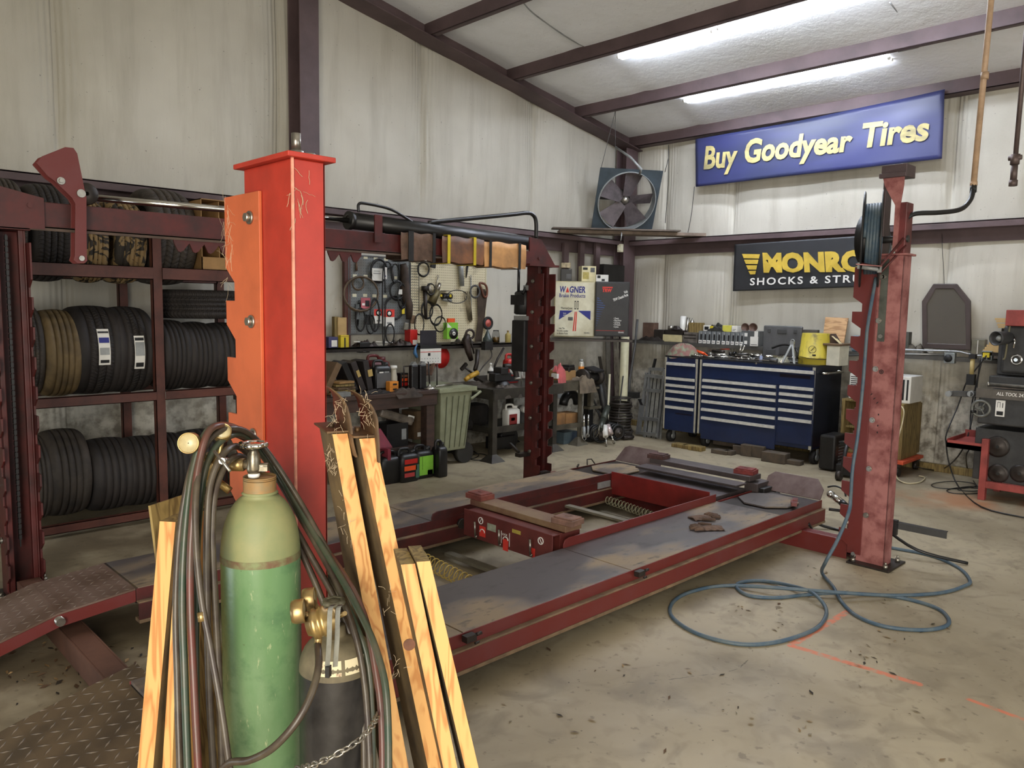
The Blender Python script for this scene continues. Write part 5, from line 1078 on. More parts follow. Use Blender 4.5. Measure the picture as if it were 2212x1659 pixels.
loop('coiled_cable', 914, 582, 12, 15, 3, .006, blackp, 'black cable coil at the top of the cream board', 'cable'); loop('coiled_cable', 922, 670, 12, 18, 3, .006, blackp, 'black cable coil below the grinder on the cream board', 'cable'); loop('coiled_cable', 941, 680, 13, 22, 3, .005, blackp, 'second black cable coil below the grinder on the cream board', 'cable')
def tool(name, lb, cat, segs, m, y=YP-.04, extra=()):
    o = thing(name, lb, cat, W(segs[0][0][0], segs[0][0][1], y)); 
    for k, (a, b, r0, r1, mm, pn) in enumerate(segs):
        t = MB(); t.cyl(at(a[0], a[1], y=y), at(b[0], b[1], y=y), r0, 14, r1); part(pn, t, mm or m, o)
    for f in extra: f(o)
    return o
tool('angle_grinder', 'dark grinder with round head hanging on the cream board', 'power tool', [((918, 618), (918, 628), .035, .035, None, 'gear_head'), ((918, 628), (920, 690), .022, .016, None, 'grip')], dksteel)
tool('drill', 'greenish metal drill hanging in the middle of the cream board', 'power tool', [((932, 655), (944, 628), .045, .035, mat('olive_metal', (98, 88, 56), .5, .3, .3, 12), 'motor_body'), ((944, 628), (950, 612), .025, .015, None, 'chuck'), ((925, 612), (932, 640), .012, .02, None, 'side_handle')], steel)
tool('circular_saw', 'black saw with yellow stripes hanging on the cream board', 'power tool', [((962, 628), (962, 629), .05, .05, None, 'blade_guard'), ((955, 640), (974, 640), .03, .03, None, 'motor_body'), ((956, 646), (974, 650), .018, .018, greyl, 'base_shoe')], blackp, extra=[lambda o: part('yellow_stripe', MB().bx(at(952, 640, y=6.02).x, at(956, 640, y=6.02).x, 6.024, 6.03, at(954, 641, y=6.02).z, at(954, 636, y=6.02).z), yellow, o), lambda o: part('yellow_stripe', MB().bx(at(972, 640, y=6.02).x, at(976, 640, y=6.02).x, 6.024, 6.03, at(974, 642, y=6.02).z, at(974, 636, y=6.02).z), yellow, o)])
tool('vacuum_tube', 'ribbed grey tube hanging from the padding onto the cream board', 'tube', [((994, 556), (998, 618), .028, .024, None, 'tube_body')], greyl)
t = MB()
for k in range(4): t.cyl(W(1002+k*4, 630), W(1012+k*2.6, 692), .006, 8)
t.box(W(1016, 694), (.02, .02, .02)); solo('clamp_bars', t, mat('dull_bar_steel', (134, 122, 98), .4, .7, .3, 9), 'bundle of long thin metal clamp bars on the cream board', 'bars')
loop('coiled_wire', 1026, 630, 10, 13, 4, .006, greyp, 'small grey wire coil on the handsaw', 'wire', y=YP-.05)
sw = thing('handsaw', 'large brown handsaw hanging handle up on the cream board', 'saw', W(1035, 735))
t = MB(); q = [(1030, 622), (1048, 625), (1052, 640), (1040, 738), (1026, 738), (1032, 690)]; P0 = W(1030, 622, YP-.035); t.prism([(W(*k, YP-.035).x-P0.x, W(*k, YP-.035).z-P0.z) for k in q], P0, (1, 0, 0), UP, .003); part('blade', t, mat('brown_blade', (82, 70, 60), .45, .5, .4, 7), sw)
t = MB(); q = [W(*k, YP-.045) for k in ((1036, 612), (1047, 614), (1052, 624), (1051, 640), (1045, 640), (1041, 628))]; t.tube(q, .012, 8, closed=True, sub=4); part('handle', t, mat('red_brown_handle', (108, 64, 46), .5, 0, .3, 9), sw)
wh = thing('cart_wheel', 'small black wheel with red hub on the wall right of the cream board', 'wheel', W(1053, 700)); c = W(1054, 698, YP-.04); t = MB(); t.torus(c, .055, .016, (0, 1, 0), 30, 10); part('tread_casing', t, rubber, wh); t = MB(); t.lathe([(.001, -.012), (.012, -.012), (.014, -.004), (.042, -.006), (.046, .006), (.001, .008)], c, (0, 1, 0), 24); part('hub', t, mat('coral_red', (196, 96, 84), .5, 0, .2, 12), wh)
# ---- things on the ledge
def on(u, v): return fx(u, v, 6.04)
lbox('yellow_carton', 736, 724, 754, 746, 6.0, .10, yellow, 'small yellow carton on the ledge beside the red post', 'box', [('dark_band', .42, .58, 0, .8, inkk), ('lid_line', 0, 1, .86, .9, card)], z0=ZL)
lbox('filter_box', 710, 728, 730, 746, 6.0, .10, mat('blue_grey_box', (62, 60, 96), .6, 0, .2, 9), 'small dark blue box with a white label on the ledge', 'box', [('label', .3, .9, .1, .7, paper)], z0=ZL)
lbox('wood_block', 730, 686, 749, 724, 6.04, .06, mat('pale_wood', (178, 148, 98), .6, 0, .2, 6), 'upright pale wooden block behind the yellow carton', 'block', z0=ZL)
lbox('wood_block', 723, 684, 733, 726, 6.05, .05, oldwood, 'darker upright wooden block beside the pale one', 'block', z0=ZL)
lbox('sander_pack', 778, 740, 799, 762, 5.97, .06, blackp, 'black boxed gadget hanging off the ledge below the grey board', 'box', [('label', .3, .6, .1, .35, paper)])
for u0, u1, lb in ((764, 790, 'white rod lying on the ledge, left one'), (812, 848, 'white rod lying on the ledge, right one')):
    solo('rod', MB().cyl(at(u0, 738, y=6.05), at(u1, 740, y=6.05), .006, 8), paper, lb, 'rod')
lbox('red_battery_case', 886, 712, 902, 736, 6.0, .09, redpl, 'small red case with a white label on the ledge under the wire rack', 'case', [('label', .35, .95, .05, .35, paper)], z0=ZL)
cl = thing('calendar', 'wall calendar with black top and white date sheet hanging from the ledge', 'calendar', W(925, 800, 5.93)); xa, zt = fx(908, 714, 5.93); xb, _ = fx(946, 750, 5.93); zm = fx(925, 746, 5.93)[1]; zb_ = fx(925, 786, 5.93)[1]
part('picture_sheet', MB().bx(xa, xb-.02, 5.93, 5.935, zm, zt), mat('calendar_black', (44, 42, 48), .4, 0, .2, 9), cl); xa2 = fx(908, 770, 5.93)[0]; xb2 = fx(953, 770, 5.93)[0]; dsheet = part('date_sheet', MB().bx(xa2, xb2, 5.93, 5.934, zb_, fx(925, 753, 5.93)[1]), paper, cl); part('binding_strip', MB().bx(xa2, xb2, 5.928, 5.935, fx(925, 753, 5.93)[1], zm), inkk, cl)
zr_ = fx(925, 760, 5.93)[1]; part('red_rule', MB().bx(xa2, xb2, 5.9275, 5.9295, zr_-.003, zr_+.002), inkr, dsheet); part('dog_picture', MB().bx(xa2+(xb2-xa2)*.36, xa2+(xb2-xa2)*.47, 5.9275, 5.9295, zr_-.04, zr_-.012), inkk, dsheet)
t = MB()
for r__ in range(4):
    for c__ in range(7): t.bx(xa2+(xb2-xa2)*(.06+.13*c__), xa2+(xb2-xa2)*(.09+.13*c__), 5.9283, 5.9295, zr_-.07-.03*r__, zr_-.062-.03*r__)
part('date_figures', t, greyl, dsheet)
t = MB(); t.lathe([(.001, 0), (.11, 0), (.11, .006), (.001, .006)], at(953, 772, y=6.0), (0, 1, 0), 32); solo('red_disc', t, redpl, 'red disc half hidden behind the calendar', 'disc')
t = MB(); t.tube([at(902, 743, y=5.95), at(897, 752, y=5.95), at(896, 762, y=5.95), at(901, 772, y=5.95)], [.004, .01, .018, .014], 8); solo('blue_handle_tool', t, mat('blue_grip', (70, 116, 160), .4, 0, .1, 9), 'tool with a blue handle hanging from the ledge', 'tool')
gp = thing('retail_pack', 'bright green retail pack with a black disc below the cream board', 'box', W(979, 735)); xa, zt = fx(966, 697, 6.0); xb, zb_ = fx(989, 732, 6.0); part('box_body', MB().bx(xa, xb, 6.0, 6.06, zb_, zt), greenl, gp); t = MB(); c = V(((xa+xb)/2+.01, 5.998, zb_+.055)); t.lathe([(.001, 0), (.055, 0), (.055, -.006), (.001, -.006)], c, (0, 1, 0), 28); part('disc', t, blackp, gp); t = MB(); t.lathe([(.008, -.008), (.02, -.008), (.02, -.010), (.008, -.010)], c, (0, 1, 0), 20); part('disc_centre', t, inkw, gp); part('hook_tab', MB().box(at(974, 692, y=6.01), (.09, .02, .04)), orangepl, gp); t = MB(); t.prism([(0, 0), (.06, 0), (0, .05)], (xa, 5.9985, zt-.05), (1, 0, 0), UP, .0008); part('white_flash', t, inkw, gp)
jar = thing('glass_jar', 'glass jar part full of amber liquid on the ledge', 'jar', (*at(1071, 738, y=6.04).xy, ZL)); c = V((at(1071, 738, y=6.04).x, 6.04, ZL)); t = MB(); t.lathe([(.001, 0), (.038, 0), (.04, .01), (.04, .1), (.032, .12), (.032, .135), (.029, .135), (.029, .118), (.037, .098), (.037, .012), (.001, .006)], c, UP, 24); gl = bpy.data.materials.new('jar_glass'); gl.use_nodes = True; gl.node_tree.nodes['Principled BSDF'].inputs['Transmission Weight'].default_value = 1; gl.node_tree.nodes['Principled BSDF'].inputs['Roughness'].default_value = .08; part('jar_glass', t, gl, jar); t = MB(); t.lathe([(.001, .008), (.036, .01), (.036, .055), (.001, .055)], c, UP, 20); part('liquid', t, mat('amber', (150, 110, 30), .2, 0, 0), jar)
bottle(at(1097, 738, y=6.04).x, 6.04, ZL, .032, .13, mat('dull_yellow', (168, 150, 84), .5, 0, .2, 12), 'small dull yellow bottle on the ledge near the power unit', cap=brass); bottle(at(1107, 738, y=6.06).x, 6.06, ZL, .016, .10, paper, 'thin white tube standing beside the dull yellow bottle', name='tube', neck=.9)
fu = MB(); c = V((at(1053, 738, y=6.02).x, 6.02, ZL)); fu.lathe([(.045, 0), (.05, .02), (.05, .05), (.04, .06), (.01, .13), (.006, .15), (.001, .15)], c, UP, 20); solo('funnel', fu, mat('dark_green_plastic', (52, 62, 58), .4, 0, .2, 9), 'dark funnel standing upside down on the ledge', 'funnel')
t = MB(); t.tube([at(1010, 722, y=5.94), at(1006, 735, y=5.94), at(1012, 760, y=5.92), at(1018, 778, y=5.92)], [.03, .04, .032, .024], 12); t.torus(at(1015, 722, y=5.96), .045, .012, (.3, 1, 0)); solo('grease_gun', t, mat('greasy_brown', (58, 46, 40), .45, .3, .4, 9), 'greasy brown gun with ring hanging from the ledge', 'tool')
t = MB(); t.tube([at(1016, 728, y=5.93), at(1024, 764, y=5.92)], .008, 8); solo('pry_bar', t, dksteel, 'thin dark bar hanging beside the greasy gun', 'bar')
xu = fx(747, 640, 6.12)[0]; solo('wall_upright', MB().bx(xu-.03, xu+.03, 6.09, 6.13, 1.10, 2.12), rp, 'brown-red steel strip standing on the ledge left of the grey tool board', 'upright')

# more clutter on the boards and the ledge
for k, (u, v, ru, rv, n_, lb) in enumerate(((853, 590, 8, 20, 2, 'narrow dark belt hanging at the top right of the grey board'), (868, 640, 9, 26, 3, 'dark cord bundle along the right edge of the grey board'), (800, 700, 9, 20, 2, 'black cord loop below the left belt card'), (930, 625, 9, 12, 3, 'black cord ring behind the olive drill'), (905, 700, 10, 22, 2, 'thin black cord loop below the wire rack'), (950, 700, 12, 16, 2, 'thin black cord loop left of the green pack'), (986, 640, 22, 14, 1, 'black cord arching from the saw to the clamp bars'))):
    loop('coiled_cable', u, v, ru, rv, n_, .0045, blackp, lb, 'cable', y=YP-.05-.004*k)
def hang(u0, v0, u1, v1, r0, r1, m, name, lb, cat='hand tool'):
    t = MB(); a, b = W(u0, v0, YP-.02), W(u1, v1, YP-.02); t.cyl(a, b, r0, 10, r1); t.torus(a+V((0, 0, .012)), .012, .003, (0, 1, 0), 14, 5); solo(name, t, m, lb, cat)
hang(770, 566, 770, 585, .008, .012, mat('rust_tool', (104, 78, 60), .6, .3, .4, 12), 'file', 'short rusty file hanging at the top left of the grey board')
hang(862, 572, 864, 606, .010, .006, black, 'pliers', 'slim black pliers hanging at the top right of the grey board')
hang(847, 575, 850, 605, .022, .008, greyp, 'snips', 'grey snips hanging left of the slim black pliers')
hang(1010, 575, 1007, 600, .012, .006, blackp, 'screwdriver', 'black screwdriver hanging right of the ribbed grey tube')
hang(946, 600, 940, 622, .006, .004, steel, 'bracket_hook', 'bent steel hook above the olive drill')
hang(1017, 600, 1018, 690, .006, .006, greyl, 'measuring_stick', 'long thin pale stick hanging before the handsaw', 'stick')
hang(776, 655, 772, 705, .016, .008, blackp, 'shears', 'black shears hanging below the large brown coil')
ragmesh_u = [(790, 738, 'dark parts heap on the ledge below the grey board'), (866, 740, 'brown parts heap on the ledge beside the red case'), (1000, 742, 'dark parts heap on the ledge beside the green pack')]
for k, (u, v, lb) in enumerate(ragmesh_u):
    x = at(u, v, y=6.04).x; r_ = random.Random(k+40); t = MB()
    def f(i, j): e = max(abs(i-.5), abs(j-.5))*2; return V((x+(i-.5)*.24, 6.045+(j-.5)*.12, ZL+.003+max(0, (1-e**3))*(.035+.025*math.sin(i*13+k)*math.cos(j*9+k*2)+.012*math.sin(i*31))))
    t.grid(f, 26, 14); solo('parts_heap', t, mat('dark_parts', (66, 54, 46), .5, .4, .5, 30, .4, col2=(34, 30, 28)), lb, 'parts')
for u, v, sx, sz, m_, lb in ((795, 690, .05, .09, blackp, 'black blister card hanging under the pink pack'), (877, 705, .05, .07, mat('clear_pack', (120, 116, 104), .3, 0, .3, 20), 'clear pack hanging beside the red case'), (893, 690, .06, .08, mat('tan_glove', (110, 88, 66), .8, 0, .4, 20), 'tan leather piece hanging below the wire rack'), (936, 560+10, .06, .08, black, 'black holster hanging at the top of the cream board')):
    c = W(u, v, YP-.05); solo('hanging_pack', MB().box(c, (sx, .02, sz), 0, 0, .15), m_, lb, 'pack', bevel=.004)
# ================================================================ benches along the left wall
bw = mat('brown_bench_wood', (70, 50, 40), .6, 0, .35, 5, .1, col2=(46, 34, 28), stretch=(1, 6, 6))
b1 = thing('workbench', 'dark brown wooden workbench under the calendar', 'workbench', (3.6, 5.7, 0))
part('bench_top', MB().bx(2.72, 4.33, 5.40, 6.05, .70, .735), bw, b1, None, .004); part('apron', MB().bx(2.72, 4.33, 5.41, 5.44, .60, .70), bw, b1, None, .003)
for x, y in ((2.74, 5.42), (4.22, 5.42), (2.74, 5.96), (4.22, 5.96)): part('leg', MB().bx(x, x+.09, y, y+.09, 0, .70), bw, b1, None, .004)
part('lower_shelf', MB().bx(2.85, 4.21, 5.45, 5.95, .22, .24), bw, b1)
ZB = .735
def X5(u, v, y): return at(u, v, y=y).x
# on the bench
j = jug(X5(822, 830, 5.62), 5.62, ZB, .17, .10, .27, blackp, 'black oil jug with a grey label standing on the brown bench', [(.5, .36, .86, .48, greyp), (.35, .62, .25, .04, inkw), (.68, .62, .3, .05, greyl), (.82, .2, .2, .1, paper)])
jug(X5(812, 800, 5.85), 5.85, ZB, .24, .16, .30, mat('dark_red_lid', (96, 34, 32), .5, 0, .2, 9), 'dark jug with red top behind the grey-labelled jug', rz=.2)
sb = bottle(X5(850, 830, 5.60), 5.60, ZB, .034, .22, mat('clear_plastic', (176, 170, 152), .3, 0, .1, 9), 'clear bottle with a white dispenser top behind the orange carton', cap=whitep, neck=.75, sh=.55)
lbox('orange_carton', 842, 824, 861, 846, 5.50, .06, mat('amber_carton', (214, 134, 44), .6, 0, .15, 9), 'small orange carton with dark print on the bench', 'box', [('print_block', .35, .8, .62, .8, inkk), ('print_block', .35, .8, .15, .32, inkk), ('seam', 0, 1, .46, .48, dkwood)], z0=ZB)
lbox('red_label_bottle', 866, 806, 882, 844, 5.62, .07, blackp, 'black flat bottle with orange and red labels on the bench', 'bottle', [('label', .15, .9, .5, .68, orangepl), ('label', .15, .9, .2, .42, redpl), ('label', .15, .9, .75, .9, mat('dull_label', (120, 84, 64), .6, 0, 0))], z0=ZB)
for u, lb in ((893, 'tall black ribbed bottle on the bench, left one of the pair'), (911, 'tall black ribbed bottle on the bench, right one of the pair')):
    x = X5(u, 830, 5.55); o = thing('ribbed_bottle', lb, 'bottle', (x, 5.55, ZB)); t = MB(); t.box((x, 5.55, ZB+.11), (.075, .05, .22)); part('bottle_body', t, blackp, o, None, .01)
    t = MB()
    for k in range(12): t.bx(x-.036, x-.03, 5.521, 5.525, ZB+.02+.015*k, ZB+.03+.015*k)
    part('side_ribs', t, greyp, o); t = MB(); t.prism([(-.035, 0), (.035, 0), (.008, .03), (-.008, .03)], (x, 5.57, ZB+.22), (1, 0, 0), UP, .04); part('spout', t, greyl, o)
lp = thing('work_lamp', 'dark bench lamp with a shiny dish at the front bench edge', 'lamp', (X5(928, 850, 5.47), 5.47, ZB)); x = X5(928, 850, 5.47)
t = MB(); t.lathe([(.001, 0), (.06, .0), (.05, .02), (.012, .03), (.008, .05)], (x, 5.47, ZB), UP, 24); part('lamp_shade', t, chrome, lp); t = MB(); t.cyl((x, 5.47, ZB+.04), (x-.01, 5.48, ZB+.25), .006, 8); part('stem', t, blackp, lp)
def ragmesh(c, sx, sy, h, m, name, lb, seed=1, cat='rag', drop=0):
    r_ = random.Random(seed); ph = [r_.uniform(0, 6) for _ in range(6)]; c = V(c)
    def f(i, j):
        x, y = i-.5, j-.5; e = max(abs(x), abs(y))*2; z = h*(1-e**3)*(.65+.35*math.sin(9*x+ph[0])*math.cos(8*y+ph[1]))+.012*math.sin(22*x+ph[2])*math.sin(19*y+ph[3])*(1-e**4)
        return c+V((sx*x*(1+.12*math.sin(7*y+ph[4])), sy*y*(1+.12*math.sin(8*x+ph[5])), max(z, .002)-(drop*max(0, -y*2-.6)*2.4)))
    t = MB(); t.grid(f, 26, 26); t.grid(lambda i, j: f(i, j)-V((0, 0, .004)), 26, 26); return solo(name, t, m, lb, cat)
ragmesh((X5(876, 850, 5.46), 5.46, ZB), .26, .16, .035, mat('dark_rag', (70, 60, 52), .9, 0, .4, 9, .3), 'rag', 'dark rag with a light fold lying on the bench front', 3, drop=.05)
ragmesh((X5(848, 850, 5.5)-.18, 5.5, ZB), .30, .14, .03, mat('black_rag', (42, 38, 36), .9, 0, .4, 9, .3), 'rag', 'flat black rag in front of the grey-labelled jug', 8)
t = MB(); x0_, x1_ = X5(905, 820, 5.52), X5(948, 820, 5.52)
def cl_(i, j): 
    x = x0_+(x1_-x0_)*i; zt = at(925, 788, y=5.56).z+.012*math.sin(i*14); zb2 = (at(925, 812, y=5.56).z if i > .55 else at(925, 835, y=5.56).z); return (x, 5.60+.02*math.sin(i*17+j*3), zt+(zb2-zt)*j)
t.grid(cl_, 24, 10, thick=(0, .006, 0)); solo('hanging_rag', t, cloth, 'brown cloth draped over a bar below the calendar', 'rag')
t = MB(); t.cyl((x0_-.1, 5.61, at(925, 789, y=5.56).z-.004), (x1_+.05, 5.61, at(925, 789, y=5.56).z-.004), .006, 8); t.cyl((x0_-.1, 5.61, at(925, 789, y=5.56).z), (x0_-.1, 5.61, ZB), .006, 8); t.cyl((x1_+.05, 5.61, at(925, 789, y=5.56).z), (x1_+.05, 5.61, ZB), .006, 8); solo('towel_bar', t, dksteel, 'thin dark bar stand carrying the brown cloth', 'bar')
# slanted stack of dark cases and books behind the planks
for k, (u0, v0, u1, v1, ang, m_, lb) in enumerate(((700, 790, 722, 848, .5, cardd, 'brown cardboard leaning at the bench left end'), (738, 785, 758, 850, -.45, blackp, 'black case leaning on the bench, left one'), (755, 780, 778, 850, -.4, mat('dark_case', (48, 40, 38), .5, 0, .2, 8), 'dark brown case leaning on the bench with a small tag'), (775, 782, 800, 848, -.2, mat('black_carton', (40, 34, 32), .6, 0, .2, 8), 'black carton with a yellow sticker leaning on the bench'))):
    c = at((u0+u1)/2, (v0+v1)/2, y=5.62); h_ = .27; o = thing('tool_case', lb, 'case', (c.x, 5.62, ZB)); t = MB(); t.box((c.x, 5.66, ZB+.145), (.055, .20, h_), 0, 0, ang); part('case_body', t, m_, o, None, .005)
    if k >= 2: t = MB(); t.box((c.x-.005+.02*(k-2), 5.555, ZB+.17), (.03 if k == 2 else .045, .002, .06), 0, 0, ang); part('sticker', t, mat('dull_yellow_sticker', (176, 150, 88), .6, 0, .1, 9), o)
for k in range(5):
    c = at(745, 838-k*7, y=5.52); t = MB(); t.box((c.x, 5.58, ZB+.012+k*.024), (.20-.012*k, .16, .018), .1*(-1)**k); solo('catalogue', t, [card, oldwood, cardd, oldwood, card][k], 'brown paper catalogue in the pile on the bench, %s' % ['at the bottom', 'second from the bottom', 'in the middle', 'second from the top', 'on top'][k], 'book')
c = at(738, 855, y=5.44); t = MB(); t.box((c.x, 5.45, ZB+.02), (.14, .08, .035), .1); solo('small_gauge_box', t, greyl, 'small grey metal box at the bench front behind the hooks', 'box')
# under the bench
lbox('dark_carton', 895, 888, 918, 925, 5.70, .2, cardd, 'brown carton with a printed label under the bench', 'box', [('label', .3, .9, .1, .25, paper)], z0=.24)
t = MB(); c = at(858, 905, y=5.55); t.box((c.x, 5.62, c.z+.02), (.34, .2, .08), -.15, 0, .32); o = thing('plastic_bag', 'grey plastic bag parcel with barcode label lying tilted under the bench', 'bag', (c.x, 5.62, c.z)); part('bag_body', t, mat('grey_film', (110, 100, 88), .4, 0, .5, 8, .4), o, None, .02); t = MB(); t.box((c.x+.12, 5.51, c.z-.0), (.07, .002, .05), 0, 0, .3); part('barcode_label', t, paper, o)
lbox('battery_box', 836, 915, 882, 950, 5.50, .2, blackp, 'black battery case with a metal buckle under the bench', 'case', [('buckle', .68, .9, .3, .75, greyl)], z0=.24)
t = MB(); t.add([at(806, 925, y=5.35), at(822, 926, y=5.42), at(848, 966, y=5.30), at(812, 968, y=5.20)], [(0, 1, 2, 3)]); t.add([at(806, 925, y=5.35)-V((0, 0, .006)), at(822, 926, y=5.42)-V((0, 0, .006)), at(848, 966, y=5.30)-V((0, 0, .006)), at(812, 968, y=5.20)-V((0, 0, .006))], [(0, 1, 2, 3)]); t.bx(3.66, 3.69, 5.22, 5.5, 0, .3); solo('red_board', t, mat('dull_crimson', (126, 44, 58), .5, 0, .2, 9), 'dull red board leaning below the bench beside the planks', 'board')
def fjug(u, y, w_, h_, lb, labels, m=blackp): return jug(at(u, 1000, y=y).x, y, 0, w_, .13, h_, m, lb, labels)
fjug(878, 5.24, .19, .285, 'black oil jug with red and orange labels on the floor under the bench', [(.5, .62, .7, .14, redpl), (.48, .42, .68, .14, orangepl), (.42, .22, .55, .12, mat('rose_label', (178, 62, 62), .5, 0, 0)), (.86, .3, .2, .4, mat('teal_label', (64, 100, 84), .5, 0, 0))])
fjug(911, 5.27, .19, .285, 'black jug with a lime green label on the floor under the bench', [(.5, .4, .78, .58, greenl), (.28, .48, .02, .4, inkk), (.72, .18, .3, .14, mat('pale_green', (186, 206, 160), .5, 0, 0))])
fjug(845, 5.28, .26, .27, 'wide black jug without label left of the red-labelled jug', [])
fjug(949, 5.20, .10, .32, 'slim black oil jug standing in front of the bench leg', [])
# wheeled green bin beside the bench
bn = thing('wheeled_bin', 'pale green wheeled bin with ribbed side beside the brown bench', 'bin', (4.55, 5.6, 0)); gbin = mat('pale_green_plastic', (146, 150, 122), .5, 0, .25, 6, .05, col2=(120, 122, 96))
t = MB(); t.add([(4.42, 5.48, .14), (4.73, 5.48, .14), (4.73, 5.9, .14), (4.42, 5.9, .14), (4.38, 5.42, .70), (4.76, 5.42, .70), (4.76, 5.95, .70), (4.38, 5.95, .70)], [(0, 1, 2, 3), (4, 5, 6, 7), (0, 1, 5, 4), (1, 2, 6, 5), (2, 3, 7, 6), (3, 0, 4, 7)]); part('bin_body', t, gbin, bn, None, .01)
t = MB()
for k in range(5): x = 4.47+.06*k; t.bar((x, 5.475, .17), (x-.02+.012*k, 5.418, .66), V((.003, 0, 0)), V((0, .002, 0)))
part('side_ribs', t, mat('bin_groove', (84, 86, 66), .6, 0, 0), bn); t = MB(); t.bx(4.35, 4.80, 5.40, 5.97, .70, .74); t.tube([(4.74, 5.42, .62), (4.86, 5.42, .68), (4.86, 5.9, .68)], .014, 8); part('bin_lid', t, gbin, bn, None, .012)
for y in (5.52, 5.88): t = MB(); t.cyl((4.74, y-.03, .10), (4.74, y+.03, .10), .10, 24); part('wheel', t, mat('dark_wheel', (44, 42, 38), .7, 0, .2, 9), bn)
t = MB(); t.cyl((4.38, 5.5, .755), (4.62, 5.55, .755), .008, 8); t.box((4.68, 5.6, .75), (.22, .04, .012), .1); solo('wrench', t, steel, 'steel wrench lying on the green bin lid', 'tool')
# ---- steel vise bench
b2 = thing('steel_workbench', 'dark steel workbench with splayed feet carrying the vise', 'workbench', (5.3, 5.7, 0)); dk = mat('grimy_steel', (70, 66, 58), .5, .4, .4, 7, .08, col2=(44, 40, 36))
part('bench_top', MB().bx(4.95, 5.95, 5.34, 6.10, .685, .70), dk, b2); t = MB(); t.bx(4.95, 5.95, 5.34, 5.345, .60, .685); t.bx(4.95, 4.955, 5.345, 6.10, .60, .685); t.prism([(0, 0), (.04, 0), (.16, .09), (0, .09)], (4.96, 5.338, .595), (1, 0, 0), UP, .005); part('apron', t, dk, b2)
for x, y in ((4.985, 5.375), (4.985, 6.05), (5.86, 5.40), (5.86, 6.05)):
    t = MB(); t.bx(x-.03, x+.03, y-.03, y-.024, .03, .69); t.bx(x-.03, x-.024, y-.024, y+.03, .03, .69); l_ = part('leg', t, dk, b2); t = MB(); t.add([(x-.09, y-.09, 0), (x+.09, y-.09, 0), (x+.09, y+.09, 0), (x-.09, y+.09, 0), (x-.03, y-.03, .07), (x+.03, y-.03, .07), (x+.03, y+.03, .07), (x-.03, y+.03, .07)], [(0, 1, 2, 3), (4, 5, 6, 7), (0, 1, 5, 4), (1, 2, 6, 5), (2, 3, 7, 6), (3, 0, 4, 7)]); part('foot', t, dk, l_)
t = MB(); t.bx(5.0, 5.9, 5.39, 6.05, .265, .275); t.bx(5.0, 5.9, 5.385, 5.39, .265, .33); t.bx(4.97, 4.975, 5.39, 6.05, .265, .33); part('lower_shelf', t, dk, b2)
Z2 = .70
vs_ = thing('bench_vise', 'black bench vise bolted to the steel workbench corner', 'vise', (5.32, 5.50, Z2)); x = at(1088, 820, y=5.48).x
t = MB(); t.lathe([(.001, 0), (.09, 0), (.07, .04), (.05, .06), (.001, .06)], (x, 5.5, Z2), UP, 20); t.box((x-.03, 5.5, Z2+.10), (.22, .10, .08)); t.box((x-.02, 5.5, Z2+.16), (.10, .12, .07)); part('vise_body', t, black, vs_, None, .008)
t = MB(); t.tube([(x+.0, 5.48, Z2+.20), (x+.08, 5.46, Z2+.20), (x+.13, 5.45, Z2+.15), (x+.14, 5.44, Z2+.08)], .028, 10, sub=3); part('moving_jaw', t, dksteel, vs_); t = MB(); t.cyl((x+.1, 5.43, Z2+.08), (x+.19, 5.40, Z2+.08), .015, 12); t.cyl((x+.17, 5.40, Z2+.0), (x+.17, 5.40, Z2+.15), .006, 8); part('screw_handle', t, steel, vs_)
jug(at(1103, 790, y=5.75).x, 5.75, Z2, .16, .10, .30, redpl, 'red motor oil jug with a round white emblem beside the vise', [(.5, .15, .9, .2, inkk)], capm=redpl)
xr = at(1103, 790, y=5.75).x; t = MB(); c = V((xr-.01, 5.697, Z2+.14)); t.lathe([(.001, 0), (.055, 0), (.055, -.002), (.001, -.002)], c, (0, 1, 0), 28); em = solo('round_emblem', t, inkw, 'x', 'x'); em.parent = None
em.name = 'emblem'; del em['label']; del em['category']; jg = [o for o in col.objects if o.get('label') == 'red motor oil jug with a round white emblem beside the vise'][0]; em.parent = jg; em.location = em.location-jg.location
t = MB(); t.prism([(-.032, .03), (-.012, .03), (0, -.008), (.012, .03), (.03, .03), (.008, -.03), (-.008, -.03)], c+V((0, -.0035, 0)), (1, 0, 0), UP, .001); WM['emblem'] = WM[jg.name]; 
part('emblem_mark', t, inkb, jg)
text('Valvoline', c+V((-.035, -.004, -.048)), LW, UP, .010, .07, .01, 0, .0005, jg, inkk)
bottle(at(1060, 800, y=5.80).x, 5.80, Z2, .034, .21, paper, 'white bottle with a black top band and small mark behind the bench clutter', cap=whitep, band=[(.5, .62, inkk)], neck=.3, sh=.62)
t = MB(); a, b = at(1012, 815, y=5.80), at(1032, 805, y=5.80); t.cyl(a, b, .026, 14); a2 = at(1005, 821, y=5.80); t.cyl(a2, a, .02, 12, .024); solo('yellow_air_tool', t, mat('amber_tool', (196, 152, 52), .45, 0, .2, 12), 'yellow handled tool lying tilted on the steel workbench', 'tool')
t = MB(); a, b = at(1002, 792, y=5.90), at(1020, 806, y=5.86); t.cyl(a, b, .010, 8); t.box(a, (.09, .03, .03), 0, 0, -.7); solo('hammer', t, dksteel, 'hammer standing head up against the yellow tool', 'hammer')
ragmesh((at(1046, 825, y=5.66).x, 5.66, Z2), .34, .30, .05, mat('dark_brown_rag', (62, 54, 46), .9, 0, .4, 9, .3), 'rag', 'brown crumpled rag heap on the steel workbench', 5); ragmesh((at(1100, 838, y=5.40).x, 5.42, Z2+.001), .22, .16, .03, mat('grey_rag', (74, 66, 58), .9, 0, .4, 9, .3), 'rag', 'grey rag hanging over the steel workbench front edge', 6, drop=.10)
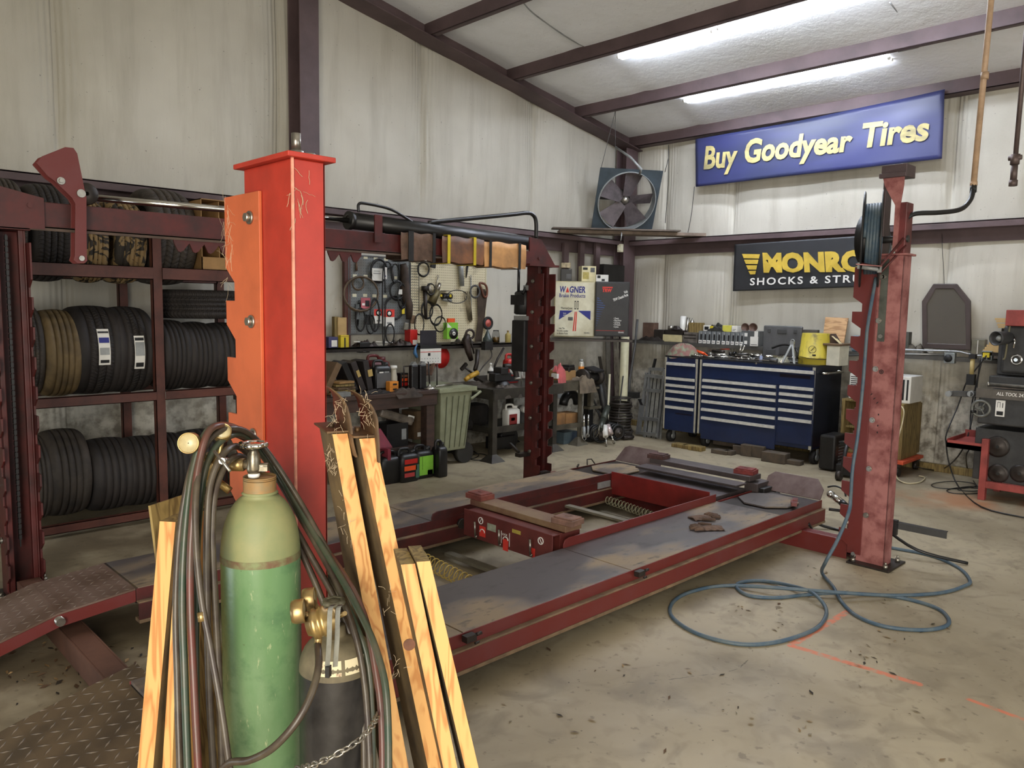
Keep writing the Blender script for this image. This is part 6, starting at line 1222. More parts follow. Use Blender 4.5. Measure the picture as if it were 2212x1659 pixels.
t = MB(); t.box((at(1055, 808, y=5.9).x, 5.86, Z2+.03), (.34, .16, .04), 0, .3); solo('steel_tray', t, dksteel, 'shallow dark tray at the back of the steel workbench', 'tray'); t = MB(); a, b = at(1058, 815, y=5.7), at(1082, 812, y=5.7); t.cyl(a, b, .016, 10); solo('spray_nozzle', t, mat('yellow_grey', (170, 168, 120), .4, 0, .4, 20), 'pale yellow and grey tube lying in front of the red jug', 'tube')
t = MB(); t.tube([at(1032, 755, y=5.9), at(1030, 785, y=5.88), at(1026, 800, y=5.86)], .022, 8); t.tube([at(1088, 752, y=5.9), at(1075, 775, y=5.88), at(1068, 792, y=5.85)], .012, 8); t.tube([at(1060, 755, y=5.9), at(1062, 770, y=5.88), at(1045, 790, y=5.86), at(1032, 808, y=5.8)], .006, 6, sub=3); solo('jointed_lamp', t, dksteel, 'jointed dark lamp arm rising from the steel workbench to the ledge', 'lamp')
t = MB(); t.bx(at(1045, 755, y=5.9).x, at(1062, 755, y=5.9).x, 5.88, 5.94, at(1050, 756, y=5.9).z, at(1050, 738, y=5.9).z); o = solo('outlet_box', t, black, 'black outlet box with white sockets under the ledge', 'outlet')
jug(at(1107, 900, y=5.44).x, 5.46, .276, .17, .11, .25, whitep, 'white jug with a dark red label on the lower shelf of the steel workbench', [(.36, .37, .62, .50, mat('dark_red_label', (112, 28, 26), .5, 0, .1, 9)), (.34, .42, .3, .12, mat('gold_print', (178, 112, 40), .5, 0, 0)), (.36, .2, .5, .05, inkr)])
t = MB(); x = at(1135, 905, y=5.55).x; t.lathe([(.07, 0), (.085, .17), (.09, .17), (.09, .18), (.083, .18), (.068, .006), (.001, .006)], (x, 5.56, .276), UP, 24); solo('grey_bucket', t, mat('galvanised_grey', (118, 118, 116), .6, .2, .3, 9), 'grey bucket beside the white jug', 'bucket')
t = MB(); c = at(1136, 885, y=5.48); t.cyl(c, c+V((.02, .10, .0)), .035, 16); solo('aerosol_can', t, whitep, 'white and red spray can lying on the grey bucket', 'can')
t = MB(); t.box((5.1, 5.8, .40), (.28, .22, .22)); t.box((4.85, 5.75, .33), (.25, .25, .1)); solo('dark_bag', t, mat('black_canvas', (36, 32, 30), .9, 0, .3, 9, .2), 'black canvas bag at the back of the lower shelf', 'bag', bevel=.04)
t = MB(); t.cyl((5.55, 5.72, .12), (5.55, 5.85, .12), .12, 24); t.box((5.45, 5.75, .09), (.3, .14, .12)); solo('black_motor', t, blackp, 'black motor lying under the steel workbench', 'motor')
for k, (u, v, ru, rv) in enumerate(((1010, 983, 24, 8), (1032, 987, 22, 7), (1002, 978, 26, 6))):
    t = MB(); t.tube([F(u+ru*math.cos(a), v+rv*math.sin(a), .006+.003*k) for a in [2*PI*i/24 for i in range(24)]], .0045, 6, 0, True); solo('floor_cable', t, blackp, 'black cable loop on the floor beside the bench foot, %s' % ['middle one', 'right one', 'left one'][k], 'cable')
t = MB()
for k in range(3): t.tube([at(1012-4*k, 835, y=5.9), at(1004-5*k, 870, y=5.9), at(992+3*k, 905, y=5.85), at(998+2*k, 945, y=5.7), at(1000+6*k, 968, y=5.62)], .004, 6, sub=4)
solo('hanging_cable', t, blackp, 'black cables drooping from the steel workbench to the floor', 'cable')
# ---- cluttered bench right of the far post
b3 = thing('small_workbench', 'grey-brown steel bench right of the far post with boxes on its shelf', 'workbench', (6.1, 5.7, 0)); gb = mat('grey_brown_steel', (92, 86, 72), .55, .3, .3, 7, .06)
part('bench_top', MB().bx(5.98, 6.40, 5.46, 6.0, .68, .70), gb, b3); part('apron', MB().bx(5.98, 6.40, 5.455, 5.46, .60, .69), gb, b3); part('lower_shelf', MB().bx(5.98, 6.40, 5.47, 6.0, .22, .235), gb, b3); part('shelf_lip', MB().bx(5.98, 6.40, 5.455, 5.46, .19, .24), gb, b3)
t = MB(); t.bx(6.33, 6.39, 5.46, 5.47, .03, .70); l_ = part('leg', t, gb, b3); t = MB(); t.add([(6.24, 5.38, 0), (6.42, 5.38, 0), (6.42, 5.52, 0), (6.24, 5.52, 0), (6.32, 5.45, .08), (6.39, 5.45, .08), (6.39, 5.48, .08), (6.32, 5.48, .08)], [(0, 1, 2, 3), (4, 5, 6, 7), (0, 1, 5, 4), (1, 2, 6, 5), (2, 3, 7, 6), (3, 0, 4, 7)]); part('foot', t, gb, l_)
part('leg', MB().bx(5.98, 6.04, 5.9, 5.91, 0, .68), gb, b3)
lbox('parts_carton', 1215, 801, 1244, 817, 5.55, .2, card, 'tan carton full of black parts on the small bench', 'box', z0=.70); t = MB(); c = at(1225, 797, y=5.62); t.box(c, (.16, .12, .05), .3); t.box(c+V((.02, 0, .03)), (.10, .1, .03), .1); solo('black_part', t, blackp, 'black car part lying in the tan carton', 'part', bevel=.006)
ragmesh(at(1208, 803, y=5.50), .12, .10, .09, mat('pink_rag', (186, 92, 92), .9, 0, .2, 9, .3), 'rag', 'pink rag hanging over the tan carton', 7, drop=.12); t = MB(); c = at(1199, 812, y=5.50); t.box(c, (.03, .08, .05)); solo('white_tag', t, paper, 'small white tag below the pink rag', 'tag')
o = bottle(at(1255, 815, y=5.60).x, 5.60, .72, .032, .20, mat('grease_can', (190, 186, 176), .3, .4, .1, 9), 'spray can with orange and pink bands on the small bench', cap=greyl, band=[(.05, .30, mat('salmon_band', (222, 112, 104), .4, 0, 0)), (.34, .60, mat('orange_band', (230, 140, 50), .4, 0, 0))], neck=.5, name='spray_can', cat='can', sh=.72)
solo('can_riser', MB().bx(at(1255, 815, y=5.6).x-.05, at(1255, 815, y=5.6).x+.05, 5.55, 5.66, .70, .72), gb, 'flat steel plate under the spray can', 'plate')
for u0, u1, y_, lb in ((1203, 1221, 5.50, 'open tan parts box on the small bench shelf, left one'), (1222, 1250, 5.50, 'tan parts box on the small bench shelf, right one')): lbox('parts_box', u0, 893, u1, 918, y_, .18, mat('tan_box', (138, 100, 58), .8, 0, .3, 7), lb, 'box', z0=.235)
lbox('cooler', 1218, 933, 1246, 958, 5.55, .2, mat('grey_blue_plastic', (88, 104, 112), .6, 0, .3, 7), 'grey-blue plastic box on the floor under the small bench', 'box', [('side_panel', .6, 1, 0, 1, mat('slate_blue', (70, 86, 104), .6, 0, .2, 9))], z0=0)
t = MB(); c = at(1232, 870, y=5.7); t.tube([c+V((.12*math.cos(a), 0, .12*math.sin(a)-.02)) for a in [PI*k/8 for k in range(9)]], .05, 10); solo('black_hub_shell', t, blackp, 'black curved housing on the small bench shelf', 'housing'); lbox('pale_board', 1200, 838, 1226, 860, 5.85, .02, mat('soft_grey_panel', (176, 180, 176), .5, 0, .2, 8), 'pale grey panel standing at the back under the small bench top', 'panel'); lbox('plank_end', 1226, 838, 1246, 856, 5.8, .1, oldwood, 'short brown board at the back under the small bench top', 'board')
ragmesh((at(1262, 822, y=5.48).x, 5.50, .70), .26, .18, .06, mat('dirty_glove_cloth', (104, 92, 76), .9, 0, .4, 9, .3), 'work_gloves', 'dirty gloves heap on the right end of the small bench', 9, 'gloves', drop=.14)
# engine stand, shocks, spring stack, poles in the corner
st = thing('bench_grinder', 'black bench grinder on its pedestal beside the small bench', 'grinder', (6.55, 5.55, 0)); c = at(1272, 815, y=5.55)
t = MB(); t.bx(c.x-.02, c.x+.06, 5.52, 5.60, .03, c.z-.06); t.bx(c.x-.06, c.x+.10, 5.45, 5.68, 0, .03); part('pedestal', t, black, st, None, .004); t = MB(); t.lathe([(.001, -.03), (.09, -.03), (.1, -.02), (.1, .02), (.09, .03), (.001, .03)], (c.x-.10, 5.55, c.z), (1, .2, 0), 28); part('wheel_guard', t, dksteel, st); t = MB(); t.lathe([(.001, -.03), (.08, -.03), (.09, -.02), (.09, .02), (.001, .03)], (c.x+.12, 5.53, c.z+.0), (1, .2, 0), 28); part('wheel_guard', t, dksteel, st); t = MB(); t.cyl((c.x-.08, 5.55, c.z), (c.x+.12, 5.53, c.z), .055, 20); t.box((c.x+.03, 5.5, c.z+.09), (.22, .14, .02), .2, .3); part('motor_body', t, black, st)
t = MB(); t.box((c.x-.02, 5.5, .55), (.05, .05, .30)); t.box((c.x+.04, 5.52, .38), (.2, .1, .03)); t.box((c.x+.02, 5.5, .70-.1), (.16, .05, .02)); part('shelf_bracket', t, gb, st)
def shock(u0, v0, u1, v1, ya, yb2, r0, r1, m0, m1, lb, spring=None):
    a, b = at(u0, v0, y=ya), at(u1, v1, y=yb2); mid = a+(b-a)*.55; o = thing('shock_absorber', lb, 'shock absorber', b)
    t = MB(); t.cyl(a, mid, r0, 16); part('outer_tube', t, m0, o); t = MB(); t.cyl(mid, b, r1, 12); part('inner_rod', t, m1, o)
    if spring:
        d = (b-a); x_, y_, n_ = frame(d); t = MB(); t.tube([a+d*(.1+.7*k/72)+(x_*math.cos(2*PI*k/12)+y_*math.sin(2*PI*k/12))*spring for k in range(73)], .008, 6); part('coil_spring', t, black, o)
    t = MB(); t.torus(b, r1*1.4+.004, .006, frame(b-a)[0]); part('mounting_eye', t, steel, o)
shock(1306, 920, 1310, 962, 5.30, 5.18, .030, .010, whitep, chrome, 'white shock absorber on the floor, its chrome rod down, left one'); shock(1312, 918, 1326, 955, 5.30, 5.18, .030, .010, mat('silver_red', (196, 180, 178), .3, .4, .1, 9), chrome, 'silver shock absorber with red end leaning beside the white one'); shock(1312, 880, 1296, 928, 5.45, 5.30, .038, .034, mat('dark_green_grey', (62, 66, 58), .4, .3, .3, 9), mat('dark_green_grey', (62, 66, 58)), 'thick dark green strut leaning over the springs'); shock(1261, 895, 1262, 945, 5.45, 5.40, .014, .018, chrome, greyl, 'slim chrome shock standing beside the bench leg, left one'); shock(1271, 895, 1270, 940, 5.45, 5.42, .012, .012, chrome, greyl, 'slim chrome shock standing beside the bench leg, right one')
for u, lb in ((1296, 'black coil spring with round cap lying on the floor, left one'), (1330, 'black coil spring with round cap lying on the floor, right one')):
    c = at(u, 945, y=5.34); o = thing('strut_spring', lb, 'spring', (c.x, 5.34, 0)); d = V((.35, .93, 0)); R_ = .085; x_, y_, n_ = frame(d); c0 = V((c.x, 5.30, R_+.012)); t = MB(); t.tube([c0+d*(.30*k/80)+(x_*math.cos(2*PI*k/16)+y_*math.sin(2*PI*k/16))*R_ for k in range(81)], .011, 8); part('coil', t, black, o); t = MB(); t.lathe([(.001, -.02), (.02, -.02), (.022, -.008), (.05, -.01), (.06, 0), (.001, .004)], c0, d, 24); part('spring_cap', t, dksteel, o); t = MB(); t.cyl(c0-d*.026, c0-d*.018, .009, 6); part('cap_nut', t, steel, o)
cs = at(1338, 955, y=5.55); 
for k in range(12):
    z = .02+k*.033; R_ = .13+.012*math.sin(k*1.3)-.0012*k; t = MB(); t.torus((cs.x+.012*math.sin(k*2.1), 5.55, z), R_, .014, UP, 32, 8); nm = ['at the very bottom', 'second from the bottom', 'third from the bottom', 'fourth from the bottom', 'fifth from the bottom', 'sixth from the bottom', 'sixth from the top', 'fifth from the top', 'fourth from the top', 'third from the top', 'second from the top', 'on top of the stack'][k]
    solo('brake_rotor_ring', t, dksteel, 'dark steel ring in the round stack in the corner, '+nm, 'ring', 'stack of dark steel rings')
t = MB(); t.lathe([(.001, 0), (.12, 0), (.12, .012), (.001, .012)], (cs.x, 5.55, .44), UP, 28); solo('stack_lid', t, dksteel, 'round dark plate lying on the ring stack', 'plate')
pp = at(1348, 800, x=7.45); t = MB(); t.lathe([(.052, 0), (.052, 1.15), (.047, 1.15), (.047, 0)], (pp.x, pp.y, .0), UP, 24); solo('pvc_pipe', t, mat('cream_pvc', (214, 208, 172), .45, 0, .15, 6), 'thick cream plastic pipe standing in the corner', 'pipe')
for k, (u0, v0, u1, v1, x_, wd, m_, lb) in enumerate(((1330, 700, 1336, 900, 7.65, .07, greywood, 'wide grey board standing left of the cream pipe'), (1312, 700, 1318, 890, 7.6, .05, mat('grey_panel_edge', (96, 92, 82), .7, 0, .3, 6), 'narrow grey board standing left of the wide grey board'), (1295, 770, 1322, 905, 7.2, .035, mat('dark_plank', (52, 46, 40), .7, 0, .3, 6), 'dark narrow board leaning in the corner'), (1317, 808, 1312, 905, 7.1, .022, cream, 'short cream stick leaning in the corner'), (1346, 812, 1332, 890, 7.15, .012, black, 'thin black bar leaning against the cream pipe'))):
    a, b = at(u0, v0, x=x_), at(u1, v1, x=x_-.1); b = V((b.x, b.y, 0)); t = MB(); t.bar(a, b, V((.10, -.09, 0)).normalized()*wd/2, V((.008, .009, 0))); solo('leaning_board', t, m_, lb, 'board')
t = MB(); t.tube([at(1377, 690, x=7.75), at(1372, 745, x=7.72), at(1360, 820, x=7.66), V((7.6, at(1356, 900, x=7.6).y, .02))], .014, 8); solo('steel_bar', t, greyp, 'long bent steel bar leaning right of the cream pipe', 'bar'); t = MB(); c = at(1366, 853, x=7.6); t.box(c, (.1, .16, .07), .3); solo('black_bracket', t, black, 'small black bracket on the wall by the bent bar', 'bracket')
t = MB(); c = at(1350, 958, y=5.35); t.torus((c.x, 5.32, .03), .06, .022, UP); t.cyl((c.x-.1, 5.30, .03), (c.x-.02, 5.28, .03), .025, 12); t.box((c.x+.06, 5.34, .04), (.08, .06, .06), .4); solo('small_parts', t, dksteel, 'loose shiny steel parts in front of the ring stack', 'parts', bevel=.004)
t = MB(); a, b = at(1300, 870, y=5.5), at(1320, 800, y=5.7); t.tube([V((a.x+.04, 5.45, .15)), at(1300, 850, y=5.5), at(1290, 820, y=5.6)], [.03, .04, .045], 10); solo('exhaust_tube', t, black, 'thick black tube leaning from the grinder to the corner', 'tube'); t = MB(); t.tube([at(1272, 865, y=5.55), at(1292, 890, y=5.5), at(1300, 912, y=5.45)], .012, 8); t.tube([at(1268, 835, y=5.55), at(1290, 880, y=5.5), at(1310, 900, y=5.5)], .012, 8); solo('wiper_arms', t, black, 'thin black rods leaning beside the grinder pedestal', 'rods')
# ================================================================ corner: cabinets, fan, plank
dirc = V((.76, -.65, 0)).normalized(); nc = V((-.65, -.76, 0)).normalized()    # along the cabinets, and out of them
def cab(u0, v0, u1, v1, d, m, edge, name, lb, dep=.12):
    c0 = at(u0, v1, d=d); L_ = at(u1, v1, d=d)-c0
    c0 = V((c0.x, c0.y, 0)); zt = at((u0+u1)/2, v0, d=d).z; zb_ = at((u0+u1)/2, v1, d=d).z; w_ = V((L_.x, L_.y, 0)).length; dr = V((L_.x, L_.y, 0)).normalized(); n_ = V((dr.y, -dr.x, 0))
    o = thing(name, lb, 'cabinet', c0+dr*w_/2-n_*dep/2+V((0, 0, zb_))); t = MB(); mid = c0+dr*w_/2-n_*dep/2; t.bar(mid+V((0, 0, zb_)), mid+V((0, 0, zt)), dr*w_/2, n_*dep/2); part('cabinet_body', t, edge, o, None, .004)
    t = MB(); mid = c0+dr*w_/2+n_*.005; t.bar(mid+V((0, 0, zb_+.012)), mid+V((0, 0, zt-.012)), dr*(w_/2-.008), n_*.006); dr_o = part('door', t, m, o, None, .003)
    return o, dr_o, c0+n_*.012, dr, n_, w_, zb_, zt
def panel(o, base, dr, n_, x0, x1, z0, z1, m, name, k=1):
    t = MB(); mid = base+dr*(x0+x1)/2+n_*(.0006*k); t.bar(mid+V((0, 0, z0)), mid+V((0, 0, z1)), dr*(x1-x0)/2, n_*.0004); return part(name, t, m, o)
o, dd, base, dr, n_, w_, zb_, zt = cab(1196, 608, 1283, 728, 8.95, cream, mat('cream_edge', (190, 180, 140), .5, 0, .2, 6), 'wall_cabinet', 'white metal cabinet with blue brake lettering in the corner')
PXM = 1665/8.95
def zc_(v): return zt-(v-608)/(728-608)*(zt-zb_)
def xc_(u): return (u-1196)/(1283-1196)*w_
def txt(s_, u0, u1, vb, vt, m, off=.02, sh=0, o_=None, sp=1): return text(s_, base+dr*xc_(u0)+n_*.001+V((0, 0, zc_(vb))), dr, UP, zc_(vt)-zc_(vb), xc_(u1)-xc_(u0), off, sh, .0008, o_ or dd, m, sp=sp)
txt('W', 1207, 1220, 632, 619, inkb, .03, .15); txt('GNER', 1227.5, 1262, 632, 619, inkb, .03, .1); txt('Brake Products', 1206, 1262, 642.5, 634.5, inkb, .01)
def poly(pts, m, name, par, k=1):
    t = MB(); t.prism([(xc_(u), zc_(v)) for u, v in pts], base+n_*(.0012*k), dr, UP, .0006); return part(name, t, m, par)
poly([(1219.5, 632), (1227, 632), (1223.5, 620)], inkr, 'red_triangle', dd)
for u0 in (1239, 1244.5): poly([(u0, 668), (u0+3.5, 668), (u0+3.5, 650), (u0, 650)], inkk, 'brake_pad_outline', dd); poly([(u0+.9, 666), (u0+2.6, 666), (u0+2.6, 652), (u0+.9, 652)], cream, 'pad_centre', dd, 2)
poly([(1208, 671), (1236, 671), (1206, 691)], inkb, 'blue_wedge', dd); poly([(1247, 671), (1274, 671), (1274, 691)], inkb, 'blue_wedge', dd)
poly([(1240, 673), (1242, 673), (1239, 715), (1236.5, 715)], inkr, 'red_streak', dd); poly([(1243, 673), (1245, 673), (1243.5, 715), (1241, 715)], inkr, 'red_streak', dd)
txt('ThermoQuiet', 1210, 1235, 668, 663.5, inkk, .01); txt('22', 1215, 1222, 682, 676, inkw, .03).location.x += 0
txt('Use The', 1207, 1219, 711, 707.5, inkk, .01); txt('World\'s Leader', 1202, 1227, 716.5, 713, inkk, .01); txt('in Brake Pads', 1203, 1226, 722, 718.5, inkk, .01); poly([(1226, 692), (1236, 692), (1236, 685), (1226, 685)], greyp, 'small_badge', dd); txt('FEDERAL MOGUL', 1261, 1273, 720, 717, greyp, .01)
o2, dd, base, dr, n_, w_, zb_, zt = cab(1284, 609, 1357, 727, 8.9, black, black, 'wall_cabinet', 'black metal cabinet with red and white lettering in the corner')
def zc_(v): return zt-(v-609)/(727-609)*(zt-zb_)
def xc_(u): return (u-1284)/(1357-1284)*w_
txt('TRW', 1298, 1319, 631, 624, inkr, .05, .15); poly([(1298, 622.5), (1320, 622.5), (1320, 620), (1298, 620)], inkr, 'red_bar', dd)
for s_, u0, v0, in (('We Use Quality', 1326, 642), ('TRW Chassis Parts', 1323, 651)):
    a = math.radians(22); xd = dr*math.cos(a)+V((0, 0, math.sin(a))); yd = V((0, 0, math.cos(a)))-dr*math.sin(a); text(s_, base+dr*xc_(u0)+n_*.001+V((0, 0, zc_(v0))), xd, yd, .03, .155 if len(s_) < 15 else .18, .02, .2, .0008, dd, inkw)
for k in range(13):
    f = k/13; v = 645+k*4.9; ue = 1288+17*(1-abs((v-660)/20)) if v < 660 else 1305-(v-660)*.38; poly([(1287, v), (max(ue, 1288.5), v+1.5*(v < 665)), (max(ue, 1288.5), v-.6), (1287, v-2)], mat('stripe_blue', (40, 62, 110), .5, 0, 0), 'blue_stripe', dd)
poly([(1286, 714.6), (1348, 714.6), (1348, 714), (1286, 714)], inkr, 'red_line', dd)
for k, s_ in enumerate(('• Chassis', '• Wipes & Rotor', '• Coil Spring', '• CV Products', '• U-joints')): txt(s_, 1324, 1335+[0, 6, 3, 4, 0][k], 689+k*4.6, 685.5+k*4.6, inkw, .01)
txt('FEDERAL MOGUL', 1335, 1347, 719, 716, inkw, .01)
# shelf under the cabinets and items on top
for par in (): pass
t = MB(); a, b = at(1188, 732, d=8.85), at(1365, 731, d=8.8); a.z = b.z = 1.12; t.bar(a-nc*.12, b-nc*.12, V((0, 0, .012)), nc*.16); solo('corner_shelf', t, dksteel, 'dark shelf across the corner under the two cabinets', 'shelf')
def topz(): return zt+.002
zt_ = topz(); dT = 9.02
def on_cab(u0, v0, u1, v1, m, nm, lb, cat, dep=.1, rz=0, prts=()):
    a, b = at(u0, v1, d=dT), at(u1, v1, d=dT); c = (a+b)/2; h_ = at(u0, v0, d=dT).z-at(u0, v1, d=dT).z; w2 = (b-a).length; t = MB(); o = thing(nm, lb, cat, (c.x, c.y, zt_)); drr = math.atan2((b-a).y, (b-a).x)+rz
    t.box((c.x, c.y, zt_+h_/2), (w2, dep, h_), drr); part('box_body', t, m, o, None, .003); ex = V((math.cos(drr), math.sin(drr), 0)); nn = V((ex.y, -ex.x, 0))
    for pn, x0, x1, z0, z1, mm in prts: t = MB(); q = c+ex*(x0+x1-1)*w2/2+nn*(dep/2+.001); t.bar(V((q.x, q.y, zt_+h_*z0)), V((q.x, q.y, zt_+h_*z1)), ex*(x1-x0)*w2/2, nn*.0006); part(pn, t, mm, o)
    return o
on_cab(1211, 578, 1234, 604, blackp, 'paint_gun_case', 'black rounded case on top of the white cabinet', 'case', .12, 0, [('grey_panel', .5, .95, .2, .6, greyp)]); on_cab(1212, 566, 1232, 577, mat('cream_tray', (176, 160, 126), .5, 0, .5, 20), 'parts_tray', 'small tan tray of parts lying on the black rounded case', 'tray', .1).location.z += .155
on_cab(1252, 573, 1284, 606, mat('cream_carton', (212, 202, 160), .6, 0, .2, 8), 'lamp_carton', 'yellow-white printed carton on top of the white cabinet', 'box', .14, .2, [('print_block', .08, .4, .75, .9, inkk), ('print_block', .6, .9, .6, .9, greyp), ('yellow_patch', .08, .5, .15, .6, mat('olive_yellow', (176, 160, 86), .5, 0, .3, 15))]); on_cab(1271, 588, 1284, 608, card, 'small_carton', 'small tan carton in front of the yellow-white carton', 'box', .05); on_cab(1285, 592, 1312, 607, paper, 'white_packet', 'white packets with black print on top of the black cabinet', 'packet', .12, .1, [('black_print', .1, .35, .5, .9, inkk), ('black_print', .45, .7, .1, .4, inkk)])
# plank across the corner and the fan standing on it
PA_ = V((6.62, 6.08, 2.35)); PB_ = V((7.93, 5.0, 2.35)); dp = (PB_-PA_).normalized(); npk = V((dp.y, -dp.x, 0))
t = MB(); t.bar(PA_, PB_, V((0, 0, .018)), npk*.11); solo('corner_plank', t, mat('dusty_plank', (128, 112, 98), .8, 0, .3, 5, .1), 'dusty plank laid across the corner under the fan', 'plank', bevel=.003)
t = MB(); t.bar(PA_+V((-.15, -.04, .026)), PB_+V((-.35, .10, .026)), V((0, 0, .008)), npk*.08); solo('corner_plank', t, mat('dusty_plank_dark', (96, 84, 74), .8, 0, .3, 5, .1), 'thin darker plank lying on the dusty corner plank', 'plank')
BL = at(1275, 500, z=2.40); BR = at(1408, 505, z=2.40); xd = (BR-BL).normalized(); S_ = (BR-BL).length*.98
# lean chosen so that the frame is square: the top hangs forward into the room
ray = R @ V((1296-CX, 362-CY, FPX)); ta = (BL-V((0, 0, CAMH))).dot(xd)/ray.dot(xd); TL = V((0, 0, CAMH))+ray*ta; ud = (TL-BL); H_ = ud.length; ud.normalize(); nf = xd.cross(ud).normalized()
fn = thing('wall_fan', 'large square framed drum fan leaning forward on the corner plank', 'fan', (BL+BR)/2)
fm = mat('blue_grey_panel', (62, 72, 78), .5, .2, .2, 6); cF = (BL+BR)/2+ud*H_*.5+nf*.0; rF = S_*.455; n_s = 64
vs = []; 
for k in range(n_s):
    a = 2*PI*k/n_s; c_, s_ = math.cos(a), math.sin(a); q = max(abs(c_), abs(s_)); vs.append(cF+xd*rF*c_+ud*rF*s_); vs.append(cF+xd*(c_/q)*S_/2+ud*(s_/q)*H_/2)
t = MB(); N2 = len(vs); t.add(vs+[v-nf*.012 for v in vs], [(2*k, 2*k+1, (2*k+3) % N2, (2*k+2) % N2) for k in range(n_s)]+[(N2+2*k, N2+2*k+1, N2+(2*k+3) % N2, N2+(2*k+2) % N2) for k in range(n_s)]+[(2*k+1, N2+2*k+1, N2+(2*k+3) % N2, (2*k+3) % N2) for k in range(n_s)]); part('frame_panel', t, fm, fn)
t = MB(); t.lathe([(rF, -.10), (rF+.006, -.10), (rF+.008, .02), (rF-.002, .022), (rF, .01), (rF, -.10)], cF, nf, 56); part('shroud_ring', t, mat('pale_grey_ring', (146, 150, 148), .5, .2, .2, 8), fn)
fbm = mat('dull_blade', (96, 88, 90), .5, .3, .3, 8)
for k, a in enumerate((1.40, .12, -.95, -2.25, 2.65)):
    c_, s_ = math.cos(a), math.sin(a); er = xd*c_+ud*s_; et = ud*c_-xd*s_; hub = cF-nf*.05; w0, w1 = .055, .12 if k != 1 else .07; tw = nf*.035
    t = MB(); t.add([hub+er*.05-et*w0-tw*.5, hub+er*.05+et*w0+tw*.5, hub+er*rF*.93+et*w1+tw, hub+er*rF*.93-et*w1-tw, hub+er*.05-et*w0-tw*.5-nf*.003, hub+er*.05+et*w0+tw*.5-nf*.003, hub+er*rF*.93+et*w1+tw-nf*.003, hub+er*rF*.93-et*w1-tw-nf*.003], [(0, 1, 2, 3), (4, 5, 6, 7), (0, 1, 5, 4), (1, 2, 6, 5), (2, 3, 7, 6), (3, 0, 4, 7)]); part('blade', t, fbm, fn)
t = MB(); t.lathe([(.001, -.08), (.045, -.08), (.05, -.03), (.03, -.01), (.012, 0), (.001, .0)], cF-nf*.02, nf, 20); part('hub', t, steel, fn)
t = MB(); t.lathe([(.001, -.26), (.075, -.26), (.085, -.22), (.085, -.12), (.06, -.10), (.001, -.10)], cF, nf, 24); t.bar(cF-nf*.12-xd*rF, cF-nf*.12+xd*rF, ud*.02, nf*.004); part('motor', t, black, fn)
t = MB(); t.tube([cF+ud*rF*.96+xd*.09+nf*.03, at(1385, 365, d=8.6), at(1362, 340, d=8.7), at(1330, 318, d=8.9)], .014, 8); t.tube([cF-ud*rF+xd*-.02+nf*.03, at(1343, 505, d=8.45), at(1341, 520, d=8.45)], .006, 6); part('power_conduit', t, greyl, fn)
for (u, v), up_ in (((1299, 362), (1331, 245)), ((1331, 364), (1329, 245))):
    a = TL+xd*(S_*.02 if u < 1310 else S_*.24); b = at(*up_, y=5.6); b.z = zroof(b.x)-.02; solo('suspension_wire', MB().cyl(a, b, .003, 6), greyp, 'thin wire holding the fan from the ceiling, %s' % ('left one' if u < 1310 else 'right one'), 'wire')
for pts, lb in (([(1436, 372), (1444, 340), (1444, 313)], 'thin cord from the fan corner up to the eave'), ([(1444, 313), (1443, 400), (1437, 482)], 'loose cord hanging down the back wall right of the fan'), ([(1500, 403), (1494, 460), (1486, 503)], 'cord hanging from the lower left corner of the lettered blue banner')):
    solo('electrical_wire', MB().tube([at(u, v, x=7.80) for u, v in pts], .004, 6, sub=3), blackp, lb, 'cord')
lbx = at(1340, 536, x=7.70); solo('light_switch', MB().box((7.70, lbx.y, lbx.z), (.05, .06, .10)).box((7.672, lbx.y, lbx.z-.01), (.01, .03, .045)), cream, 'small cream switch box on the corner column', 'switch', bevel=.004)
for k, u in enumerate((1222, 1256, 1290)): 
    a, b = at(u, 525, y=6.12), at(u+3, 620, y=6.12); t = MB(); t.bx(a.x-.04, a.x+.04, 6.10, 6.14, b.z, a.z); solo('backing_strip', t, primer, 'vertical brown strip on the wall above the white cabinet, %s' % ['left one', 'middle one', 'right one'][k], 'strip')
t = MB(); a, b = at(1298, 575, y=6.0), at(1352, 606, y=6.0); t.bx(at(1300, 590, y=5.98).x, at(1345, 590, y=5.98).x, 5.95, 6.02, 1.78, at(1320, 572, y=5.98).z); solo('breaker_panel', t, black, 'black electrical box on the corner column above the black cabinet', 'electrical box', bevel=.004)
# ================================================================ banners
def banner(name, lb, pts, y0, y1, z0, z1, m, sag, xo):
    o = thing(name, lb, 'banner', (xo, (y0+y1)/2, z0)); t = MB()
    def f(i, j): return (xo-.012*math.sin(i*PI*5+j*4)*(.3+j)-.03*math.exp(-((i-.78-.2*j)/.12)**2)*(1-j), y0+(y1-y0)*i, z1[0]+(z1[1]-z1[0])*i+(z0[0] if isinstance(z0, tuple) else z0 if 0 else 0))
    return o
g_o = thing('blue_banner', 'large dark blue banner with golden slanted lettering high on the back wall', 'banner', (7.80, 3.85, 2.93))
XB_ = 7.80
cb = [at(1500, 300, x=XB_), at(2040, 192, x=XB_), at(2033, 342, x=XB_), at(1501, 403, x=XB_)]
def bn_(i, j):   # i along, j down
    p = (cb[0]*(1-i)+cb[1]*i)*(1-j)+(cb[3]*(1-i)+cb[2]*i)*j
    return V((p.x-.010*math.sin(i*11+j*4)*math.sin(PI*min(i*1.02, 1))-.010*math.exp(-((i-.82+.5*(j-.5))/.12)**2)+.02, p.y, p.z-.04*math.sin(PI*i)*(1-j)*.5))
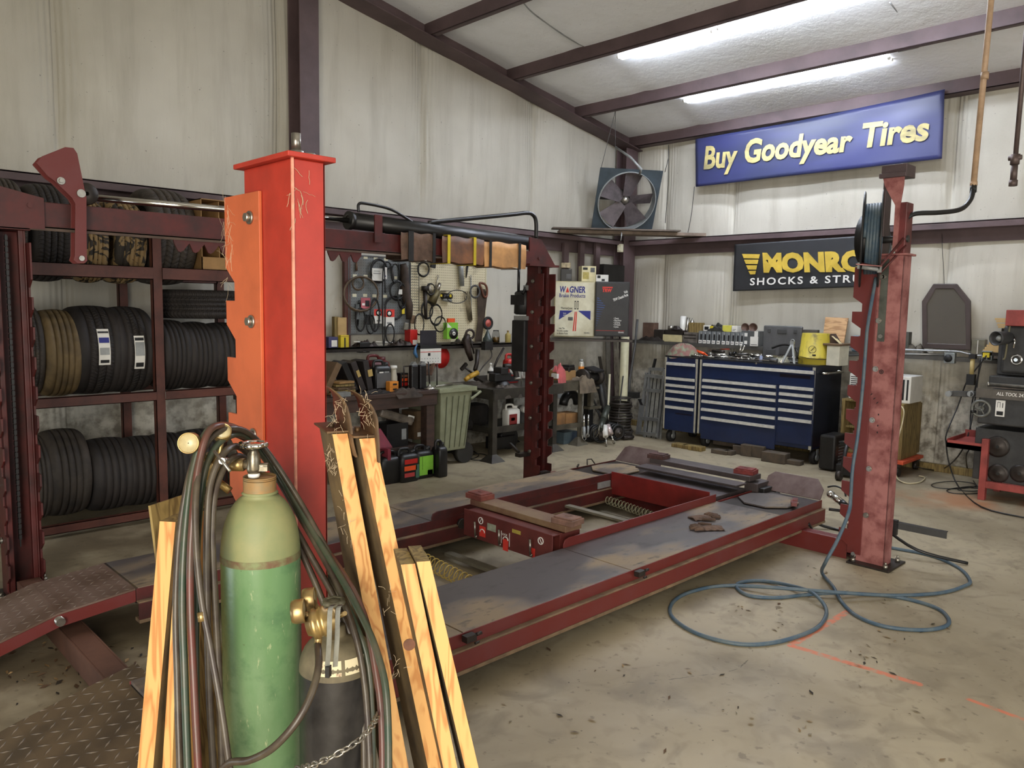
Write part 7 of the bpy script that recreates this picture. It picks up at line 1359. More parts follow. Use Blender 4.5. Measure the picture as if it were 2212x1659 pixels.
def bannermat():
    m = bpy.data.materials.new('blue_banner_cloth'); m.use_nodes = True; N = m.node_tree.nodes; L = m.node_tree.links; p = N['Principled BSDF']; p.inputs['Roughness'].default_value = .42
    geo = N.new('ShaderNodeNewGeometry'); mp = N.new('ShaderNodeMapping'); mp.inputs['Scale'].default_value = (1, .5, 2.2); mp.inputs['Rotation'].default_value = (.35, 0, 0); L.new(geo.outputs['Position'], mp.inputs[0]); n = N.new('ShaderNodeTexNoise'); n.inputs['Scale'].default_value = 1.4; n.inputs['Detail'].default_value = 3; L.new(mp.outputs[0], n.inputs[0])
    r = N.new('ShaderNodeValToRGB'); e = r.color_ramp.elements; e[0].position = .38; e[0].color = lin((44, 50, 76)); e[1].position = .62; e[1].color = lin((50, 54, 98)); L.new(n.outputs[0], r.inputs[0]); L.new(r.outputs[0], p.inputs['Base Color']); return m
t = MB(); t.grid(bn_, 60, 14, thick=(.003, 0, 0)); bp_ = part('cloth', t, bannermat(), g_o)
gold = mat('banner_gold', (204, 188, 124), .4, 0, .3, 3, col2=(140, 132, 96), stretch=(1, 1, 3))
def wtext(s_, u0, v0, u1, v1, hpx, m, par, x, off=.0, shear=0, sp=1, warp=None, nm='lettering'):
    """lettering on the back wall between two baseline points, cap height hpx (left, right)"""
    a, b = at(u0, v0, x=x), at(u1, v1, x=x); h0 = at(u0, v0-hpx[0], x=x).z-a.z; h1 = at(u1, v1-hpx[1], x=x).z-b.z
    mb = text(s_, (0, 0, 0), (1, 0, 0), (0, 1, 0), 1, 1, off, shear, 0, None, None, sp=sp); vs = []
    for v in mb.v:
        i = v.x; h = h0+(h1-h0)*i; p = a*(1-i)+b*i; vs.append(V((x-(.0 if not warp else 0), p.y, p.z+v.y*h)))
    t = MB(); t.v = vs; t.f = mb.f; t.m = [0]*len(mb.f); t.sm = [False]*len(mb.f)
    if warp: t.v = [warp(v) for v in t.v]
    return part(nm, t, m, par)
def on_banner(v):   # push lettering onto the rippled cloth
    import bisect
    y0, y1 = cb[0].y, cb[1].y; i = (v.y-y0)/(y1-y0); zt0 = cb[0].z*(1-i)+cb[1].z*i; zb0 = cb[3].z*(1-i)+cb[2].z*i; j = min(max((zt0-v.z)/(zt0-zb0), 0), 1); return V((bn_(i, j).x-.012, v.y, v.z))
wtext('Buy', 1519, 364, 1591, 357, (47, 46), gold, bp_, XB_, .03, .1, 1, on_banner, 'banner_lettering'); wtext('Goodyear', 1606, 351, 1840, 324, (49, 45), gold, bp_, XB_, .035, .1, 1, on_banner, 'banner_lettering'); wtext('Tires', 1860, 318, 2005, 300, (50, 50), gold, bp_, XB_, .035, .1, 1, on_banner, 'banner_lettering')
m_o = thing('black_banner', 'black banner with a gold wing logo and white SHOCKS & STRUTS lettering', 'banner', (7.93, 3.85, 1.7)); XM = 7.84
cm_ = [at(1587, 528, x=XM), at(1925, 505, x=XM), at(1925, 618, x=XM), at(1583, 629, x=XM)]
def mn(i, j):
    p = (cm_[0]*(1-i)+cm_[1]*i)*(1-j)+(cm_[3]*(1-i)+cm_[2]*i)*j; s_ = math.exp(-((j-.30-.28*math.sin(PI*i*1.05))/.16)**2); return V((p.x-.012*s_*math.sin(PI*min(i*1.1, 1)), p.y, p.z))
t = MB(); t.grid(mn, 50, 30, thick=(.003, 0, 0)); mc = part('cloth', t, mat('black_banner_cloth', (44, 45, 47), .45, 0, .15, 3), m_o)
def on_m(v):
    y0, y1 = cm_[0].y, cm_[1].y; i = (v.y-y0)/(y1-y0); za = cm_[0].z*(1-i)+cm_[1].z*i; zb2 = cm_[3].z*(1-i)+cm_[2].z*i; j = min(max((za-v.z)/(za-zb2), 0), 1); return V((mn(i, j).x-.012, v.y, v.z-.02*math.sin(PI*i)*(j < .6)))
gold2 = mat('gold_leaf_print', (204, 174, 70), .4, 0, .15, 5)
wtext('MONROE', 1646, 586, 1908, 583, (40, 44), gold2, mc, XM, .06, -.12, 1.0, on_m); 
for k in range(4):
    u0 = 1604+k*4.6; v0 = 548+k*12; t = MB(); q = [(u0, v0), (1643-k*2.8, v0-1), (1641-k*2.8, v0+8.5), (u0+4, v0+9)]; P0 = at(*q[0], x=XM); 
    t.v = [on_m(at(u, v, x=XM)) for u, v in q]; t.f = [(0, 1, 2, 3)]; t.m = [0]; t.sm = [False]; part('wing_bar', t, gold2, mc)
wtext('SHOCKS & STRUTS', 1621, 616, 1903, 608, (15, 16), inkw, mc, XM, .02, 0, 1.25, on_m)
# ================================================================ ledge, tool chests and clutter at the back wall
ZK = 1.10; led = mat('charcoal_ledge', (82, 80, 76), .5, .2, .2, 8)
solo('back_wall_ledge', MB().bx(7.76, 7.95, .3, 5.9, ZK-.01, ZK).bx(7.76, 7.766, .3, 5.9, ZK-.035, ZK-.01), led, 'long charcoal steel ledge along the back wall behind the tool chests', 'ledge')
XC = 7.26; XCB = 7.86; trimm = mat('brushed_trim', (186, 182, 166), .4, .3, .1, 20)
def yz(u, v, x=XC): q = at(u, v, x=x); return q.y, q.z
def chest(name, lb, u0, u1, vt0, vt1, vb, drawers, wheels, kick):
    ya, yb2 = yz(u0, vt0)[0], yz(u1, vt1)[0]; zt_ = .962; zb2 = vb
    o = thing(name, lb, 'tool chest', (XC+.3, (ya+yb2)/2, 0)); part('chest_body', MB().bx(XC, XCB, yb2, ya, zb2, zt_), [blue], o, None, .004)
    part('side_panel', MB().bx(XC+.01, XCB-.01, yb2-.003, yb2, zb2+.02, zt_-.01), mat('dark_side', (30, 33, 44), .4, 0, .1, 6), o); part('top_rim', MB().bx(XC-.004, XCB+.004, yb2-.004, ya+.004, zt_-.004, zt_+.012), mat('dark_rim', (52, 52, 54), .4, .4, .2, 9), o)
    for y_ in ((ya-.02, ya), (yb2, yb2+.028)): part('corner_trim', MB().bx(XC-.007, XC-.001, y_[0], y_[1], zb2, zt_-.006), trimm, o)
    for (ua, va, ub, vb_, hgt) in drawers:
        y_a, z_a = yz(ua, va); y_b, z_b = yz(ub, vb_); zt2 = (z_a+z_b)/2; dz = hgt
        t = MB(); t.bx(XC-.010, XC-.0005, y_b+.004, y_a-.004, zt2-dz+.004, zt2+.004); d_ = part('drawer', t, blue, o, None, .002)
        t = MB(); t.prism([(0, 0), (0, .0), (.018, -.004), (.02, -.03), (.0, -.034)], (XC-.010, y_b+.012, zt2-.002), (-1, 0, 0), UP, (y_a-y_b-.024)); part('drawer_handle', t, mat('brushed_pull', (214, 212, 204), .35, .25, .1, 25), d_)
    for (x, y_) in wheels:
        t = MB(); t.cyl((x, y_-.025, .065), (x, y_+.025, .065), .064, 24); w_o = part('caster_wheel', t, rubber, o); t = MB(); t.bx(x-.02, x+.02, y_-.035, y_-.029, .05, zb2); t.bx(x-.02, x+.02, y_+.029, y_+.035, .05, zb2); t.cyl((x, y_-.036, .065), (x, y_+.036, .065), .03, 16); part('caster_fork', t, greyl, w_o)
    return o, ya, yb2, zt_
side = chest('tool_chest', 'narrow dark blue drawer cabinet bolted to the left of the large one', 1438, 1508, 775, 782, .15, [(1440, 779, 1505, 788, .19), (1439, 811, 1504, 820, .075), (1438, 826, 1504, 835, .068), (1438, 838, 1503, 849, .09), (1437, 855, 1502, 866, .09), (1437, 872, 1501, 884, .28)], [(7.33, 4.93), (7.78, 4.93)], .1)
o, ya, yb_c, ztc = chest('tool_chest', 'large dark blue roll cabinet with long silver drawer pulls', 1513, 1762, 782, 805, .15, [(1519, 785, 1763, 800, .165), (1518, 818, 1680, 831, .068), (1684, 831, 1761, 838, .068), (1517, 832, 1680, 846, .07), (1683, 846, 1760, 853, .07), (1517, 846, 1679, 860, .078), (1682, 861, 1759, 868, .08), (1516, 863, 1679, 880, .088), (1681, 880, 1758, 888, .09), (1515, 881, 1678, 898, .09), (1681, 899, 1757, 908, .26), (1515, 899, 1677, 918, .25)], [(7.36, 4.50), (7.36, 3.28), (7.78, 4.50), (7.78, 3.28)], .1)
yL = yz(1635, 785)[0]; t = MB(); t.cyl((XC-.01, yL, yz(1635, 785)[1]+.0), (XC-.018, yL, yz(1635, 785)[1]), .010, 14); part('lock', t, chrome, o)
t = MB(); yh, zh = yz(1790, 803, XC+.1)[0], .90; t.tube([(XC+.10, yb_c, .90), (XC+.09, yb_c-.07, .90), (XC+.45, yb_c-.07, .90), (XC+.46, yb_c, .90)], .013, 10, sub=4); part('push_handle', t, chrome, o)
ypl, zpl = yz(1720, 812); part('name_plate', MB().bx(XC-.0125, XC-.0105, yz(1752, 812)[0], yz(1686, 812)[0], zpl-.02, zpl+.012), mat('dark_plate', (34, 30, 40), .3, .3, .1, 9), o)
part('name_plate', MB().bx(XC-.0125, XC-.0105, yz(1496, 890)[0], yz(1460, 890)[0], .33, .345), mat('dark_plate', (34, 30, 40)), bpy.data.objects['tool_chest'])
ZT = .975
# on the chests
def P7(u, v, x=7.5): return at(u, v, x=x)
def tcl(u, v, x): q = at(u, v, x=x); return V((x, q.y, ZT))
def camo_rag():
    c = tcl(1476, 770, 7.42); r_ = random.Random(3)
    def f(i, j):
        a = 2*PI*i; r2 = j; x = math.cos(a)*r2*.17*(1+.1*math.sin(3*a)); y = math.sin(a)*r2*.19*(1+.12*math.sin(4*a+1)); h = .13*(1-r2**2.2)+.018*math.sin(9*a+3*r2)*r2*(1-r2)*3; z = h
        if y > .10 and x < -.05: z -= .0
        if x < -.13: z = min(z, .0)-.35*(-.13-x)*2.2
        return c+V((x, y, max(z, -.12)+.004))
    t = MB(); t.grid(f, 40, 14); solo('patterned_rag', t, mat('patterned_cloth', (120, 126, 104), .9, 0, 1, 14, .5, 40, col2=(128, 92, 84), thr=(.45, .55)), 'heap of multicoloured rags on the narrow tool cabinet', 'rag')
camo_rag()
rt = random.Random(21)
def flat_tool(u, v, x, ln, ang, lb, m=steel, kind=0, dz=0, grp=None):
    c = tcl(u, v, x)+V((0, 0, dz)); d = V((math.sin(ang)*.6, math.cos(ang), 0)).normalized(); t = MB(); z = V((0, 0, .012)); t.cyl(c-d*ln/2+z, c+d*ln/2+z, .008 if kind != 2 else .014, 8)
    if kind == 0: t.torus(c-d*(ln/2+.012)+z, .014, .005, UP, 16, 6); t.box(c+d*(ln/2+.01)+z, (.03, .03, .01), ang)
    if kind == 1: t.cyl(c+d*ln/2+z, c+d*(ln/2+.03)+z, .02, 12)
    solo('hand_tool', t, m, lb, 'hand tool', grp)
flat_tool(1500, 776, 7.34, .12, .3, 'shiny wrench beside the rag heap on the narrow cabinet'); flat_tool(1515, 770, 7.40, .10, -.5, 'shiny socket wrench near the cabinet seam', chrome, 1); flat_tool(1528, 778, 7.32, .12, .1, 'small steel spanner at the front left of the large chest')
t = MB(); a, b = P7(1502, 757, 7.45), P7(1522, 764, 7.40); t.cyl(a, b, .014, 10); t.cyl(b, P7(1528, 768, 7.38), .008, 8); solo('red_handle_tool', t, orangepl, 'orange handled tool behind the cabinet seam', 'hand tool')
t = MB(); t.bar(P7(1530, 756, 7.72), P7(1577, 754, 7.72), V((.012, 0, 0)), V((0, 0, .009))); solo('torque_bar', t, chrome, 'long bright bar lying at the back of the large chest, left part', 'bar')
for k, (u, v, x, ln, a, lb, m_, kd) in enumerate(((1545, 765, 7.55, .16, .4, 'steel spanner in the tool heap behind the long bar', steel, 0), (1556, 770, 7.42, .18, -.3, 'long steel ratchet in the tool heap, left part', chrome, 1), (1575, 768, 7.50, .14, .7, 'pale grey pliers in the tool heap, middle part', greyl, 0), (1590, 773, 7.38, .12, 0, 'short spanner at the front edge left of the black tools', steel, 0), (1600, 768, 7.6, .16, .2, 'dark pry bar in the middle of the tool heap', dksteel, 2), (1612, 776, 7.36, .1, .5, 'small shiny socket at the front of the large chest', chrome, 1), (1625, 772, 7.5, .18, -.6, 'dark ratchet in the middle of the large chest', dksteel, 1), (1640, 778, 7.36, .12, .2, 'steel spanner in front of the lock of the large chest', steel, 0), (1660, 782, 7.33, .12, -.2, 'small spanner right of the lock of the large chest', steel, 0), (1676, 778, 7.45, .16, .5, 'dark rod beside the grey rag cylinder', dksteel, 2), (1650, 765, 7.62, .2, .1, 'black air tool lying at the back middle of the large chest', blackp, 2), (1615, 762, 7.66, .22, -.1, 'black rubber handled bar at the back of the large chest', blackp, 2))): flat_tool(u, v, x, ln, a, lb, m_, kd)
for k in range(34):
    flat_tool(rt.uniform(1522, 1722), 770, rt.uniform(7.33, 7.74), rt.uniform(.08, .2), rt.uniform(-1.3, 1.3), 'small hand tool in the jumble on the large tool chest', rt.choice([steel, chrome, blackp, dksteel, greyl, dksteel, blackp]), rt.choice([0, 1, 2, 2]), rt.choice([0, .014, .03, .045]), 'jumbled hand tools on the large tool chest')
for (u0, v0, u1, v1), lb in (((1602, 742, 1597, 772), 'shiny plier handle sticking up, left one'), ((1609, 746, 1598, 774), 'shiny plier handle sticking up, right one')): t = MB(); t.tube([P7(u0, v0, 7.45), P7((u0+u1)/2-1, (v0+v1)/2, 7.45), P7(u1, v1, 7.45)], .009, 8); solo('plier_handle', t, chrome, lb, 'pliers')
bottle(P7(1644, 780, 7.34).y*0+7.34, P7(1644, 775, 7.34).y, ZT, .016, .075, mat('bluish_plastic', (150, 162, 196), .3, 0, 0), 'tiny bluish bottle on the front edge of the large chest', cap=whitep)
# open grey case
gc = thing('tool_case', 'open empty grey plastic tool case standing on the large chest', 'case', tcl(1687, 760, 7.66)); y0, z0 = P7(1648, 770, 7.68).y, ZT; y1 = P7(1731, 770, 7.68).y; z1_ = P7(1690, 704, 7.68).z
t = MB(); t.bx(7.66, 7.70, y1, y0, ZT, z1_); part('lid_shell', t, greyp, gc, None, .012); t = MB()
for a in ((.12, .2, .8, .9), (.8, .88, .8, .9), (.38, .62, .78, .9), (.1, .35, .1, .3), (.45, .95, .15, .42)): t.bx(7.652, 7.661, y1+(y0-y1)*(1-a[1]), y1+(y0-y1)*(1-a[0]), ZT+(z1_-ZT)*a[2], ZT+(z1_-ZT)*a[3])
part('moulded_wells', t, mat('well_grey', (66, 66, 66), .5, 0, .1, 9), gc, None, .003); t = MB(); t.bx(7.46, 7.66, y1, y0, ZT, ZT+.03); part('tray_half', t, mat('dark_grey_plastic', (54, 54, 54), .5, 0, .1, 9), gc, None, .008)
js_ = thing('puller', 'small grey steel stand with splayed legs on the large chest', 'stand', tcl(1706, 788, 7.36)); a = P7(1712, 740, 7.40)
t = MB()
for u, x in ((1690, 7.30), (1716, 7.30), (1724, 7.5)): b = tcl(u, 784, x); t.bar(a, b+V((0, 0, .004)), V((0, .010, 0)), V((.006, 0, 0)))
part('leg_set', t, greyl, js_); t = MB(); t.torus(a+V((0, 0, .012)), .018, .006, (1, 0, 0), 16, 6); t.box(a, (.03, .04, .03)); part('head', t, greyl, js_)
t = MB(); t.tube([P7(1668, 752, 7.5), P7(1690, 745, 7.48), P7(1712, 748, 7.45), P7(1722, 760, 7.4), P7(1722, 775, 7.4)], .010, 8, sub=4); solo('black_hose_piece', t, blackp, 'short black hose curling over the grey stand', 'hose')
ragmesh(tcl(1690, 765, 7.45), .18, .16, .07, mat('grey_plastic_bag', (150, 148, 130), .4, 0, .3, 12, .3), 'plastic_bag', 'crumpled clear grey bag beside the grey stand', 12, 'bag'); t = MB(); c = tcl(1671, 783, 7.34)+V((0, 0, .02)); t.cyl(c-V((0, .04, 0)), c+V((0, .04, 0)), .02, 12); solo('grey_roll', t, greyp, 'short grey roll on the front edge of the large chest', 'roll')
# yellow bucket, upside down
bk = thing('bucket', 'dirty yellow bucket standing upside down on the large chest', 'bucket', tcl(1759, 785, 7.48)); c = tcl(1759, 785, 7.48); hb = .335
yel = mat('dirty_yellow', (190, 172, 58), .5, 0, .5, 11, .04, col2=(112, 100, 52), thr=(.52, .68))
q0 = P7(1728, 780, 7.42).y-c.y; rb_ = .155
t = MB(); t.lathe([(rb_*.98, 0), (rb_, .004), (rb_*.985, .06), (rb_*1.01, .062), (rb_*1.01, .07), (rb_*.97, .072), (rb_*.83, .30), (rb_*.81, .305), (.001, .305)], c, UP, 40); part('shell', t, yel, bk); t = MB(); t.tube([c+V((math.cos(a)*rb_*1.05, math.sin(a)*rb_*1.05, .065-.01*math.sin(a*2))) for a in [PI*.55+PI*.9*k/16 for k in range(17)]], .003, 6); part('bail_handle', t, dksteel, bk)
t = MB(); nb = V((-1, -.25, 0)).normalized(); cb_ = c+nb*(rb_*.935)+V((0, 0, .15)); t.torus(cb_, .035, .0022, nb, 24, 5); t.box(cb_, (.004, .004, .07), 0, .7); t.box(cb_-V((0, 0, .055)), (.004, .075, .014)); part('warning_print', t, inkk, bk)
lb_ = thing('white_carton', 'plain off-white carton with dark side right of the yellow bucket', 'box', tcl(1800, 775, 7.45)); ya_, yb3 = P7(1785, 770, 7.40).y, P7(1813, 770, 7.40).y; zz1 = P7(1798, 747, 7.40).z; part('box_body', MB().bx(7.40, 7.62, yb3, ya_, ZT, zz1), mat('off_white_card', (206, 202, 182), .7, 0, .1, 8), lb_, None, .004)
t = MB(); t.bx(7.39, 7.66, P7(1822, 745, 7.42).y, P7(1780, 745, 7.42).y, zz1+.001, zz1+.022); o = thing('tray_lid', 'flat brown tray lying on the off-white carton', 'tray', (7.5, ya_, zz1)); part('tray_body', t, cardd, o, None, .004)
wdg = MB(); p = [P7(1780, 740, 7.5), P7(1794, 727, 7.5), P7(1800, 727, 7.5), P7(1812, 740, 7.5)]; wdg.prism([(0, 0), (p[0].y-p[1].y, .09), (p[0].y-p[2].y, .09), (p[0].y-p[3].y, 0)], (7.5, p[0].y, zz1+.022), (0, -1, 0), UP, -.06); solo('wood_wedge', wdg, mat('dark_wedge', (74, 56, 48), .6, 0, .2, 9), 'dark wedge shaped block on the brown tray', 'block')
a, b = P7(1800, 727, 7.49), P7(1815, 741, 7.49); t = MB(); t.bar(a, b, V((.03, 0, 0)), V((0, .006, .006))); solo('pale_strip', t, mat('pale_pine', (222, 206, 160), .6, 0, .1, 9), 'pale wooden strip on the sloping side of the wedge', 'strip')
pa = [at(1783, 685, x=7.93), at(1832, 687, x=7.93), at(1822, 745, x=7.80), at(1775, 745, x=7.80)]; t = MB(); t.add(pa+[q+V((.014, 0, 0)) for q in pa], [(0, 1, 2, 3), (4, 5, 6, 7), (0, 1, 5, 4), (1, 2, 6, 5), (2, 3, 7, 6), (3, 0, 4, 7)]); solo('plywood_square', t, ply, 'square of plywood leaning on the wall behind the white carton', 'board')
t = MB(); t.bx(7.85, 7.90, P7(1766, 720, 7.85).y, P7(1728, 720, 7.85).y, 1.10, P7(1750, 712, 7.85).z); solo('brown_case', t, mat('brown_grey_case', (88, 82, 74), .6, 0, .2, 8), 'brown-grey case behind the yellow bucket on the ledge', 'case', bevel=.006)
# ledge items (x = 7.85)
XL = 7.82
def kbox(name, u0, v0, u1, v1, m, lb, cat, dep=.1, parts_=(), z0=ZK, x=XL, bevel=.004):
    ya_, yb3 = at(u0, v1, x=x).y, at(u1, v1, x=x).y; zt_ = at((u0+u1)/2, v0, x=x).z; o = thing(name, lb, cat, (x+dep/2, (ya_+yb3)/2, z0)); part('box_body', MB().bx(x, x+dep, yb3, ya_, z0, zt_), m, o, None, bevel)
    for pn, a, b, c_, d_, mm in parts_: part(pn, MB().bx(x-.0018, x-.0006, ya_+(yb3-ya_)*b, ya_+(yb3-ya_)*a, z0+(zt_-z0)*c_, z0+(zt_-z0)*d_), mm, o)
    return o
kbox('cream_box', 1431, 723, 1472, 735, mat('ivory_box', (196, 184, 140), .6, 0, .15, 9), 'long ivory box on the ledge above the narrow cabinet', 'box', .1); kbox('book_stack', 1436, 713, 1478, 723, dksteel, 'flat dark tray lying on the ivory box', 'tray', .1, z0=1.185)
t = MB(); c = at(1449, 712, x=7.86); t.lathe([(.001, 0), (.035, 0), (.035, .045), (.001, .045)], (7.86, c.y, 1.245), UP, 20); solo('tin', t, steel, 'bright round tin on the flat dark tray', 'tin'); ragmesh((7.86, at(1463, 712, x=7.86).y, 1.245), .10, .14, .05, dksteel, 'metal_scrap', 'dark metal scraps beside the bright tin', 14, 'scrap')
for u, dz, lb, m_ in ((1475, 0, 'white roll standing tilted on the ledge', whitep), (1482, 0, 'silver tube leaning against the white roll', steel)): a = at(u-1, 720, x=7.88); b = at(u+(1 if u < 1480 else 5), 683 if u < 1480 else 686, x=7.90); t = MB(); t.cyl(V((7.88, a.y, ZK+.03)), b, .035 if u < 1480 else .02, 14); solo('roll', t, m_, lb, 'roll')
t = MB(); c = at(1495, 697, x=7.9); t.lathe([(.001, 0), (.03, 0), (.03, .14), (.02, .17), (.006, .18), (.005, .20), (.001, .20)], (7.9, c.y, 1.19), UP, 20); solo('grease_cartridge', t, steel, 'polished steel bottle with pointed top on the ledge', 'bottle')
kbox('tool_tray', 1474, 718, 1506, 736, mat('grey_tray', (112, 106, 100), .5, .2, .4, 12), 'grey drawer unit on the ledge left of the labelled bins', 'organiser', .12, [('slot', .1, .9, .4, .5, dksteel), ('slot', .1, .9, .7, .8, dksteel)]); kbox('wood_box', 1487, 697, 1516, 706, oldwood, 'brown wooden box behind the polished bottle', 'box', .06, z0=1.215, x=7.87)
us = (1508.5, 1517.5, 1526.5, 1537, 1547.5, 1558.5, 1568, 1578, 1588, 1597)
for k, u in enumerate(us):
    x = 7.79; wd = 8.2; ya_, yb3 = at(u, 735, x=x).y, at(u+wd, 735, x=x).y; z1_ = ZK+.145
    o = thing('parts_bin', 'grey hook bin with white size label, %s in the row on the ledge' % ['first', 'second', 'third', 'fourth', 'fifth', 'sixth', 'seventh', 'eighth', 'ninth', 'last'][k], 'bin', (x, (ya_+yb3)/2, ZK), 0, 'row of labelled bins'); part('box_body', MB().bx(x, x+.13, yb3+.001, ya_-.001, ZK, z1_), mat('bin_grey', (120, 124, 126), .45, .1, .2, 12), o, None, .002)
    part('dark_recess', MB().bx(x-.0012, x-.0003, yb3+.004, yb3+(ya_-yb3)*.5, ZK+.045, ZK+.115), inkk, o); part('size_label', MB().bx(x-.0018, x-.0008, yb3+.003, ya_-.004, ZK+.006, ZK+.042), inkw, o)
    t = MB(); t.bx(x-.0028, x-.002, yb3+(ya_-yb3)*.55, yb3+(ya_-yb3)*.75, ZK+.015, ZK+.032); t.bx(x-.0028, x-.002, yb3+(ya_-yb3)*.25, yb3+(ya_-yb3)*.42, ZK+.017, ZK+.030); part('label_print', t, greyp, o); t = MB(); t.ball((x-.001, yb3+(ya_-yb3)*.3, ZK+.12), .008, (.4, 1, 1.6), 10); part('finger_clip', t, greyl, o)
kbox('parts_pack', 1519, 703, 1532, 714, paper, 'white pack with dark picture on top of the bins', 'box', .08, [('picture', .2, .9, .2, .8, inkk)], z0=1.247); kbox('yellow_pack', 1533, 704, 1540, 715, yellow, 'small bright yellow pack on top of the bins', 'box', .06, z0=1.247); kbox('yellow_carton', 1560, 703, 1579, 716, mat('lemon_carton', (206, 200, 84), .6, 0, .15, 9), 'lemon yellow carton on top of the bins', 'box', .1, z0=1.247); kbox('white_carton', 1580, 704, 1592, 716, paper, 'white carton with grey print right of the lemon carton', 'box', .1, [('print_block', .2, .8, .4, .5, greyl), ('print_block', .2, .6, .2, .28, greyp)], z0=1.247)
ragmesh((7.86, at(1550, 712, x=7.86).y, 1.247), .10, .22, .10, mat('black_fittings', (46, 46, 42), .5, .3, .4, 20, .3), 'fittings_pile', 'dark pile of fittings between the yellow packs', 15, 'parts')
kbox('drawer_cabinet', 1601, 715, 1640, 737, mat('dull_grey_cabinet', (92, 94, 94), .5, .2, .2, 9), 'small grey drawer cabinet with worn labels on the ledge', 'cabinet', .13, [('worn_label', .08, .34, .62, .86, inkw), ('worn_label', .08, .34, .12, .34, inkw), ('white_card', .72, .92, .6, 1.0, paper)])
for u, lb in ((1610.5, 'brown round lamp cup on the drawer cabinet, left one'), (1627.5, 'brown round lamp cup on the drawer cabinet, right one')):
    c = at(u, 706.5, x=7.84); t = MB(); t.lathe([(.001, .05), (.02, .05), (.045, .02), (.048, 0), (.044, .0), (.018, .044), (.001, .045)], (7.83, c.y, c.z-.004), (.97, .15 if u > 1620 else 0, .1), 24); o = thing('lamp_cup', lb, 'cup', (7.83, c.y, c.z)); part('cup', t, mat('brown_cup', (104, 80, 70), .5, .2, .3, 12), o)
t = MB(); a = at(1621, 727, x=7.75); b = at(1637, 748, x=7.75); t.bx(7.747, 7.752, b.y, a.y, b.z, a.z); o = thing('paper_card', 'white card hanging from the front of the ledge', 'card', (7.75, a.y, b.z)); part('card', t, paper, o); part('dark_line', MB().bx(7.745, 7.7465, b.y+.01, a.y-.01, b.z+.012, b.z+.018), greyp, o)
kbox('tape_box', 1388, 697, 1412, 718, mat('rust_brown_box', (92, 70, 58), .7, 0, .3, 9), 'rusty brown box behind the leaning bar on the ledge', 'box', .1, z0=ZK+.03, x=7.84); ragmesh((7.84, at(1410, 725, x=7.84).y, ZK), .12, .35, .07, dksteel, 'metal_scrap', 'dark scraps on the left end of the back ledge', 16, 'scrap'); kbox('dark_box', 1412, 712, 1432, 735, dksteel, 'dark grey box left of the ivory box on the ledge', 'box', .1)
kbox('charcoal_block', 1948, 717, 1962, 750, mat('drilled_block', (84, 84, 78), .6, .2, .2, 9), 'drilled grey metal block standing on the ledge right of the dusty post', 'block', .08, [('hole', .3, .5, .7, .78, inkk), ('hole', .3, .5, .35, .43, inkk)]); ragmesh((7.86, at(1978, 740, x=7.86).y, ZK), .12, .20, .11, mat('wire_scrap', (86, 78, 64), .6, .3, .5, 25, .4), 'wire_scrap', 'tangle of wire and small parts left of the mirror', 17, 'scrap')
kbox('blue_bundle', 1838, 725, 1862, 745, mat('slate_cloth', (98, 118, 130), .9, 0, .2, 9), 'slate blue bundle on the ledge left of the dusty post', 'bundle', .1, bevel=.02)
# mirror
mr = thing('mirror', 'tall mirror in a dark brown pointed frame leaning on the ledge', 'mirror', (7.86, at(2043, 752, x=7.86).y, ZK)); XMI = 7.84
oc = [(1991, 651), (2016, 613), (2066, 613), (2096, 650), (2097, 757), (1992, 752)]; ic = [(2002, 657), (2021, 624), (2060, 624), (2084, 655), (2086, 744), (2003, 741)]
xi = lambda v: XMI+.05*(1-(v-613)/140)
O = [at(u, v, x=xi(v)) for u, v in oc]; I = [at(u, v, x=xi(v)) for u, v in ic]; t = MB(); k6 = 6; dv = V((.03, 0, 0)); t.add(O+I+[p+dv for p in O]+[p+dv for p in I], [(k, (k+1) % 6, 6+(k+1) % 6, 6+k) for k in range(6)]+[(12+k, 12+(k+1) % 6, 18+(k+1) % 6, 18+k) for k in range(6)]+[(k, (k+1) % 6, 12+(k+1) % 6, 12+k) for k in range(6)]+[(6+k, 6+(k+1) % 6, 18+(k+1) % 6, 18+k) for k in range(6)]); part('frame', t, mat('brown_frame', (62, 50, 46), .5, 0, .2, 5), mr, None, .006)
t = MB(); t.add([p+V((.012, 0, 0)) for p in I], [(0, 1, 2, 3, 4, 5)]); part('mirror_glass', t, mat('mirror', (142, 138, 132), .12, .75, 0), mr); t = MB(); t.tube([at(2034, 482, x=7.97), at(2036, 540, x=7.95), at(2038, 580, x=7.93), at(2040, 613, x=7.90)], .0025, 5); t.tube([at(2034, 460, x=7.95), at(2040, 455, x=7.94)], .012, 6); part('hanging_wire', t, blackp, mr)
kbox('glass_block', 2097, 733, 2126, 762, mat('brown_glass_box', (104, 100, 84), .3, 0, .3, 9), 'brownish box with a light edge right of the mirror', 'box', .08, [('light_edge', .45, .5, 0, .95, inkw)])
# conduits and outlets
t = MB(); t.tube([at(1820, 768, x=7.76), at(1955, 764, x=7.76), at(2040, 766, x=7.76)], .010, 8); solo('conduit', t, alu, 'straight silver conduit running under the ledge to the grey outlet box', 'conduit')
t = MB(); t.tube([at(1820, 748, x=7.74), at(1950, 755, x=7.74), at(2060, 759, x=7.74), at(2085, 763, x=7.74), at(2108, 768, x=7.74), at(2122, 768, x=7.74)], .009, 8, sub=4); solo('conduit', t, alu, 'upper silver conduit bending down to the right outlet box', 'conduit')
kbox('outlet_box', 2038, 762, 2061, 785, mat('galvanised_box', (140, 146, 146), .45, .5, .15, 12), 'grey outlet box with one round black socket', 'outlet', .06, [], z0=at(2050, 785, x=7.72).z, x=7.72); c = at(2048, 774, x=7.72); o = bpy.data.objects['outlet_box.001'] if 'outlet_box.001' in bpy.data.objects else bpy.data.objects['outlet_box']
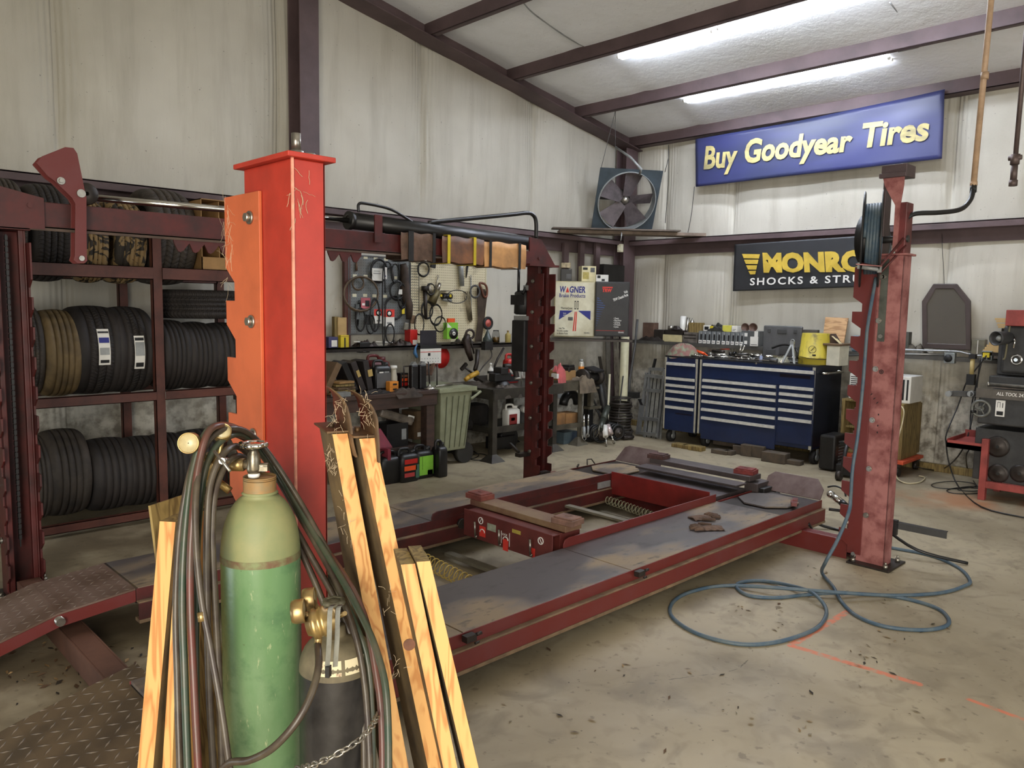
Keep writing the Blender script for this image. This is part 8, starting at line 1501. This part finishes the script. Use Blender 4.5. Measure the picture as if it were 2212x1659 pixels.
t = MB(); t.lathe([(.001, 0), (.035, 0), (.035, .004), (.001, .004)], (7.719, c.y, c.z), (-1, 0, 0), 20); part('round_socket', t, inkk, o)
o = kbox('outlet_box', 2119, 758, 2142, 779, mat('galvanised_box', (140, 146, 146)), 'outlet box with a yellow plug beside the milling machine', 'outlet', .06, [('socket', .15, .45, .1, .45, inkk), ('socket', .6, .9, .1, .45, inkk)], z0=at(2130, 779, x=7.70).z, x=7.70); t = MB(); c = at(2131, 767, x=7.69); t.box(c, (.03, .05, .04)); part('yellow_plug', t, yellow, o)
for pts, lb in (([(2131, 768), (2110, 795), (2090, 822), (2082, 840), (2070, 875), (2045, 935), (2044, 960), (2050, 1000), (2070, 1050), (2120, 1095), (2212, 1118)], 'long dark power cord from the yellow plug down to the floor at the right'), ([(2118, 772), (2108, 850), (2094, 930), (2070, 985), (2030, 1015), (1975, 1008)], 'dark cord looping down from the right outlet to the base plate'), ([(2122, 775), (2098, 880), (2096, 960), (2087, 985), (2092, 1020), (2110, 1050)], 'knobbly black cord hanging behind the red tray')):
    q = [at(u, v, x=(7.66 if v < 900 else 7.5)) if v < 1010 else F(u, v) for u, v in pts]; solo('power_cord', MB().tube(q, .006, 6, sub=4), blackp, lb, 'cord')
solo('power_cord', MB().tube([at(1940, 872, x=7.3), at(1952, 885, x=7.2), at(1950, 910, x=7.2), at(1938, 960, x=7.15), F(1935, 1025, .05), F(1955, 1043), F(1985, 1042), F(1998, 1032), F(1985, 1028)], .006, 6, sub=5), mat('dirty_white_cord', (196, 184, 150), .5, 0, .1, 9), 'dirty white cord drooping from the window air conditioner to the floor', 'cord')
for k, (u, v, ru, rv) in enumerate(((2085, 1060, 40, 7), (2098, 1056, 30, 5), (2060, 1048, 48, 8))): t = MB(); t.tube([F(u+ru*math.cos(a), v+rv*math.sin(a), .006+.002*k) for a in [2*PI*i/28 for i in range(28)]], .004, 6, 0, True); solo('floor_cable', t, blackp, 'thin cable loop on the rusty floor patch, %s' % ['front one', 'right one', 'rear one'][k], 'cable')
# window air conditioner on a timber crate on a dolly
crx = at(1820, 985, z=.15); X0c = 7.46; ycA, ycB = at(1812, 980, x=X0c).y, at(1945, 1000, x=X0c).y; 
cr = thing('plywood_stand', 'open fronted timber stand under the air conditioner', 'stand', (X0c+.3, (ycA+ycB)/2, .16)); zc1 = at(1820, 865, x=X0c).z
for nm, b_ in (('side_panel', (X0c, X0c+.42, ycA-.03, ycA, .16, zc1)), ('side_panel', (X0c, X0c+.42, ycB, ycB+.15, .16, zc1)), ('top_board', (X0c, X0c+.44, ycB, ycA, zc1, zc1+.02)), ('back_board', (X0c+.48, X0c+.42, ycB, ycA, .16, zc1)), ('inner_shelf', (X0c+.05, X0c+.40, ycB+.15, ycA-.03, .38, .40)), ('bottom_board', (X0c, X0c+.42, ycB, ycA, .145, .16))): part(nm, MB().bx(*b_), oldwood, cr, None, .002)
dl = thing('dolly', 'orange edged furniture dolly under the timber stand', 'dolly', (X0c+.2, (ycA+ycB)/2, 0)); part('deck_board', MB().bx(X0c-.08, X0c+.46, ycB-.05, ycA+.06, .115, .143), [mat('dolly_orange', (196, 80, 48), .6, 0, .2, 8)], dl, None, .003)
for x, y in ((X0c-.06, ycA), (X0c-.06, ycB), (X0c+.42, ycA), (X0c+.42, ycB)): t = MB(); t.cyl((x, y-.018, .045), (x, y+.018, .045), .044, 20); t.bx(x-.03, x+.03, y-.024, y+.024, .09, .115); part('caster_wheel', t, dksteel, dl)
acu = thing('air_conditioner', 'white window air conditioner with slatted front, standing behind the dusty post', 'air conditioner', (7.65, (ycA+ycB)/2, zc1+.02)); ya_, yb3 = at(1835, 840, x=7.50).y, at(1969, 840, x=7.54).y; za_, zb4 = zc1+.021, at(1850, 806, x=7.50).z
part('casing', MB().bx(7.52, 7.84, yb3, ya_, za_, zb4), whitep, acu, None, .008); part('front_bezel', MB().bx(7.49, 7.52, yb3+.13, ya_, za_+.005, zb4-.005), whitep, acu, None, .004); t = MB()
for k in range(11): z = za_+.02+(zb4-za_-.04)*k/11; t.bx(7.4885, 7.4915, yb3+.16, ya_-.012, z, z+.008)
part('louvre_shade', t, mat('slat_shadow', (60, 62, 62), .5, 0, 0), acu); t = MB(); yv = 0  # dark strips painted on for the shade between the slats
for dy in (0, .035): t.bx(7.517, 7.5195, yb3+.02+dy, yb3+.035+dy, za_+.03, zb4-.03)
part('side_vents', t, inkk, acu)
hc = thing('heater', 'black ribbed portable heater standing right of the large tool chest', 'heater', (7.25, at(1785, 985, x=7.15).y, 0)); yh0, yh1 = at(1768, 985, x=7.12).y, at(1803, 985, x=7.12).y; part('heater_body', MB().bx(7.12, 7.40, yh1, yh0, .01, .34), blackp, hc, None, .02); t = MB()
for k in range(9): t.bx(7.2, 7.39, yh1-.004, yh1, .05+.028*k, .06+.028*k)
part('cooling_ribs', t, greyp, hc)
t = MB(); t.tube([at(1832, 952, x=6.9), at(1824, 985, x=6.85), at(1816, 1030, x=6.8)], .018, 8); t.tube([at(1816, 958, x=6.92), at(1850, 958, x=6.92)], .02, 8); jk3 = thing('floor_jack', 'black low jack with a chrome bar in front of the orange dolly', 'jack', (6.9, at(1830, 1010, x=6.9).y, 0)); part('jack_handle', t, black, jk3); c = F(1835, 1028, 0); part('jack_frame', MB().box((c.x, c.y, .07), (.25, .16, .10)), black, jk3, None, .01); c2 = F(1812, 1038, 0); t = MB(); t.cyl((c2.x, c2.y-.02, .045), (c2.x, c2.y+.02, .045), .044, 20); part('caster_wheel', t, dksteel, jk3); t = MB(); t.cyl(at(1822, 953, x=6.88), at(1842, 952, x=6.88), .010, 8); part('chrome_bar', t, chrome, jk3)
# bricks and blocks under the chests
bk_m = mat('dirty_brick', (84, 72, 58), .85, 0, .4, 9, .2, col2=(56, 50, 42))
for k, (u, v, w_, d_, h_, lb, m_) in enumerate(((1470, 966, .16, .12, .04, 'flat weathered block under the narrow cabinet, left one', oldwood), (1487, 969, .12, .12, .04, 'flat weathered block under the narrow cabinet, middle one', oldwood), (1505, 973, .16, .10, .05, 'flat weathered block under the narrow cabinet, nearest the caster', oldwood),
    (1557, 980, .18, .1, .045, 'lower flat brick right of the caster wheel', bk_m), (1576, 982, .10, .10, .045, 'small half brick beside the lower flat brick', bk_m), (1597, 980, .11, .10, .09, 'chipped brick left of the two big blocks', bk_m), (1617, 984, .12, .14, .12, 'big squarish block under the large chest, left one', bk_m), (1641, 987, .14, .14, .12, 'big squarish block under the large chest, right one', bk_m), (1675, 998, .24, .14, .10, 'wide low block under the right part of the large chest', bk_m), (1715, 1003, .16, .10, .045, 'flat brick near the right caster', bk_m))):
    c = F(u, v, 0); solo('brick', MB().box((c.x, c.y, h_/2), (d_, w_, h_), .05), m_, lb, 'brick', 'blocks under the tool chests', bevel=.006)
c = F(1562, 972, 0); solo('brick', MB().box((c.x+.05, c.y, .0675+.001), (.1, .26, .045), .03), bk_m, 'upper flat brick lying on the lower flat brick', 'brick', 'blocks under the tool chests', bevel=.006)
# aluminium ladder folded against the wall
ld = thing('folding_ladder', 'folded aluminium step platform leaning between the corner and the tool chest', 'ladder', at(1405, 945, z=0)); A7 = lambda u, v: at(u, v, x=7.30+(955-v)*.0011)
def rail(u0, v0, u1, v1, r_, nm='side_rail', m_=alu): t = MB(); a, b = A7(u0, v0), A7(u1, v1); t.bar(a, b, V((0, r_, 0)), V((.012, 0, 0))); part(nm, t, m_, ld)
rail(1397, 805, 1381, 935, .016); rail(1436, 797, 1420, 945, .016); rail(1404, 796, 1392, 948, .010); rail(1386, 870, 1377, 938, .020)
for u0, v0, u1, v1 in ((1404, 797, 1436, 798), (1396, 811, 1434, 815), (1394, 842, 1432, 846), (1384, 903, 1424, 907), (1378, 934, 1419, 940)): t = MB(); a, b = A7(u0, v0), A7(u1, v1); t.bar(a, b, V((.016, 0, 0)), V((0, 0, .018))); part('tread', t, alu, ld)
t = MB(); pr = [A7(1400, 816)+V((.03, 0, 0)), A7(1433, 820)+V((.03, 0, 0)), A7(1424, 955)+V((.03, 0, 0)), A7(1382, 950)+V((.03, 0, 0))]; t.add(pr+[p+V((.015, 0, 0)) for p in pr], [(0, 1, 2, 3), (4, 5, 6, 7), (0, 1, 5, 4), (1, 2, 6, 5), (2, 3, 7, 6), (3, 0, 4, 7)]); pf = part('platform_panel', t, mat('weathered_alu', (146, 146, 140), .6, .3, .3, 9, .05), ld)
t = MB()
for k in range(1, 4): f = k/4; a = A7(1400+33*f, 816+4*f)+V((.026, 0, 0)); b = A7(1382+42*f, 952)+V((.026, 0, 0)); t.bar(a, b, V((0, .004, 0)), V((.003, 0, 0)))
part('panel_grooves', t, inkk, pf); t = MB(); t.bar(A7(1382, 862), A7(1388, 875), V((0, .02, 0)), V((.015, 0, 0))); part('end_cap', t, blackp, ld); rail(1416, 775, 1411, 795, .012, 'top_hook', black); rail(1434, 774, 1413, 774, .008, 'top_hook', black)
# ================================================================ milling machine at the right edge
ml = thing('milling_machine', 'dark grey combined lathe and mill on a red steel stand at the right edge', 'machine', (7.3, 1.3, 0)); char = mat('charcoal_enamel', (58, 58, 58), .5, .1, .25, 8, .04); redst = mat('dull_red_steel', (150, 66, 60), .55, 0, .25, 7, .03)
XF = 7.0; M7 = lambda u, v, x=XF: at(u, v, x=x)
yl_ = M7(2117, 1000).y; 
t = MB(); t.bx(XF, XF+.06, M7(2132, 1000).y, yl_, 0, M7(2124, 948).z); part('stand_leg', t, redst, ml, None, .003); t = MB(); t.bx(XF+.45, XF+.51, M7(2132, 1000).y, yl_, 0, M7(2124, 948).z); part('stand_leg', t, redst, ml, None, .003)
zr1 = M7(2160, 1050).z; part('stand_rail', MB().bx(XF, XF+.05, .1, M7(2132, 1000).y, zr1-.035, zr1+.02), redst, ml, None, .003); part('stand_leg', MB().bx(XF, XF+.06, .4, .46, 0, .5), redst, ml, None, .003); part('stand_leg', MB().bx(XF+.45, XF+.51, .4, .46, 0, .5), redst, ml, None, .003)
yt_, zt2 = M7(2045, 950).y, M7(2045, 950).z; t = MB(); t.bx(XF, XF+.5, yl_, yt_, zt2-.06, zt2-.02); t.bx(XF, XF+.006, yl_, yt_, zt2-.06, zt2+.002); t.bx(XF+.49, XF+.5, yl_, yt_, zt2-.04, zt2+.04); t.bx(XF, XF+.5, yt_-.006, yt_, zt2-.05, zt2+.01); part('chip_tray', t, redst, ml)
yb0_ = M7(2103, 935).y; part('cabinet_base', MB().bx(XF+.05, XF+.48, .15, yb0_, zr1+.02, M7(2110, 925).z), char, ml, None, .006); part('bed_casting', MB().bx(XF+.02, XF+.46, .12, M7(2110, 890).y, M7(2110, 916).z+.005, M7(2110, 845).z), char, ml, None, .012)
t = MB()
for (u, v, r_) in ((2155, 965, .085), (2156, 1023, .075), (2203, 1023, .07)): c = M7(u, v, XF+.045); t.lathe([(.012, -.006), (r_, -.006), (r_, .004), (r_*.75, .008), (r_*.3, .008), (r_*.25, .012), (.012, .012)], c, (-1, 0, 0), 28)
part('change_gear', t, dksteel, ml); c = M7(2121, 882); t = MB(); t.torus((XF-.03, c.y, c.z), .062, .012, (1, .1, 0), 30, 8); t.cyl((XF-.03, c.y, c.z), (XF+.03, c.y, c.z), .022, 14)
for k in range(3): a = 2*PI*k/3; t.cyl((XF-.03, c.y, c.z), (XF-.03, c.y+.06*math.cos(a), c.z+.06*math.sin(a)), .006, 6)
hw = part('handwheel', t, mat('cast_grey', (104, 104, 98), .4, .4, .2, 9), ml); t = MB(); h0 = M7(2107, 889, XF-.04); t.cyl(h0, h0+V((-.04, .02, 0)), .011, 10); part('crank_knob', t, blackp, hw)
y0_, z0_ = M7(2148, 899).y, M7(2148, 899).z; y1_, z1_ = M7(2171, 866).y, M7(2171, 866).z; ip = part('instruction_plate', MB().bx(XF+.012, XF+.019, y1_, y0_, z0_, z1_), inkw, ml); t = MB(); hh = z1_-z0_; ww = y0_-y1_
t.bx(XF+.0105, XF+.0118, y0_-ww*.85, y0_-ww*.15, z0_+hh*.08, z0_+hh*.32); t.bx(XF+.0105, XF+.0118, y0_-ww*.22, y0_-ww*.18, z0_+hh*.55, z0_+hh*.88); t.bx(XF+.0105, XF+.0118, y0_-ww*.5, y0_-ww*.46, z0_+hh*.55, z0_+hh*.88); t.bx(XF+.0105, XF+.0118, y0_-ww*.5, y0_-ww*.18, z0_+hh*.86, z0_+hh*.89); t.bx(XF+.0105, XF+.0118, y0_-ww*.8, y0_-ww*.72, z0_+hh*.55, z0_+hh*.85); part('plate_diagram', t, inkk, ip)
ze = M7(2150, 853).z; nmz = M7(2160, 850).z; part('name_strip', MB().bx(XF+.005, XF+.03, .1, M7(2108, 848).y, M7(2110, 858).z, M7(2110, 838).z), mat('brown_grey_strip', (96, 90, 82), .5, .2, .2, 9), ml)
a = M7(2152, 853); b = M7(2216, 857); text('ALL TOOL 247', (XF+.003, a.y, (a.z+b.z)/2-.004), BW, UP, .026, (a.y-b.y), .015, .15, .001, ml, inkw)
t = MB(); t.cyl(M7(2134, 830, XF+.05), (XF+.05, .1, M7(2134, 830, XF+.05).z), .016, 12); t.cyl(M7(2134, 830, XF+.05), M7(2138, 830, XF+.05), .02, 14); part('lead_screw', t, steel, ml); t = MB(); t.bx(XF+.08, XF+.4, .1, M7(2130, 820).y, M7(2130, 830).z+.0, M7(2130, 812).z); part('carriage', t, char, ml, None, .008)
hd = M7(2160, 745); t = MB(); t.bx(XF+.10, XF+.40, .1, M7(2158, 740).y, M7(2140, 806).z, M7(2150, 703).z); hd_ = part('mill_head', t, char, ml, 'black milling head with levers', .02); part('belt_cover', MB().bx(XF+.05, XF+.45, .1, M7(2169, 680).y, M7(2169, 704).z, M7(2169, 669).z), redst, ml, 'red belt cover on top', .006)
t = MB(); t.bx(XF+.2, XF+.4, .1, M7(2161, 740).y+.06, M7(2140, 812).z, M7(2150, 720).z); part('column', t, char, ml, None, .01)
t = MB(); q = M7(2196, 777, XF+.09); t.torus(q, .035, .010, (1, 0, 0)); t.cyl(q+V((.02, 0, 0)), q+V((-.03, 0, 0)), .014, 12); q = M7(2194, 735, XF+.08); t.tube([M7(2190, 728, XF+.08), M7(2192, 736, XF+.06), M7(2190, 752, XF+.06)], .008, 8); part('control_lever', t, chrome, hd_); t = MB(); t.tube([M7(2183, 695, XF+.09), M7(2176, 740, XF+.08), M7(2171, 772, XF+.09), M7(2166, 776, XF+.09)], .007, 6, sub=3); part('control_cable', t, mat('olive_cable', (112, 106, 80), .5, 0, .1, 9), hd_)
t = MB(); c = M7(2155, 731, XF-.02); d = V((-.9, .42, -.05)).normalized(); t.lathe([(.001, -.13), (.04, -.13), (.05, -.10), (.055, 0), (.058, .02), (.052, .02), (.045, .0), (.03, -.03), (.001, -.04)], c, d, 28); wl_ = part('work_lamp', t, char, ml, 'round black work lamp'); t = MB(); t.ball(c+d*-.02, .026, (1, 1, 1)); part('bulb', t, greyl, wl_)
t = MB(); a, b = M7(2048, 851, XF+.06), M7(2122, 852, XF+.1); t.bar(M7(2055, 850, XF+.08), M7(2118, 852, XF+.12), V((0, 0, .022)), V((.03, 0, 0))); t.cyl(M7(2104, 851, XF+.03), M7(2095, 851, XF+.0), .02, 14); ta_ = part('side_arm', t, char, ml, None, .004)
for u in (2048, 2096): t = MB(); q = M7(u, 851, XF+.0); t.cyl(q+V((.05, 0, 0)), q, .024, 18); t.cyl(q, q+V((-.004, 0, 0)), .016, 16); part('dial_knob', t, alu, ta_)
t = MB(); q = M7(2101, 778, XF+.35); t.cyl(V((q.x, q.y, M7(2101, 775, q.x).z)), V((q.x, q.y, M7(2101, 812, q.x).z)), .018, 10); hm = thing('soft_hammer', 'hammer with pale wooden handle and black ends standing behind the machine side arm', 'hammer', q); part('handle', t, mat('yellow_ash', (188, 168, 112), .5, 0, .1, 9), hm); part('hammer_head', MB().box(V((q.x, q.y, M7(2101, 820, q.x).z)), (.06, .06, .09)), blackp, hm); part('grip_cap', MB().box(V((q.x, q.y, M7(2101, 775, q.x).z+.02)), (.05, .05, .04)), blackp, hm)
for k, (u0, u1, v) in enumerate(((2123, 2165, 757), (2127, 2165, 752), (2131, 2165, 747), (2136, 2165, 742), (2140, 2165, 737))):
    x = 7.72; a, b = at(u0, v, x=x), at(u1, v, x=x); solo('wood_shim', MB().bx(x, x+.14, b.y, a.y, a.z-.012, a.z+.010), mat('fresh_pine', (214, 180, 122), .6, 0, .15, 9), 'flat pine offcut in the stepped pile behind the machine lamp, %s' % ['lowest', 'second lowest', 'middle', 'second highest', 'highest'][k], 'offcut', 'stepped pile of pine offcuts')
for k, (u0, v, m_) in enumerate(((2149, 689, mat('fresh_pine', (214, 180, 122))), (2152, 694, mat('fresh_pine', (214, 180, 122))), (2154, 701, mat('fresh_pine', (214, 180, 122))), (2156, 706, mat('fresh_pine', (214, 180, 122))))):
    x = 7.78; a, b = at(u0, v, x=x), at(2172, v, x=x); solo('wood_shim', MB().bx(x, x+.1, b.y, a.y, a.z-.010, a.z+.008), m_, 'pine offcut beside the red belt cover, %s' % ['topmost', 'second from the top', 'third from the top', 'lowest'][k], 'offcut')
solo('offcut_shelf', MB().bx(7.70, 7.95, .3, at(2123, 761, x=7.72).y, at(2123, 762, x=7.72).z-.02, at(2123, 757, x=7.72).z-.0125), dksteel, 'dark shelf board under the stepped pine offcuts', 'shelf'); solo('offcut_post', MB().bx(7.80, 7.86, at(2172, 700, x=7.78).y, at(2163, 700, x=7.78).y, at(2150, 757, x=7.75).z+.01, at(2150, 706, x=7.78).z-.012), dksteel, 'dark bracket holding the upper pine offcuts', 'bracket')
bpy.context.view_layer.update()
